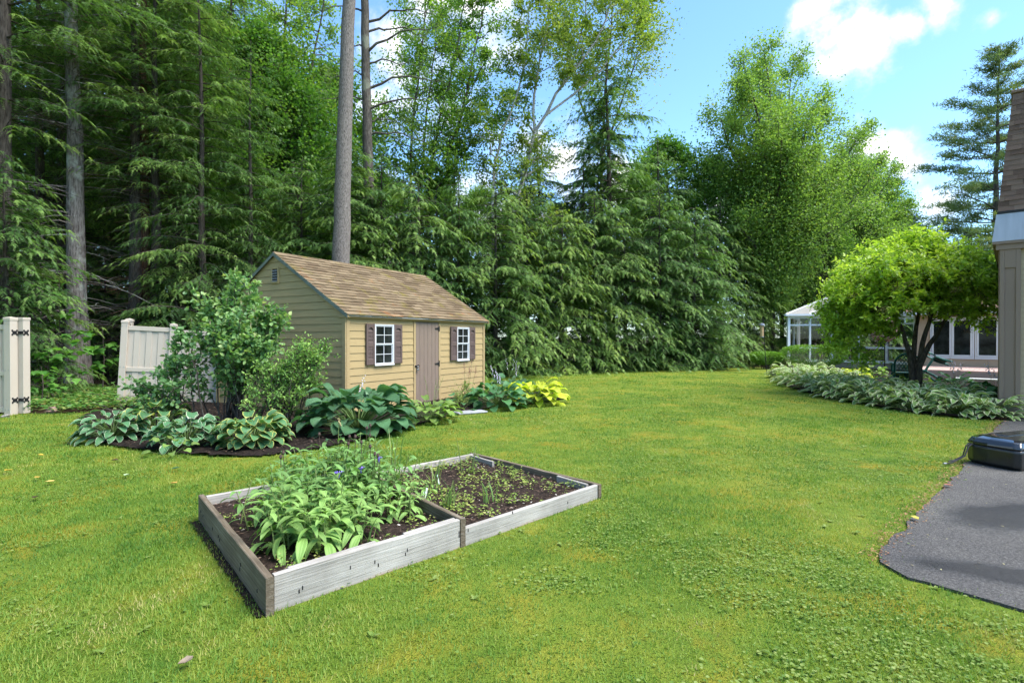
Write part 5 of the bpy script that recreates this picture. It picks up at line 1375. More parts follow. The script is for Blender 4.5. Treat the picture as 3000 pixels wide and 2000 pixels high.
# slender multi-stem trees in the middle
D1 = 27.0; b_ = at(1225, D1)
st = [([(0, 0, 0)] + pline(D1, b_, p, dy), r0, .02) for p, dy, r0 in (
    (((1203, 520), (1214, 312), (1232, 196), (1250, 0), (1262, -120)), 1, .11), (((1236, 520), (1250, 357), (1268, 210), (1290, 30), (1300, -90)), 2, .08),
    (((1262, 515), (1286, 357), (1321, 223), (1352, 89), (1374, -60), (1384, -160)), -1, .09))]
stem_tree('ash_tree', 'slender three stemmed tree between the pines and the white birches', b_, st, M_DEEP, M_BARK_D, 41, leaf=.125, nleaf=42, bl=2.2, per_m=3.0, zmin=.34, spread=.5, tb=.75)
D1 = 26.0; b_ = at(1290, D1)
st = [([(0, 0, 0)] + pline(D1, b_, p, dy), r0, .02) for p, dy, r0 in ((((1312, 446), (1348, 357), (1371, 259), (1384, 180), (1428, 0), (1440, -100)), 1, .12), (((1277, 549), (1357, 455), (1402, 388), (1446, 340), (1490, 270)), 2, .07), (((1348, 357), (1400, 220), (1432, 170)), -1, .06))]
stem_tree('ash_tree', 'leaning dark stemmed tree with a low side stem left of the white birches', b_, st, M_DEEP, M_BARK_D, 42, leaf=.12, nleaf=40, bl=1.9, per_m=2.8, spread=.5, zmin=.42, tb=.7)
D1 = 25.0; b_ = at(1446, D1)
st = [([(0, 0, 0)] + pline(D1, b_, ((1446, 625), (1446, 491), (1460, 428), (1500, 320), (1535, 200), (1550, 60), (1552, -60)), 1), .10, .02), (pline(D1, b_, ((1450, 470), (1440, 440), (1435, 420))), .04, .03)]
stem_tree('birch_tree', 'slim white birch with a broken side stub', b_, st, M_BIRCH, M_BARK_W, 43, leaf=.12, nleaf=40, bl=1.9, per_m=2.8, spread=.5, zmin=.40, tb=.5)
D1 = 25.5; b_ = at(1490, D1)
st = [([(0, 0, 0)] + pline(D1, b_, ((1495, 670), (1522, 562), (1549, 468), (1567, 388)), 0), .13, .09), (pline(D1, b_, ((1567, 388), (1562, 290), (1580, 180), (1610, 60), (1620, -80)), 1), .07, .02),
      (pline(D1, b_, ((1567, 388), (1594, 343), (1647, 250), (1736, 145), (1780, 40), (1800, -70)), -1), .08, .02), (pline(D1, b_, ((1594, 343), (1680, 280), (1772, 195), (1850, 100), (1890, 20)), 2), .06, .015), (pline(D1, b_, ((1640, 262), (1700, 120), (1720, -20), (1725, -120))), .05, .015)]
stem_tree('birch_tree', 'forked white birch with wide spreading yellow green crown', b_, st, M_BIRCH, M_BARK_W, 44, leaf=.125, nleaf=42, bl=2.3, per_m=3.4, zmin=.30, spread=.5, tb=.62)
D1 = 33; b_ = at(1760, D1)
st = [([(0, 0, 0)] + pline(D1, b_, ((1760, 500), (1770, 300), (1785, 120), (1800, -60)), 0), .15, .03), (pline(D1, b_, ((1762, 460), (1820, 300), (1870, 150), (1890, 40))), .08, .02), (pline(D1, b_, ((1762, 460), (1700, 300), (1660, 120), (1640, -40))), .08, .02)]
stem_tree('poplar_tree', 'yellow green leafy tree top above the tall open hemlock', b_, st, M_BIRCH, M_BARK_D, 45, leaf=.14, nleaf=36, bl=2.6, per_m=2.6, spread=.55, zmin=.42, tb=.68)
# bright maple between the dark wood and the pines
D1 = 25.0; b_ = at(830, D1)
st = [([(0, 0, 0)] + pline(D1, b_, ((835, 600), (830, 300), (840, 60), (850, -120)), 0), .15, .03), (pline(D1, b_, ((832, 520), (760, 280), (720, 60), (700, -100)), 1), .09, .02), (pline(D1, b_, ((832, 480), (900, 260), (940, 80), (960, -60)), -1), .09, .02), (pline(D1, b_, ((832, 600), (900, 420), (945, 300)), -1), .06, .02)]
stem_tree('maple_tree', 'bright green maple crown between the dark wood and the thick pine', b_, st, M_DEEP, M_BARK_D, 46, leaf=.125, nleaf=40, bl=2.5, per_m=3.0, spread=.55, zmin=.30, tb=.8)
D1 = 30.0; b_ = at(560, D1)
st = [([(0, 0, 0)] + pline(D1, b_, ((560, 600), (560, 200), (560, -200)), 0), .2, .03), (pline(D1, b_, ((560, 500), (440, 150), (400, -150)), 1), .1, .02), (pline(D1, b_, ((560, 480), (660, 200), (700, -150)), -1), .1, .02)]
stem_tree('maple_tree', 'maple crown high behind the trio of trunks', b_, st, M_DEEP, M_BARK_D, 47, leaf=.14, nleaf=42, bl=2.6, per_m=2.2, zmin=.25, tb=.7)
# the big maple on the right, several ascending stems
D1 = 32.0; b_ = at(2260, D1)
st = [([(0, 0, 0)] + pline(D1, b_, p, dy), r0, .02) for p, dy, r0 in (
    (((2262, 760), (2240, 450), (2200, 280), (2170, 170)), 1, .17), (((2262, 760), (2260, 430), (2250, 240), (2235, 150)), -2, .15), (((2264, 760), (2300, 430), (2310, 280), (2320, 200)), 2, .15),
    (((2266, 760), (2360, 480), (2410, 360), (2440, 310)), -1, .13), (((2262, 780), (2180, 520), (2130, 420), (2110, 350)), -2, .12), (((2266, 780), (2420, 560), (2480, 460), (2520, 390)), 1, .12), (((2262, 800), (2190, 620), (2130, 540)), 1, .09), (((2262, 700), (2240, 430), (2190, 240)), -3.5, .12), (((2262, 720), (2330, 500), (2370, 350)), -3.5, .12),
    (((2266, 800), (2440, 640), (2540, 540), (2570, 480)), -1, .1), (((2264, 700), (2220, 500), (2150, 330)), 3, .1), (((2266, 780), (2340, 620), (2420, 520)), 3, .1), (((2266, 820), (2400, 700), (2500, 640)), -2.5, .09), (((2262, 820), (2200, 700), (2150, 650)), -3, .09), (((2262, 700), (2280, 560), (2290, 400)), -4, .1))]
stem_tree('maple_tree', 'large leafy maple standing above the right end of the hemlock screen', b_, st, M_MAPLE, M_BARK_D, 48, leaf=.13, nleaf=36, bl=2.9, per_m=3.0, zmin=.22, tb=.5, up=1.0, sub=8, spread=.9)
D1 = 36.0; b_ = at(2500, D1)
st = [([(0, 0, 0)] + pline(D1, b_, p, dy), r0, .02) for p, dy, r0 in ((((2500, 760), (2490, 560), (2500, 420)), 1, .14), (((2502, 760), (2560, 600), (2610, 500)), -1, .1), (((2500, 760), (2420, 600), (2400, 480)), -2, .1), (((2502, 780), (2590, 660), (2640, 610)), 1, .08))]
stem_tree('maple_tree', 'smaller maple between the large maple and the right pine', b_, st, M_MAPLE, M_BARK_D, 49, leaf=.13, nleaf=34, bl=2.6, per_m=3.6, zmin=.25, tb=.45, sub=7, spread=.6)
D1 = 40.0; b_ = at(2890, D1)
st = [([(0, 0, 0)] + pline(D1, b_, p, dy), r0, .02) for p, dy, r0 in ((((2890, 900), (2890, 760), (2895, 700)), 0, .1), (((2890, 900), (2850, 780), (2840, 730)), 0, .08))]
stem_tree('maple_tree', 'low broad leaved tree top just left of the house eave', b_, st, M_MAPLE, M_BARK_D, 50, leaf=.15, nleaf=50, bl=1.9, per_m=3, zmin=.4, tb=.6)

# white pine on the far right with layered plates of foliage
def layered_pine(label, px, D, ztop, seed, wmax, zlow=3.0):
    rng = np.random.default_rng(seed); base = at(px, D); wood = Acc(); fol = Acc(); H = ztop
    zz = np.linspace(0, H, 14); tp = np.column_stack([np.cumsum(rng.normal(0, .05, 14)), np.cumsum(rng.normal(0, .05, 14)), zz]); wood.tube(tp, .32 * (1 - .93 * zz / H) + .01, 9)
    z = zlow; Ps, Ds, Ts = [], [], []
    while z < H - .3:
        f = (z - zlow) / (H - zlow); nb = 4 + int(rng.random() * 2); a0 = rng.random() * 6
        for i in range(nb):
            a = a0 + i * 6.283 / nb + rng.normal(0, .3); L = wmax * (1 - f) ** .62 * (.55 + .55 * rng.random()) + .4
            d = np.array([math.cos(a), math.sin(a), 0]); s = np.linspace(0, 1, 7); p0 = np.array([np.interp(z, zz, tp[:, 0]), np.interp(z, zz, tp[:, 1]), z])
            br = p0 + d * (L * s)[:, None]; br[:, 2] += L * ((.05 + .35 * f) * s + .10 * s ** 3); br[1:, :2] += rng.normal(0, .08, (6, 2)); wood.tube(br, np.linspace(.02 + .01 * L, .006, 7), 4)
            m = int(5 + L * 4.5)
            for j in range(m):
                fs = .35 + .65 * rng.random(); q = np.array([np.interp(fs, s, br[:, k]) for k in range(3)]) + np.array([rng.normal(0, .14 * L * .7), rng.normal(0, .14 * L * .7), .12 + rng.normal(0, .07)])
                n_ = 44; Ps.append(q + rng.normal(0, 1, (n_, 3)) * np.array([.30, .30, .06])); Ds.append(rng.normal(0, 1, (n_, 3)) + d * .8 + np.array([0, 0, .35])); Ts.append(np.clip(.35 + .12 * rng.normal() + (.3 if rng.random() < .25 else 0) + rng.normal(0, .1, n_), 0, 1))
        z += .95 + .5 * rng.random()
    P = np.concatenate(Ps); Dv = np.concatenate(Ds); ll = .19 + .14 * rng.random(len(P)); leaves(fol, P, Dv, rng.normal(0, 1, (len(P), 3)), ll, ll * .22, 'needle', np.concatenate(Ts))
    o = thing('pine_tree', label, 'tree', (base[0], base[1], 0)); link('trunk', wood.mesh('trunk', True), M_BARK_D, o); link('crown', fol.mesh('crown'), M_PINE, o)
layered_pine('tall white pine with layered branches at the right behind the house', 2925, 40, 22.6, 61, 6.6)
layered_pine('shorter pine with soft foliage between the maple and the right pine', 2590, 42, 13.8, 62, 4.6, 2.5)
# ------------------------------------------------------------------ leafy plants with leaves as parts
def blade_mesh(name, plen, blen, bw_, elev, bend, cup=.25, heart=.35, nu=7, nv=2, tip=1.0, wave=.0, seed=0, petr=.006, fold=0.0, droopp=.3):
    """a petiole rising from the origin towards +x, then an arching blade; stores v (edge) and u"""
    rng = np.random.default_rng(seed); V, F, ed, uu = [], [], [], []
    np_ = 4; pts = []
    for i in range(np_ + 1):
        t = i / np_; a = elev - droopp * t * elev
        pts.append((plen * t * math.cos(elev * (1 - .35 * t)), 0, plen * t * math.sin(elev * (1 - .25 * t))))
    if plen > .001:
        tv, tf = tube_np(pts, [petr * (1 - .4 * i / np_) for i in range(np_ + 1)], 3)
        V += [tuple(v) for v in tv]; F += [tuple(f) for f in tf]; ed += [-1.0] * len(tv); uu += [0.0] * len(tv)
        p = np.array(pts[-1])
    else:
        p = np.zeros(3)
    ang = elev * .75; b0 = len(V); step = blen / nu; cx = p[0]; cz = p[2]
    for i in range(nu + 1):
        t = i / nu
        if i: cx += step * math.cos(ang); cz += step * math.sin(ang)
        w = bw_ * (math.sin(math.pi * min(1, (t * (1 - heart * .35) + heart * .35)) ** tip) ** .8 if t < 1 else 0.0)
        if t >= 1: w = .0
        for j in range(-nv, nv + 1):
            v = j / nv; back = -heart * .18 * blen * (abs(v) ** 1.5) * max(0, 1 - t * 3)
            lift = cup * abs(v) ** 1.3 * w + wave * w * math.sin(t * 11 + j * 1.7 + seed) * abs(v)
            V.append((cx + back * math.cos(ang) - lift * math.sin(ang) * .8, v * w, cz + back * math.sin(ang) + lift * math.cos(ang)))
            ed.append(abs(v) if 0 < t < .99 else 1.0); uu.append(t)
        ang -= bend / nu * (1 + .4 * rng.normal() * .3)
    m = 2 * nv + 1
    for i in range(nu):
        for j in range(m - 1):
            a = b0 + i * m + j; F.append((a, a + 1, a + m + 1, a + m))
    me = bpy.data.meshes.new(name); me.from_pydata(V, [], F)
    for k, arr in (('edge', ed), ('along', uu)):
        at_ = me.attributes.new(k, 'FLOAT', 'POINT'); at_.data.foreach_set('value', np.asarray(arr, np.float32))
    me.polygons.foreach_set('use_smooth', np.ones(len(F), bool)); me.update()
    return me

def hosta_mat(name, center, margin=None, thr=.72, rib=.4, pet=(.10, .17, .04), var=.22, gloss=.42, trans=.22, ribf=9.0):
    m, n, l, b, out = nodes_of(name)
    e = n.new('ShaderNodeAttribute'); e.attribute_name = 'edge'; oi = n.new('ShaderNodeObjectInfo')
    center = tuple(c * 1.5 for c in center); lo = tuple(c * (1 - var) for c in center); hi = tuple(c * (1 + var) for c in center)
    r = ramp(n, [(0, lo), (1, hi)]); l.new(oi.outputs['Random'], r.inputs[0]); col = r.outputs[0]
    if margin:
        t = noise(n, l, 26, 3, .6, 'Object'); ad = n.new('ShaderNodeMath'); ad.operation = 'MULTIPLY_ADD'; l.new(t.outputs[0], ad.inputs[0]); ad.inputs[1].default_value = .5; l.new(e.outputs['Fac'], ad.inputs[2])
        mr = n.new('ShaderNodeMapRange'); mr.inputs['From Min'].default_value = thr + .2; mr.inputs['From Max'].default_value = thr + .30; l.new(ad.outputs[0], mr.inputs['Value'])
        mx = n.new('ShaderNodeMix'); mx.data_type = 'RGBA'; l.new(mr.outputs[0], mx.inputs['Factor']); l.new(col, mx.inputs[6]); mx.inputs[7].default_value = (*margin, 1); col = mx.outputs[2]
    cp = n.new('ShaderNodeMath'); cp.operation = 'LESS_THAN'; l.new(e.outputs['Fac'], cp.inputs[0]); cp.inputs[1].default_value = -.2
    m2 = n.new('ShaderNodeMix'); m2.data_type = 'RGBA'; l.new(cp.outputs[0], m2.inputs['Factor']); l.new(col, m2.inputs[6]); m2.inputs[7].default_value = (*pet, 1); col = m2.outputs[2]
    l.new(col, b.inputs['Base Color']); b.inputs['Roughness'].default_value = gloss; b.inputs['Specular IOR Level'].default_value = .35
    sn = n.new('ShaderNodeMath'); sn.operation = 'MULTIPLY'; l.new(e.outputs['Fac'], sn.inputs[0]); sn.inputs[1].default_value = ribf * 6.283 / 2
    s2 = n.new('ShaderNodeMath'); s2.operation = 'SINE'; l.new(sn.outputs[0], s2.inputs[0]); bump(n, l, b, s2.outputs[0], rib, .012)
    tr = n.new('ShaderNodeBsdfTranslucent'); g = n.new('ShaderNodeMix'); g.data_type = 'RGBA'; g.blend_type = 'MULTIPLY'; g.inputs['Factor'].default_value = 1; l.new(col, g.inputs[6]); g.inputs[7].default_value = (1.2, 1.4, .6, 1); l.new(g.outputs[2], tr.inputs['Color'])
    mx2 = n.new('ShaderNodeMixShader'); mx2.inputs[0].default_value = trans; l.new(b.outputs[0], mx2.inputs[1]); l.new(tr.outputs[0], mx2.inputs[2]); l.new(mx2.outputs[0], out.inputs['Surface'])
    return m

def rosette(name, label, loc, n, variants, mat, seed, size=1.0, cat='hosta', group=None, squash=1.0, sx=1.0, leafname='leaf', core=.1, turn=None, rad_bias=1.0):
    """plant whose every leaf is a part; variants sorted from upright inner leaves to low outer ones"""
    rng = random.Random(seed); o = thing(name, label, cat, loc, 0, group); az = rng.random() * 6
    for i in range(n):
        f = ((i + .5) / n) ** rad_bias; az += 2.39996 + rng.uniform(-.25, .25)
        k = min(len(variants) - 1, max(0, int(f * len(variants) + rng.uniform(-.5, .5)))); me = variants[k]
        c = link(leafname, me, mat, o)
        c.material_slots[0].link = 'OBJECT'; c.material_slots[0].material = mat
        r_ = core * f * rng.uniform(.5, 1); c.location = (math.cos(az) * r_ * sx, math.sin(az) * r_, rng.uniform(-.01, .02))
        s = size * rng.uniform(.82, 1.15); c.rotation_euler = (rng.uniform(-.35, .35), rng.uniform(-.12, .15), az); c.scale = (s * (1 + (sx - 1) * abs(math.cos(az))), s, s * squash)
    return o
def scapes(parent, n, h, spread, seed, mat_stem, mat_fl, fl=.02, nf=7, name='flower_stalk'):
    rng = random.Random(seed)
    for i in range(n):
        a = rng.random() * 6.283; lean = spread * rng.uniform(.3, 1); hh = h * rng.uniform(.8, 1.1); mb = MB()
        pts = [(lean * math.cos(a) * t ** 1.5, lean * math.sin(a) * t ** 1.5, hh * t) for t in (0, .4, .75, 1)]; mb.tube(pts, [.005, .004, .003, .002], 4)
        st_o = mb.build(name, mat_stem, parent); fb = MB()
        for k in range(nf):
            t = .72 + .28 * k / nf; x, y, z = lean * math.cos(a) * t ** 1.5, lean * math.sin(a) * t ** 1.5, hh * t; b2 = rng.random() * 6.283; s = fl * (1.15 - .5 * k / nf)
            e = (x + math.cos(b2) * s * 1.3, y + math.sin(b2) * s * 1.3, z - s * 1.2); fb.tube([(x, y, z), ((x + e[0]) / 2, (y + e[1]) / 2, z - s * .3), e], [.002, s * .32, s * .42], 5)
        fb.build('flower', mat_fl, st_o)
M_STALK = plain_mat('green_stalk', (.16, .21, .06), .6); M_LILAC = plain_mat('pale_lilac_flower', (.62, .56, .68), .6); M_BUD = plain_mat('dry_seed_pod', (.42, .33, .16), .8)

# leaf shapes
def hosta_set(bl, bw2, pl, heart, wave, seed, petr, nu=7, cup=.22):
    spec = ((1.45, 1.75, 1.0), (1.34, 1.8, 1.0), (1.2, 1.75, .98), (1.05, 1.65, .95), (.88, 1.55, .92), (.70, 1.45, .88), (.5, 1.3, .82), (.3, 1.1, .75))
    return [blade_mesh('leaf', pl * f, bl, bw2, e, bd, cup=cup, heart=heart, wave=wave, seed=seed + i, petr=petr, nu=nu) for i, (e, bd, f) in enumerate(spec)]
HO_G = hosta_set(.29, .138, .64, .6, .10, 0, .010, 8)
HO_M = hosta_set(.185, .072, .36, .42, .12, 10, .006)
HO_N = hosta_set(.23, .052, .33, .15, .13, 20, .006)
HO_V = [blade_mesh('leaf', .30 * f, .23, .046, e, bd, cup=.3, heart=.08, wave=.10, seed=60 + i, petr=.005) for i, (e, bd, f) in enumerate(((1.42, 1.8, 1), (1.25, 1.7, 1), (1.08, 1.6, 1), (.9, 1.4, .95), (.72, 1.2, .95), (.55, 1.05, .9), (.38, .9, .85), (.2, .7, .8)))]
MH_BLUE = hosta_mat('blue_green_hosta', (.075, .172, .075), rib=.8, gloss=.5, ribf=13, pet=(.13, .22, .06))
MH_YEL = hosta_mat('yellow_edged_hosta', (.055, .135, .052), (.43, .45, .12), thr=.85)
MH_WHI = hosta_mat('white_edged_hosta', (.06, .145, .062), (.55, .58, .42), thr=.92)
MH_GRN = hosta_mat('green_hosta', (.05, .135, .045))
MH_LIME = hosta_mat('chartreuse_hosta', (.36, .40, .035), rib=.4, trans=.3)
MH_LGRN = hosta_mat('light_green_hosta', (.145, .225, .05), rib=.5, trans=.3)
MH_VAR = hosta_mat('variegated_hosta', (.15, .25, .07), (.60, .62, .38), thr=.66, rib=.5)

h = gp(330, 1292); rosette('hosta_plant', 'white edged hosta at the left end of the shed flower bed', (h[0], h[1], .04), 95, HO_N, MH_WHI, 1, 1.0)
h = gp(425, 1282); rosette('hosta_plant', 'yellow edged hosta between the two white edged ones', (h[0], h[1] + .25, .04), 55, HO_M, MH_YEL, 2, 1.15)
h = gp(548, 1312); rosette('hosta_plant', 'white edged hosta second from the left, before the fence shrub', (h[0], h[1], .04), 100, HO_M, MH_WHI, 3, .98)
h = gp(742, 1312); rosette('hosta_plant', 'neat round yellow edged hosta left of the giant hosta', (h[0], h[1], .04), 125, HO_M, MH_YEL, 4, 1.02)
h = gp(1042, 1272); g_h = rosette('hosta_plant', 'giant blue green hosta at the front corner of the shed', (h[0], h[1] + .1, .03), 135, HO_G, MH_BLUE, 5, 1.0, sx=1.08, core=.2)
scapes(g_h, 2, 1.0, .35, 3, M_STALK, M_LILAC, .018, 6)
h = gp(1262, 1242); o = rosette('hosta_plant', 'small light green hosta below the shed door', (h[0], h[1] + .12, .03), 70, HO_M, MH_LGRN, 6, .98, sx=1.15)
scapes(o, 4, .9, .3, 8, M_STALK, M_STALK, .014, 5)
h = gp(1458, 1200); o = rosette('hosta_plant', 'dark green hosta at the right end of the shed', (h[0], h[1] + .15, .03), 75, HO_M, MH_GRN, 7, 1.3, sx=1.1)
scapes(o, 3, .95, .2, 12, M_STALK, M_LILAC, .024, 8)
h = gp(1500, 1176); o = rosette('hosta_plant', 'bluish hosta mostly hidden behind the yellow green one', (h[0], h[1] + .7, .03), 40, HO_M, MH_BLUE, 8, 1.3)
scapes(o, 5, .95, .4, 15, M_STALK, M_LILAC, .018, 6)
h = gp(1572, 1188); o = rosette('hosta_plant', 'bright yellow green hosta on the lawn right of the shed', (h[0], h[1] + .2, .02), 110, HO_M, MH_LIME, 9, 1.28, sx=1.2)
h = gp(1345, 1212); rosette('hosta_plant', 'sparse green hosta with few leaves beside the shed door', (h[0], h[1] + .3, .03), 9, HO_M, MH_GRN, 10, .9)
h = gp(505, 1338); rosette('broadleaf_weed', 'broad leaved weed at the lawn edge below the white edged hosta', (h[0], h[1], .03), 13, HO_M, MH_LGRN, 11, .62, cat='weed')
h = gp(990, 1308); o = rosette('columbine_plant', 'small dark weed with a dry seed stalk before the giant hosta', (h[0], h[1], .03), 5, HO_M, MH_BLUE, 12, .4, cat='plant')
scapes(o, 1, .42, .12, 4, M_STALK, M_BUD, .022, 8)
# long border of variegated hostas on the right
rr = random.Random(21); k = 0
ROW = [((9.35, 10.35), .95), ((8.9, 10.75), 1.05), ((8.65, 11.35), 1.05), ((9.35, 11.2), 1.0), ((8.6, 12.05), 1.1), ((9.3, 12.0), 1.1), ((8.5, 12.9), 1.1), ((9.25, 12.9), 1.1), ((8.5, 13.8), 1.1), ((9.3, 13.9), 1.15), ((8.65, 14.8), 1.15), ((9.5, 14.9), 1.1), ((8.9, 15.8), 1.15),
       ((9.8, 16.0), 1.1), ((9.2, 16.9), 1.2), ((10.1, 17.1), 1.1), ((9.6, 18.0), 1.2), ((10.5, 18.3), 1.2), ((10.0, 19.2), 1.25), ((10.9, 19.6), 1.2), ((10.5, 20.5), 1.3), ((11.5, 21.0), 1.3), ((10.15, 12.3), 1.05), ((10.3, 13.5), 1.0), ((10.5, 14.6), 1.0), ((10.2, 15.3), 1.0), ((11.3, 18.6), 1.1), ((11.0, 17.3), 1.05)]
WHERE = ['nearest the house corner pier, at the driveway end', 'second from the driveway end, front row', 'third from the driveway end, front row', 'behind the second one, close to the house pier', 'fourth from the driveway end, front row', 'behind the fourth front one', 'fifth from the driveway end, front row',
         'behind the fifth front one', 'sixth from the driveway end, front row', 'behind the sixth front one', 'seventh from the driveway end, front row', 'behind the seventh front one', 'eighth from the driveway end, front row', 'behind the eighth front one', 'ninth from the driveway end, front row', 'behind the ninth front one',
         'tenth from the driveway end, front row', 'behind the tenth front one', 'eleventh from the driveway end, front row', 'behind the eleventh front one', 'at the far lawn end of the border', 'behind the far lawn end, before the clipped hedge', 'in the back row below the bench', 'in the back row near the round tree', 'in the back row right of the trunk', 'at the foot of the round tree trunk', 'behind the border before the umbrella pole', 'behind the border left of the green chair']
for (p, s), wh in zip(ROW, WHERE):
    d_ = math.hypot(*p); nleaf = 86 if d_ < 17 else 56
    o = rosette('hosta_plant', 'variegated hosta ' + wh, (p[0] + rr.uniform(-.08, .08), p[1] + rr.uniform(-.08, .08), .02), nleaf, HO_V, MH_VAR, 100 + k, s * 1.2, group='variegated hostas of the right border', sx=1.05)
    if k in (18, 20, 21, 16): scapes(o, 5, 1.0, .35, 40 + k, M_STALK, M_STALK, .02, 6)
    k += 1
for (p, lb, mt, sd) in (((12.3, 19.2), 'pale yellow green leafy plant behind the umbrella pole', MH_LIME, 1), ((11.9, 20.6), 'pale variegated plant under the left drooping branch', MH_VAR, 2), ((13.4, 20.0), 'light green perennial left of the green chair', MH_LGRN, 3), ((12.0, 16.2), 'light green perennial between trunk and green chair', MH_LGRN, 4), ((11.6, 12.9), 'dark green perennial below the bench by the house pier', MH_GRN, 5), ((12.9, 15.6), 'green perennial in front of the bench', MH_GRN, 6), ((11.0, 11.9), 'lilac flowered hosta beside the house pier', MH_GRN, 7)):
    o = rosette('perennial_plant', lb, (p[0], p[1], .02), 50, HO_M, mt, 200 + sd, 1.15, cat='plant'); scapes(o, 5, .95, .3, 60 + sd, M_STALK, M_LILAC if sd in (5, 6, 7) else M_STALK, .03, 6)

# ------------------------------------------------------------------ raised-bed plants
LN = [blade_mesh('leaf', .04, .17, .021, e, bd, cup=.2, heart=.0, wave=.08, seed=40 + i, petr=.003, nu=6, nv=1, tip=.85) for i, (e, bd) in enumerate(((1.35, 1.2), (1.2, 1.5), (1.0, 1.7), (.8, 1.7), (.55, 1.5), (.3, 1.2)))]
ML_PER = hosta_mat('cornflower_leaf', (.14, .235, .058), rib=.25, gloss=.6, trans=.25, ribf=2, var=.25)
ML_PER2 = hosta_mat('cornflower_leaf_dark', (.10, .19, .05), rib=.25, gloss=.6, trans=.25, ribf=2, var=.25)
M_PURPLE = plain_mat('violet_petal', (.20, .13, .55), .6, var=.15); M_DRYFL = plain_mat('dry_flower_head', (.075, .045, .035), .8)
def leafy_plant(name, label, loc, nst, h, seed, mat, size=1.0, flowers=0, dry=0, per=8, spread=.16, cat='plant', group=None):
    rng = random.Random(seed); o = thing(name, label, cat, loc, 0, group)
    for i in range(nst):
        a = rng.random() * 6.283; r_ = spread * rng.random() ** .6; lean = rng.uniform(.05, .32); hh = h * rng.uniform(.7, 1.1)
        bx, by = r_ * math.cos(a), r_ * math.sin(a); top = (bx + lean * hh * math.cos(a) * 1.2, by + lean * hh * math.sin(a) * 1.2, hh)
        so = MB().tube([(bx, by, -.02), ((bx * 2 + top[0]) / 3, (by * 2 + top[1]) / 3, hh * .4), top], [.006, .005, .003], 4).build('stem', M_STALK, o)
        for k in range(per):
            t = .12 + .88 * (k + rng.random() * .6) / per; p = (bx + (top[0] - bx) * t, by + (top[1] - by) * t, hh * t)
            kk = min(5, max(0, int((1 - t) * 5 + rng.uniform(-.3, 1.2)))); c = link('leaf', LN[kk], mat, o); c.material_slots[0].link = 'OBJECT'; c.material_slots[0].material = mat
            s = size * rng.uniform(.7, 1.15) * (1.1 - .45 * t); c.location = p; c.rotation_euler = (rng.uniform(-.3, .3), rng.uniform(-.15, .25), k * 2.4 + rng.uniform(-.5, .5) + i); c.scale = (s, s * rng.uniform(.9, 1.25), s)
        if i < flowers or i >= nst - dry:
            fb = MB(); zf = hh + .03
            if i < flowers:
                for q in range(11):
                    b2 = q * 2 * math.pi / 11 + rng.uniform(-.15, .15); L = .038 * rng.uniform(.8, 1.1); e = (top[0] + math.cos(b2) * L, top[1] + math.sin(b2) * L, zf + .016)
                    fb.add([(top[0], top[1], zf), (top[0] + math.cos(b2 - .16) * L * .9, top[1] + math.sin(b2 - .16) * L * .9, zf + .02), e, (top[0] + math.cos(b2 + .16) * L * .9, top[1] + math.sin(b2 + .16) * L * .9, zf + .02)], [(0, 1, 2), (0, 2, 3)])
                fb.tube([(top[0], top[1], hh), (top[0], top[1], zf), (top[0], top[1], zf + .012)], [.004, .011, .006], 6); fb.build('flower', M_PURPLE, o)
            else:
                fb.tube([(top[0], top[1], hh), (top[0] * 1.02, top[1] * 1.02, hh + .08), (top[0] * 1.02, top[1] * 1.02, hh + .10), (top[0] * 1.02, top[1] * 1.02, hh + .12)], [.003, .003, .014, .008], 6); fb.build('seed_head', M_DRYFL, o)
    return o
rb_ = random.Random(7)
def bedpt(u, v): return (A_[0] + (B_[0] - A_[0]) * u + (D_[0] - A_[0]) * v, A_[1] + (B_[1] - A_[1]) * u + (D_[1] - A_[1]) * v)
PL = [(.13, .26, 'large pale green leafy plant in the near corner of the bed', .34, 8, ML_PER, 1.35, 0, 0), (.16, .36, 'pale green leafy plant just behind the near corner one', .36, 7, ML_PER, 1.3, 0, 0), (.20, .20, 'leafy plant in the near row beside the front board', .28, 6, ML_PER, 1.15, 0, 0),
      (.12, .55, 'leafy plant against the left end of the bed', .30, 6, ML_PER2, 1.05, 0, 0), (.22, .50, 'leafy plant in the centre left of the bed', .36, 7, ML_PER2, 1.15, 0, 0), (.19, .70, 'leafy plant by the back board on the left', .34, 7, ML_PER2, 1.05, 0, 1), (.28, .36, 'leafy plant with one violet flower in the bed centre', .32, 6, ML_PER, 1.1, 1, 0),
      (.31, .56, 'leafy plant with dry heads behind the violet flower', .38, 7, ML_PER2, 1.1, 0, 2), (.28, .76, 'leafy plant with dry heads at the back board', .40, 7, ML_PER2, 1.05, 0, 2), (.37, .72, 'tall leafy plant with dry heads near the divider back', .44, 7, ML_PER2, 1.05, 0, 3), (.37, .48, 'dark leafy plant left of the divider board', .36, 7, ML_PER2, 1.05, 1, 0),
      (.41, .60, 'dark leafy plant with a violet flower at the divider', .38, 6, ML_PER2, 1.0, 1, 1), (.40, .84, 'leafy plant with dry heads at the far end of the divider', .46, 7, ML_PER2, 1.0, 0, 3), (.33, .90, 'leafy plant leaning over the back board', .38, 6, ML_PER2, 1.0, 0, 2), (.40, .30, 'low leafy plant beside the front of the divider', .22, 4, ML_PER, .8, 0, 0), (.24, .90, 'leafy plant at the back board left of the tall ones', .34, 6, ML_PER2, 1.0, 0, 0)]
for i, (u, v, lb, hh, ns_, mt, sz, fl_, dr_) in enumerate(PL):
    p = bedpt(u, v); leafy_plant('cornflower_plant', lb, (p[0], p[1], .13), ns_ + 3, hh, 300 + i, mt, sz, fl_, dr_, per=10, spread=.20)
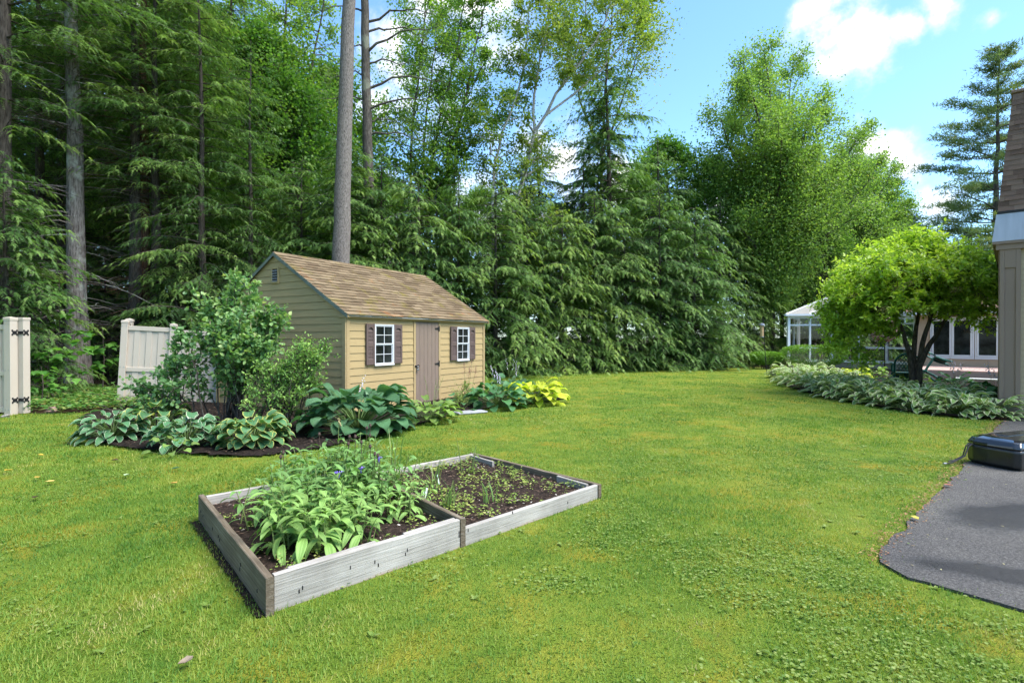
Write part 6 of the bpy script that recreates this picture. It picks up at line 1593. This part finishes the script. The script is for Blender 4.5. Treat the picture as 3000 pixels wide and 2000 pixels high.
for i, (u, v, lb, hh, ns_, zz_) in enumerate(((.47, .42, 'light weed plant just right of the divider board', .26, 5, .09), (.50, .58, 'bushy weed plant in the right compartment near the divider', .30, 5, .09), (.52, .80, 'tall thin weed at the back of the right compartment', .50, 3, .09), (.44, .95, 'tall leafy weed outside the back board', .52, 4, .02), (.80, .70, 'yellowish weed with thin stems near the far board', .34, 3, .09), (.05, .66, 'lone leafy stem standing outside the back board on the left', .34, 2, .12))):
    p = bedpt(u, v); leafy_plant('weed_plant', lb, (p[0], p[1], zz_), ns_, hh, 400 + i, ML_PER if i != 4 else MH_LGRN, .62, per=8, spread=.10, cat='weed')
# grassy clumps in the right compartment
M_BLADE = leaf_mat('tall_grass_blade', [(0, (.06, .13, .03)), (.6, (.11, .19, .05)), (1, (.24, .26, .10))], .3, .5)
def grass_clump(label, loc, n, h, seed, spread=.03):
    rng = np.random.default_rng(seed); a = Acc()
    for i in range(n):
        az = rng.random() * 6.283; L = h * (.6 + .5 * rng.random()); lean = .1 + .55 * rng.random(); t = np.linspace(0, 1, 6)
        c = np.stack([np.cos(az) * lean * L * t ** 1.8, np.sin(az) * lean * L * t ** 1.8, L * (t - .25 * lean * t ** 3)], 1) + np.array([rng.normal(0, spread), rng.normal(0, spread), 0]); s = np.array([-math.sin(az), math.cos(az), 0]); w = (.007 * (1 - t ** 2) + .0006)[:, None]
        V = np.concatenate([c - s * w, c + s * w]); F = np.array([[j, j + 6, j + 7, j + 1] for j in range(5)]); a.quads(V, F, rng.random())
    o = link('grass_clump', a.mesh('grass_clump'), M_BLADE); tag(o, label, 'grass'); o.location = loc
    return o
for i, (u, v, lb, n_, hh) in enumerate(((.56, .86, 'tall dark grass clump at the back corner of the bed', 16, .55), (.60, .55, 'upright grass clump in the middle of the right compartment', 12, .36), (.54, .30, 'grass clump by the front board right of the divider', 14, .26), (.505, .99, 'tall grass clump beyond the back board', 18, .48), (.24, .12, 'single grass clump by the front board of the left compartment', 5, .32), (.66, .22, 'small grass tuft at the right front board', 8, .2))):
    p = bedpt(u, v); grass_clump(lb, (p[0], p[1], .09), n_, hh, 500 + i)
# seedlings carpeting the soil
def seedlings(name, pts, z, label, seed, size=.02):
    rng = np.random.default_rng(seed); n = len(pts); m = 5; P = np.repeat(np.column_stack([pts, z]), m, 0); k = len(P)
    P = P + np.column_stack([rng.normal(0, size, k), rng.normal(0, size, k), np.abs(rng.normal(0, size * 1.2, k))]); az = rng.random(k) * 6.283; a = Acc(); ll = size * (.7 + .9 * rng.random(k))
    leaves(a, P, np.stack([np.cos(az), np.sin(az), .3 * rng.random(k)], 1), np.array([0, 0, 1.0]) + rng.normal(0, .3, (k, 3)), ll, ll * .6, 'oval', np.clip(np.repeat(rng.random(n), m) * .7 + .3 * rng.random(k), 0, 1))
    return link(name, a.mesh(name), M_SEEDL, kind='stuff', label=label, category='weeds')
M_SEEDL = leaf_mat('seedling_leaf', [(0, (.10, .17, .03)), (.6, (.19, .25, .05)), (1, (.33, .29, .11))], .3, .55)
q = poly_pts(S2, 1500); q = q[vnoise(q[:, 0], q[:, 1], 3.0, 1) > .47]; seedlings('weed_seedlings', q, np.full(len(q), .105), 'small weed seedlings on the soil of the right compartment', 1)
q = poly_pts(S1, 1100); q = q[vnoise(q[:, 0], q[:, 1], 3.0, 2) > .46]; seedlings('weed_seedlings', q, np.full(len(q), .155), 'small weed seedlings on the soil of the left compartment', 2, .016)
for i, (u, v) in enumerate(((.53, .48), (.645, .63))):
    p = bedpt(u, v); o = MB().box(-.018, .018, -.001, .001, 0, .10, .0005).build('plant_tag', plain_mat('pale_tag_%d' % i, (.55, .66, .58), .5)); o.location = (p[0], p[1], .09); o.rotation_euler = (-.25, .2, .4 + i)
    tag(o, ('pale plastic plant tag near the divider of the raised bed', 'pale plastic plant tag in the middle of the right compartment')[i], 'plant tag')

# ------------------------------------------------------------------ shrubs
def shrub(name, label, base, stems, leafmat, barkmat, seed, leaf=.05, per=16, tb=.5, shape='oval', spread=.16, tip_tint=.3, cat='shrub', width=.75, extra=None, up=1.0, whorl=False, nrm=.5):
    """stems: 3-D polylines relative to base, leaves along their outer half and on side twigs"""
    rng = np.random.default_rng(seed); wood = Acc(); fol = Acc(); Ps, Ds, Ts = [], [], []
    for (pts, r0) in stems:
        P = np.asarray(pts, float); n = len(P); t = np.linspace(0, 1, n); q = np.linspace(0, 1, 9); pp = np.stack([np.interp(q, t, P[:, k]) for k in range(3)], 1); pp[1:-1] += rng.normal(0, .02, (7, 3)); wood.tube(pp, np.linspace(r0, r0 * .25, 9), 5)
        tot = np.linalg.norm(np.diff(pp, axis=0), axis=1).sum(); d = norm(pp[-1] - pp[4])
        for j in range(int(per * tot)):
            f = .35 + .65 * rng.random() ** .7; p0 = np.array([np.interp(f, q, pp[:, k]) for k in range(3)])
            dd = norm(d * .5 + rng.normal(0, .75, 3) + np.array([0, 0, .25 * up])); L = (.10 + .32 * rng.random()) * (1.15 - .5 * f); e = p0 + dd * L; wood.tube([p0, e], [.004, .0015], 3)
            m = 8; tt = np.linspace(.15, 1.05, m)[:, None]; Ps.append(p0 + (e - p0) * tt + rng.normal(0, spread * .12, (m, 3))); a = rng.normal(0, .8, (m, 3)) + dd * .7; Ds.append(a)
            Ts.append(np.clip(tb + rng.normal(0, .12) + tip_tint * (tt[:, 0] - .6) + rng.normal(0, .08, m), 0, 1))
    P = np.concatenate(Ps); Dv = np.concatenate(Ds); ll = leaf * (.7 + .6 * rng.random(len(P)))
    leaves(fol, P, Dv, np.array([0, 0, 1.0]) + rng.normal(0, nrm, (len(P), 3)), ll, ll * width, shape, np.concatenate(Ts))
    o = thing(name, label, cat, (base[0], base[1], 0)); link('stems', wood.mesh('stems', True), barkmat, o); link('foliage', fol.mesh('foliage'), leafmat, o)
    return o, P
M_SHRUB = leaf_mat('summersweet_leaf', [(0, (.055, .125, .05)), (.5, (.10, .195, .065)), (.85, (.18, .27, .09)), (1, (.29, .35, .13))], .35, .45, spec=.4)
M_AZAL = leaf_mat('azalea_leaf', [(0, (.06, .14, .035)), (.5, (.13, .235, .05)), (1, (.26, .36, .09))], .3, .45)
def fan(rng, n, base_r, targets, kx=.12):
    st = []
    for i in range(n):
        (tx, ty, tz) = targets[i % len(targets)]; tx += rng.normal(0, kx); ty += rng.normal(0, kx * 1.3); tz += rng.normal(0, kx); bx, by = rng.normal(0, base_r), rng.normal(0, base_r * .7)
        st.append(([(bx, by, 0), (bx + (tx - bx) * .25, by + (ty - by) * .25, tz * .42), (bx + (tx - bx) * .62, by + (ty - by) * .62, tz * .8), (tx, ty, tz)], .012 + .006 * rng.random()))
    return st
rg_ = np.random.default_rng(77)
D1 = 9.4; sb = at(700, D1)
def tg(px, py, dy=0.0): return ((px - 1500) / FPX * (D1 + dy) - sb[0], dy, CAM_H + (990 - py) / FPX * (D1 + dy))
T1 = [tg(690, 870), tg(745, 850, .3), tg(765, 885, -.2), tg(660, 910, .2), tg(620, 930), tg(800, 920, .2), tg(825, 960, -.1), tg(780, 980, -.4), tg(690, 930, -.5), tg(640, 990, -.4), tg(730, 1000, -.6), tg(590, 1000, .1), tg(700, 1060, -.7), tg(640, 1070, -.5), tg(780, 1050, -.5), tg(720, 900, .5), tg(590, 870, .1)]
sh_o, shP = shrub('summersweet_shrub', 'tall leafy shrub with pale flower spikes between fence and shed', sb, fan(rg_, 46, .16, T1), M_SHRUB, M_BARK_D, 71, leaf=.08, per=10, tb=.52, tip_tint=.5, width=.74)
top = shP[(shP[:, 2] > 1.5)]; mb = MB(); ri = random.Random(5)
for i in range(90):
    p = top[ri.randrange(len(top))]; mb.tube([tuple(p), (p[0] + ri.uniform(-.01, .01), p[1], p[2] + .05), (p[0] + ri.uniform(-.015, .015), p[1], p[2] + .09)], [.002, .006, .002], 4)
mb.build('flower_spikes', plain_mat('cream_flower_spike', (.45, .40, .24), .8), sh_o, kind='stuff')
D1 = 9.0; sb = at(520, D1)
T2 = [tg(470, 1130, -.2), tg(430, 1150), tg(395, 1165, .1), tg(530, 1050), tg(560, 960, .1), tg(580, 1040, .2), tg(500, 1080, .2), tg(365, 1140, .1), tg(540, 1120, -.3), tg(450, 1180, -.3), tg(545, 990, .2)]
shrub('summersweet_shrub', 'low open round leaved shrub stems in front of the fence panel', sb, fan(rg_, 20, .25, T2, .08), M_SHRUB, M_BARK_D, 72, leaf=.07, per=9, tb=.32, tip_tint=.2, width=.85)
D1 = 8.9; sb = at(820, D1)
T3 = [tg(955, 1030, .2), tg(930, 1045), tg(900, 1020, .2), tg(870, 1040, -.2), tg(840, 1080, -.3), tg(800, 1110, -.3), tg(880, 1110, -.2), tg(920, 1090, .1), tg(760, 1100, -.3), tg(860, 1150, -.4), tg(800, 1170, -.5), tg(740, 1150, -.5), tg(930, 1120, .2), tg(770, 1060, -.2)]
shrub('azalea_shrub', 'bright light green azalea between the tall shrub and the giant hosta', sb, fan(rg_, 34, .2, T3, .08), M_AZAL, M_BARK_D, 73, leaf=.055, per=17, tb=.42, tip_tint=.5, shape='lance', width=.42)
h = gp(1365, 1190); M_FERN = leaf_mat('astilbe_leaf', [(0, (.07, .14, .03)), (1, (.22, .28, .07))], .3, .5); M_AST = plain_mat('dusty_pink_plume', (.42, .20, .15), .9)
D1 = h[1] + .3; sb = at(1365, D1)
T4 = [tg(1330, 1165, -.2), tg(1360, 1160, .1), tg(1395, 1160), tg(1350, 1180, -.3), tg(1380, 1180, -.3), tg(1410, 1150, .1), tg(1365, 1130)]
ao, _ = shrub('astilbe_plant', 'feathery astilbe with thin pink plumes against the shed wall', sb, fan(rg_, 14, .08, T4, .04), M_FERN, M_STALK, 74, leaf=.045, per=26, tb=.6, width=.4, shape='lance', cat='plant')
for i, (px, py) in enumerate(((1360, 1068), (1382, 1060), (1395, 1078), (1375, 1085))):
    e = tg(px, py); mb = MB(); mb.tube([(e[0] * .2, 0, .05), (e[0] * .7, 0, e[2] * .6), e], [.004, .003, .002], 4); so = mb.build('plume_stalk', M_STALK, ao); fb = MB(); rq = random.Random(i)
    for k in range(30):
        t = rq.random(); z = e[2] * (.74 + .3 * t); a = rq.random() * 6.28; w = .09 * (1 - t); x0 = e[0] * (.8 + .2 * t); fb.tube([(x0, 0, z), (x0 + w * math.cos(a), w * math.sin(a), z + .05)], [.0025, .0015], 3)
    fb.build('plume', M_AST, so)
# round-headed hydrangea tree
M_HYD = leaf_mat('hydrangea_leaf', [(0, (.09, .18, .02)), (.45, (.18, .29, .03)), (.8, (.28, .38, .045)), (1, (.38, .46, .075))], .42, .42, spec=.4)
def hydrangea():
    rng = np.random.default_rng(91); D = 14.9; base = at(2678, D); wood = Acc(); fol = Acc(); F_ = lambda px, py, dy=0: np.array([(px - 1500) / FPX * (D + dy) - base[0], dy, CAM_H + (990 - py) / FPX * (D + dy)])
    trunks = [[(0, 0, 0), F_(2672, 1060), F_(2660, 1010), F_(2640, 960, .2), F_(2600, 900, .3)], [(.04, .02, 0), F_(2690, 1080), F_(2700, 1020), F_(2720, 960, -.2), F_(2730, 900, -.3), F_(2740, 840, -.3)], [(-.03, .05, 0), F_(2684, 1070, .1), F_(2676, 1000, .2), F_(2690, 930, .3), F_(2700, 860, .4)], [(.06, 0, 0), F_(2700, 1060, -.1), F_(2730, 990, .1), F_(2780, 930, .2), F_(2830, 880, .2)]]
    ends = []
    for tr in trunks:
        P = np.array([np.asarray(p, float) for p in tr]); t = np.linspace(0, 1, len(P)); q = np.linspace(0, 1, 10); pp = np.stack([np.interp(q, t, P[:, k]) for k in range(3)], 1); pp[1:-1] += rng.normal(0, .025, (8, 3)); wood.tube(pp, np.linspace(.085, .035, 10), 7); ends += [pp[6], pp[7], pp[8], pp[9]]
    # branch tips over an umbrella-shaped crown
    tips = []
    for (px, py, rx, rz, n) in ((2680, 800, 240, 62, 150), (2560, 850, 150, 60, 80), (2810, 830, 150, 70, 110), (2475, 915, 70, 60, 46), (2700, 730, 75, 40, 34), (2455, 1000, 32, 45, 14), (2530, 1040, 22, 45, 9), (2480, 960, 50, 40, 16), (2890, 850, 70, 60, 30), (2620, 760, 110, 40, 40), (2760, 765, 120, 45, 46), (2860, 930, 50, 30, 10), (2600, 960, 40, 30, 8), (2640, 890, 190, 45, 70), (2790, 900, 110, 45, 50), (2560, 940, 90, 50, 40), (2720, 880, 60, 40, 20)):
        for i in range(n):
            v = rng.normal(0, 1, 3); v /= np.linalg.norm(v); v *= rng.random() ** .28
            if v[2] < -.55: v[2] *= .5
            c = F_(px + rx * v[0], py - rz * v[2], v[1] * rx / FPX * D); tips.append(c)
    Ps, Ds, Ts = [], [], []
    E = np.array(ends)
    for c in tips:
        e = E[np.argmin(((E - c) ** 2).sum(1) + rng.random(len(E)) * .5)]; mid = (e + c) / 2 + np.array([0, 0, .12]) + rng.normal(0, .06, 3); wood.tube([e, mid, c], [.014, .008, .003], 4)
        out = norm(c - np.array([0, 0, 2.2])); tb = np.clip(.46 + .1 * rng.normal(), 0, 1)
        for k in range(5):
            d = norm(out * .6 + rng.normal(0, .6, 3) + np.array([0, 0, .35])); L = .16 + .22 * rng.random(); m = 9; tt = np.linspace(.1, 1, m)[:, None]; s0 = c + rng.normal(0, .09, 3); wood.tube([s0, s0 + d * L], [.004, .002], 3)
            Ps.append(s0 + d * L * tt); az = np.arange(m) * 2.4 + rng.random() * 6; A1 = norm(np.cross(d, [0, 0, 1.0])); B1 = np.cross(d, A1); Ds.append(A1 * np.cos(az)[:, None] + B1 * np.sin(az)[:, None] + d * .55); Ts.append(np.clip(tb + .55 * (tt[:, 0] - .35) + rng.normal(0, .07, m), 0, 1))
    P = np.concatenate(Ps); ll = .118 * (.65 + .6 * rng.random(len(P))); leaves(fol, P, np.concatenate(Ds), np.array([0, 0, 1.0]) + rng.normal(0, .4, (len(P), 3)), ll, ll * .52, 'oval', np.concatenate(Ts))
    o = thing('hydrangea_tree', 'round headed lime green hydrangea tree with twisted dark trunk', 'tree', (base[0], base[1], 0)); link('trunk', wood.mesh('trunk', True), M_BARK_D, o); link('crown', fol.mesh('crown'), M_HYD, o)
    for (px, py, dy) in ((2628, 846, -2.3), (2658, 834, -2.25), (2798, 850, -2.2), (2495, 868, -1.2), (2868, 868, -1.2), (2760, 792, -1.8), (2835, 970, -1.0), (2585, 905, -2.2)):
        c = F_(px, py, dy * .9); fb = MB(); rq = random.Random(px)
        for k in range(46):
            a = rq.random() * 6.28; r_ = .13 * rq.random() ** .5; z = rq.uniform(-.06, .07); s = .02; x, y = c[0] + r_ * math.cos(a), c[1] + r_ * math.sin(a); fb.add([(x, y, c[2] + z), (x + s, y + rq.uniform(-s, s), c[2] + z + .01), (x, y + s, c[2] + z + rq.uniform(-s, s)), (x - s, y, c[2] + z + .012)], [(0, 1, 2), (0, 2, 3)])
        fb.build('dried_flower_head', plain_mat('dry_hydrangea_%d' % px, (.19, .115, .08), .9, var=.3, scale=30), o)
hydrangea()
# clipped box hedges by the sunroom
M_BOX = leaf_mat('box_leaf', [(0, (.05, .12, .016)), (.5, (.10, .20, .024)), (1, (.18, .29, .036))], .3, .5)
def clipped(label, c, rx, ry, h, seed, z0=.25):
    rng = np.random.default_rng(seed); n = 9000; v = rng.normal(0, 1, (n, 3)); v /= np.linalg.norm(v, axis=1, keepdims=True); v = np.sign(v) * np.abs(v) ** .62; v /= np.maximum(1, np.abs(v).max(1, keepdims=True)); v *= (.86 + .16 * rng.random((n, 1)))
    taper = .72 + .28 * np.clip((v[:, 2:] + 1) / 1.2, 0, 1); P = np.column_stack([v[:, 0] * rx * taper[:, 0], v[:, 1] * ry * taper[:, 0], z0 + (h - z0) * (v[:, 2] + 1) / 2]); a = Acc(); ll = .045 + .035 * rng.random(n)
    leaves(a, P, rng.normal(0, 1, (n, 3)) + v, v + rng.normal(0, .6, (n, 3)), ll, ll * .6, 'diamond', np.clip(.45 + .35 * v[:, 2] * .5 + rng.normal(0, .15, n), 0, 1))
    o = thing('clipped_shrub', label, 'shrub', (c[0], c[1], 0), R(-8)); link('foliage', a.mesh('foliage'), M_BOX, o); w = Acc()
    for i in range(26):
        e = P[rng.integers(n)] * .85; w.tube([(rng.normal(0, .12), rng.normal(0, .08), 0), e * np.array([.5, .5, .6]), e], [.02, .012, .005], 4)
    link('stems', w.mesh('stems'), M_BARK_D, o)
c = gp(2262, 1083); clipped('small low clipped shrub behind the bird feeder pole', (c[0], c[1] + .6), .75, .6, .86, 1)
c = gp(2355, 1080); clipped('long clipped hedge in front of the sunroom wall', (c[0] + .3, c[1] - .4), 1.55, .65, 1.2, 2, .15)
# saplings and ground cover at the wood edge
def maple_leaf_mesh():
    pts = [(0, 0), (.10, .22), (.02, .45), (.28, .36), (.42, .62), (.58, .30), (1, 0), (.58, -.30), (.42, -.62), (.28, -.36), (.02, -.45), (.10, -.22)]
    V = [(x, y * .8, .10 * abs(y) - .18 * x * x) for x, y in pts] + [(.35, 0, -.02)]; k = len(pts)
    me = bpy.data.meshes.new('leaf'); me.from_pydata(V, [], [(i, (i + 1) % k, k) for i in range(k)]); me.update(); return me
ML = maple_leaf_mesh(); M_SAP = leaf_mat('sapling_leaf', [(0, (.04, .12, .022)), (1, (.10, .22, .038))], .4, .45, src='object')
ML.materials.append(M_SAP)
def sapling(label, base, h, n, seed, spread=.8, size=.2, toward=(0, 0)):
    rng = random.Random(seed); o = thing('maple_sapling', label, 'sapling', (base[0], base[1], 0)); mb = MB(); mb.tube([(0, 0, 0), (.03, .02, h * .5), (toward[0] * .5, toward[1] * .5, h)], [.018, .012, .005], 6); brs = []
    for i in range(max(3, n // 6)):
        a = rng.random() * 6.28; z = h * rng.uniform(.35, 1); L = spread * rng.uniform(.4, 1); e = (math.cos(a) * L + toward[0], math.sin(a) * L + toward[1], z + .1 * rng.random()); b0 = (toward[0] * .5 * z / h, toward[1] * .5 * z / h, z * .92); mb.tube([b0, ((b0[0] + e[0]) / 2, (b0[1] + e[1]) / 2, z + .06), e], [.007, .005, .002], 4); brs.append((b0, e))
    mb.build('stem', M_BARK_D, o)
    for i in range(n):
        b0, e = brs[i % len(brs)]; t = rng.uniform(.35, 1.1); c = link('leaf', ML, parent=o); c.location = tuple(b0[k] + (e[k] - b0[k]) * t + rng.uniform(-.09, .09) for k in range(3)); s = size * rng.uniform(.7, 1.25); c.scale = (s, s, s); c.rotation_euler = (rng.uniform(-.35, .35), rng.uniform(.0, .55), rng.random() * 6.28)
sapling('maple sapling with broad leaves left of the lichen covered trunk', at(135, 13.6), 1.75, 60, 1, .75, .24, (.25, -.1))
sapling('taller maple sapling high against the lichen covered trunk', at(170, 14.6), 3.2, 54, 2, .8, .24, (.1, 0))
sapling('broad leaved sapling in the shade right of the lichen covered trunk', at(300, 15.5), 1.9, 30, 3, .7, .26, (0, 0))
sapling('low maple sapling beside the left vinyl gate post', at(120, 12.4), .9, 36, 4, .6, .19, (0, 0))
ge = [(-11.6, 11.1), (-9.0, 10.9), (-7.7, 11.6), (-7.5, 14.5), (-13.5, 16.5)]
q = poly_pts(ge, 5200); q = q[vnoise(q[:, 0], q[:, 1], 1.6, 1) > .40]; M_GC = leaf_mat('ground_cover_leaf', [(0, (.035, .10, .02)), (.6, (.075, .165, .032)), (.9, (.15, .21, .05)), (1, (.26, .18, .08))], .3, .5)
rng = np.random.default_rng(5); m = 4; P = np.repeat(np.column_stack([q, np.full(len(q), .02)]), m, 0); k = len(P); hz = .05 + .28 * np.repeat(vnoise(q[:, 0], q[:, 1], .9, 2), m) * rng.random(k); P = P + np.column_stack([rng.normal(0, .06, k), rng.normal(0, .06, k), hz]); az = rng.random(k) * 6.28; a = Acc(); ll = .05 + .05 * rng.random(k)
leaves(a, P, np.stack([np.cos(az), np.sin(az), .2 * rng.random(k)], 1), np.array([0, 0, 1.0]) + rng.normal(0, .35, (k, 3)), ll, ll * .6, 'oval', rng.random(k)); link('ground_cover', a.mesh('ground_cover'), M_GC, kind='stuff', label='leafy green ground cover at the wood edge between the fences', category='ground cover')
rq = np.random.default_rng(6); mb = Acc()
for i in range(70):
    p = np.array([-11 + 4 * rq.random(), 10.9 + 4 * rq.random(), .08 + .15 * rq.random()]); d = rq.normal(0, 1, 3) * np.array([.35, .35, .08]); mb.tube([p, p + d * .5 + rq.normal(0, .03, 3), p + d], [.007, .006, .003], 4)
link('brush_twigs', mb.mesh('brush_twigs'), M_BARK_D, kind='stuff', label='dead twigs lying in the brush at the wood edge', category='twigs')
# stones, fallen leaves
def rock(label, loc, r_, seed, col):
    rng = np.random.default_rng(seed); V, F = [], []; n1, n2 = 6, 9
    for i in range(n1 + 1):
        for j in range(n2):
            th, ph = math.pi * i / n1, 2 * math.pi * j / n2; k = 1 + .25 * rng.normal() * (0 < i < n1); V.append((r_[0] * k * math.sin(th) * math.cos(ph), r_[1] * k * math.sin(th) * math.sin(ph), r_[2] * k * math.cos(th)))
    F = [(i * n2 + j, i * n2 + (j + 1) % n2, (i + 1) * n2 + (j + 1) % n2, (i + 1) * n2 + j) for i in range(n1) for j in range(n2)]
    o = MB().add(V, F).build('rock', plain_mat('stone_%d' % seed, col, .85, var=.3, scale=12, bmp=.5)); o.location = loc; tag(o, label, 'rock')
p = gp(152, 1212); rock('pinkish rock at the wood edge right of the gate post', (p[0], p[1], .06), (.11, .09, .09), 1, (.23, .15, .12))
p = gp(18, 1224); rock('small grey stone in the grass below the left fence', (p[0], p[1], .03), (.08, .06, .04), 2, (.25, .23, .2))
o = MB().box(-.32, .32, -.16, .16, .0, .035, .01).build('paving_stone', plain_mat('slate', (.30, .31, .32), .8, var=.15, bmp=.3)); p = gp(1378, 1212); o.location = (p[0], p[1], .02); o.rotation_euler = (0, 0, .5); tag(o, 'flat grey paving stone at the bed edge below the shed', 'paving stone')
FL = [(117, 1345, 'yellow fallen leaf highest on the left lawn', (.50, .33, .04)), (23, 1391, 'yellow fallen leaf nearest the left picture edge', (.52, .36, .04)), (106, 1413, 'large yellow fallen leaf in the middle of the left group', (.45, .29, .05)), (145, 1425, 'small pale yellow fallen leaf right of the larger one', (.55, .42, .12)), (100, 1473, 'dark brown fallen leaf below the yellow ones', (.05, .025, .015)), (335, 1360, 'brown curled leaf on the lawn before the hostas', (.09, .05, .03)), (371, 1405, 'pale green fallen leaf on the lawn left of the raised bed', (.28, .38, .2)), (507, 1430, 'small orange fallen leaf near the raised bed', (.5, .28, .06)), (540, 1972, 'grey brown fallen leaf at the bottom of the lawn', (.22, .17, .12)), (2780, 1436, 'reddish brown dead leaf on the driveway edge', (.30, .12, .07)), (513, 1385, 'dark green upright leaf on the lawn left of the bed', (.03, .11, .05)), (2680, 1535, 'yellow leaf lying on the driveway edge', (.5, .42, .08))]
for i, (px, py, lb, col) in enumerate(FL):
    p = gp(px, py); s = .042 if py < 1600 else .035; pts = [(0, 0), (.25, .38), (.65, .32), (1, 0), (.65, -.32), (.25, -.38)]; mb = MB()
    V = [(x * s * 2 - s, y * s * 1.7, .012 + .35 * s * abs(y) + .1 * s * math.sin(x * 5 + i)) for x, y in pts] + [(0, 0, .008)]; mb.add(V, [(j, (j + 1) % 6, 6) for j in range(6)]); mb.add([(v[0], v[1], v[2] - .002) for v in V], [((j + 1) % 6, j, 6) for j in range(6)])
    o = mb.build('fallen_leaf', plain_mat('fallen_leaf_%d' % i, col, .7, var=.25, scale=30)); o.location = (p[0], p[1], .045); o.rotation_euler = (0, 0, i * 1.3); tag(o, lb, 'leaf', 'leaves fallen on lawn and driveway')
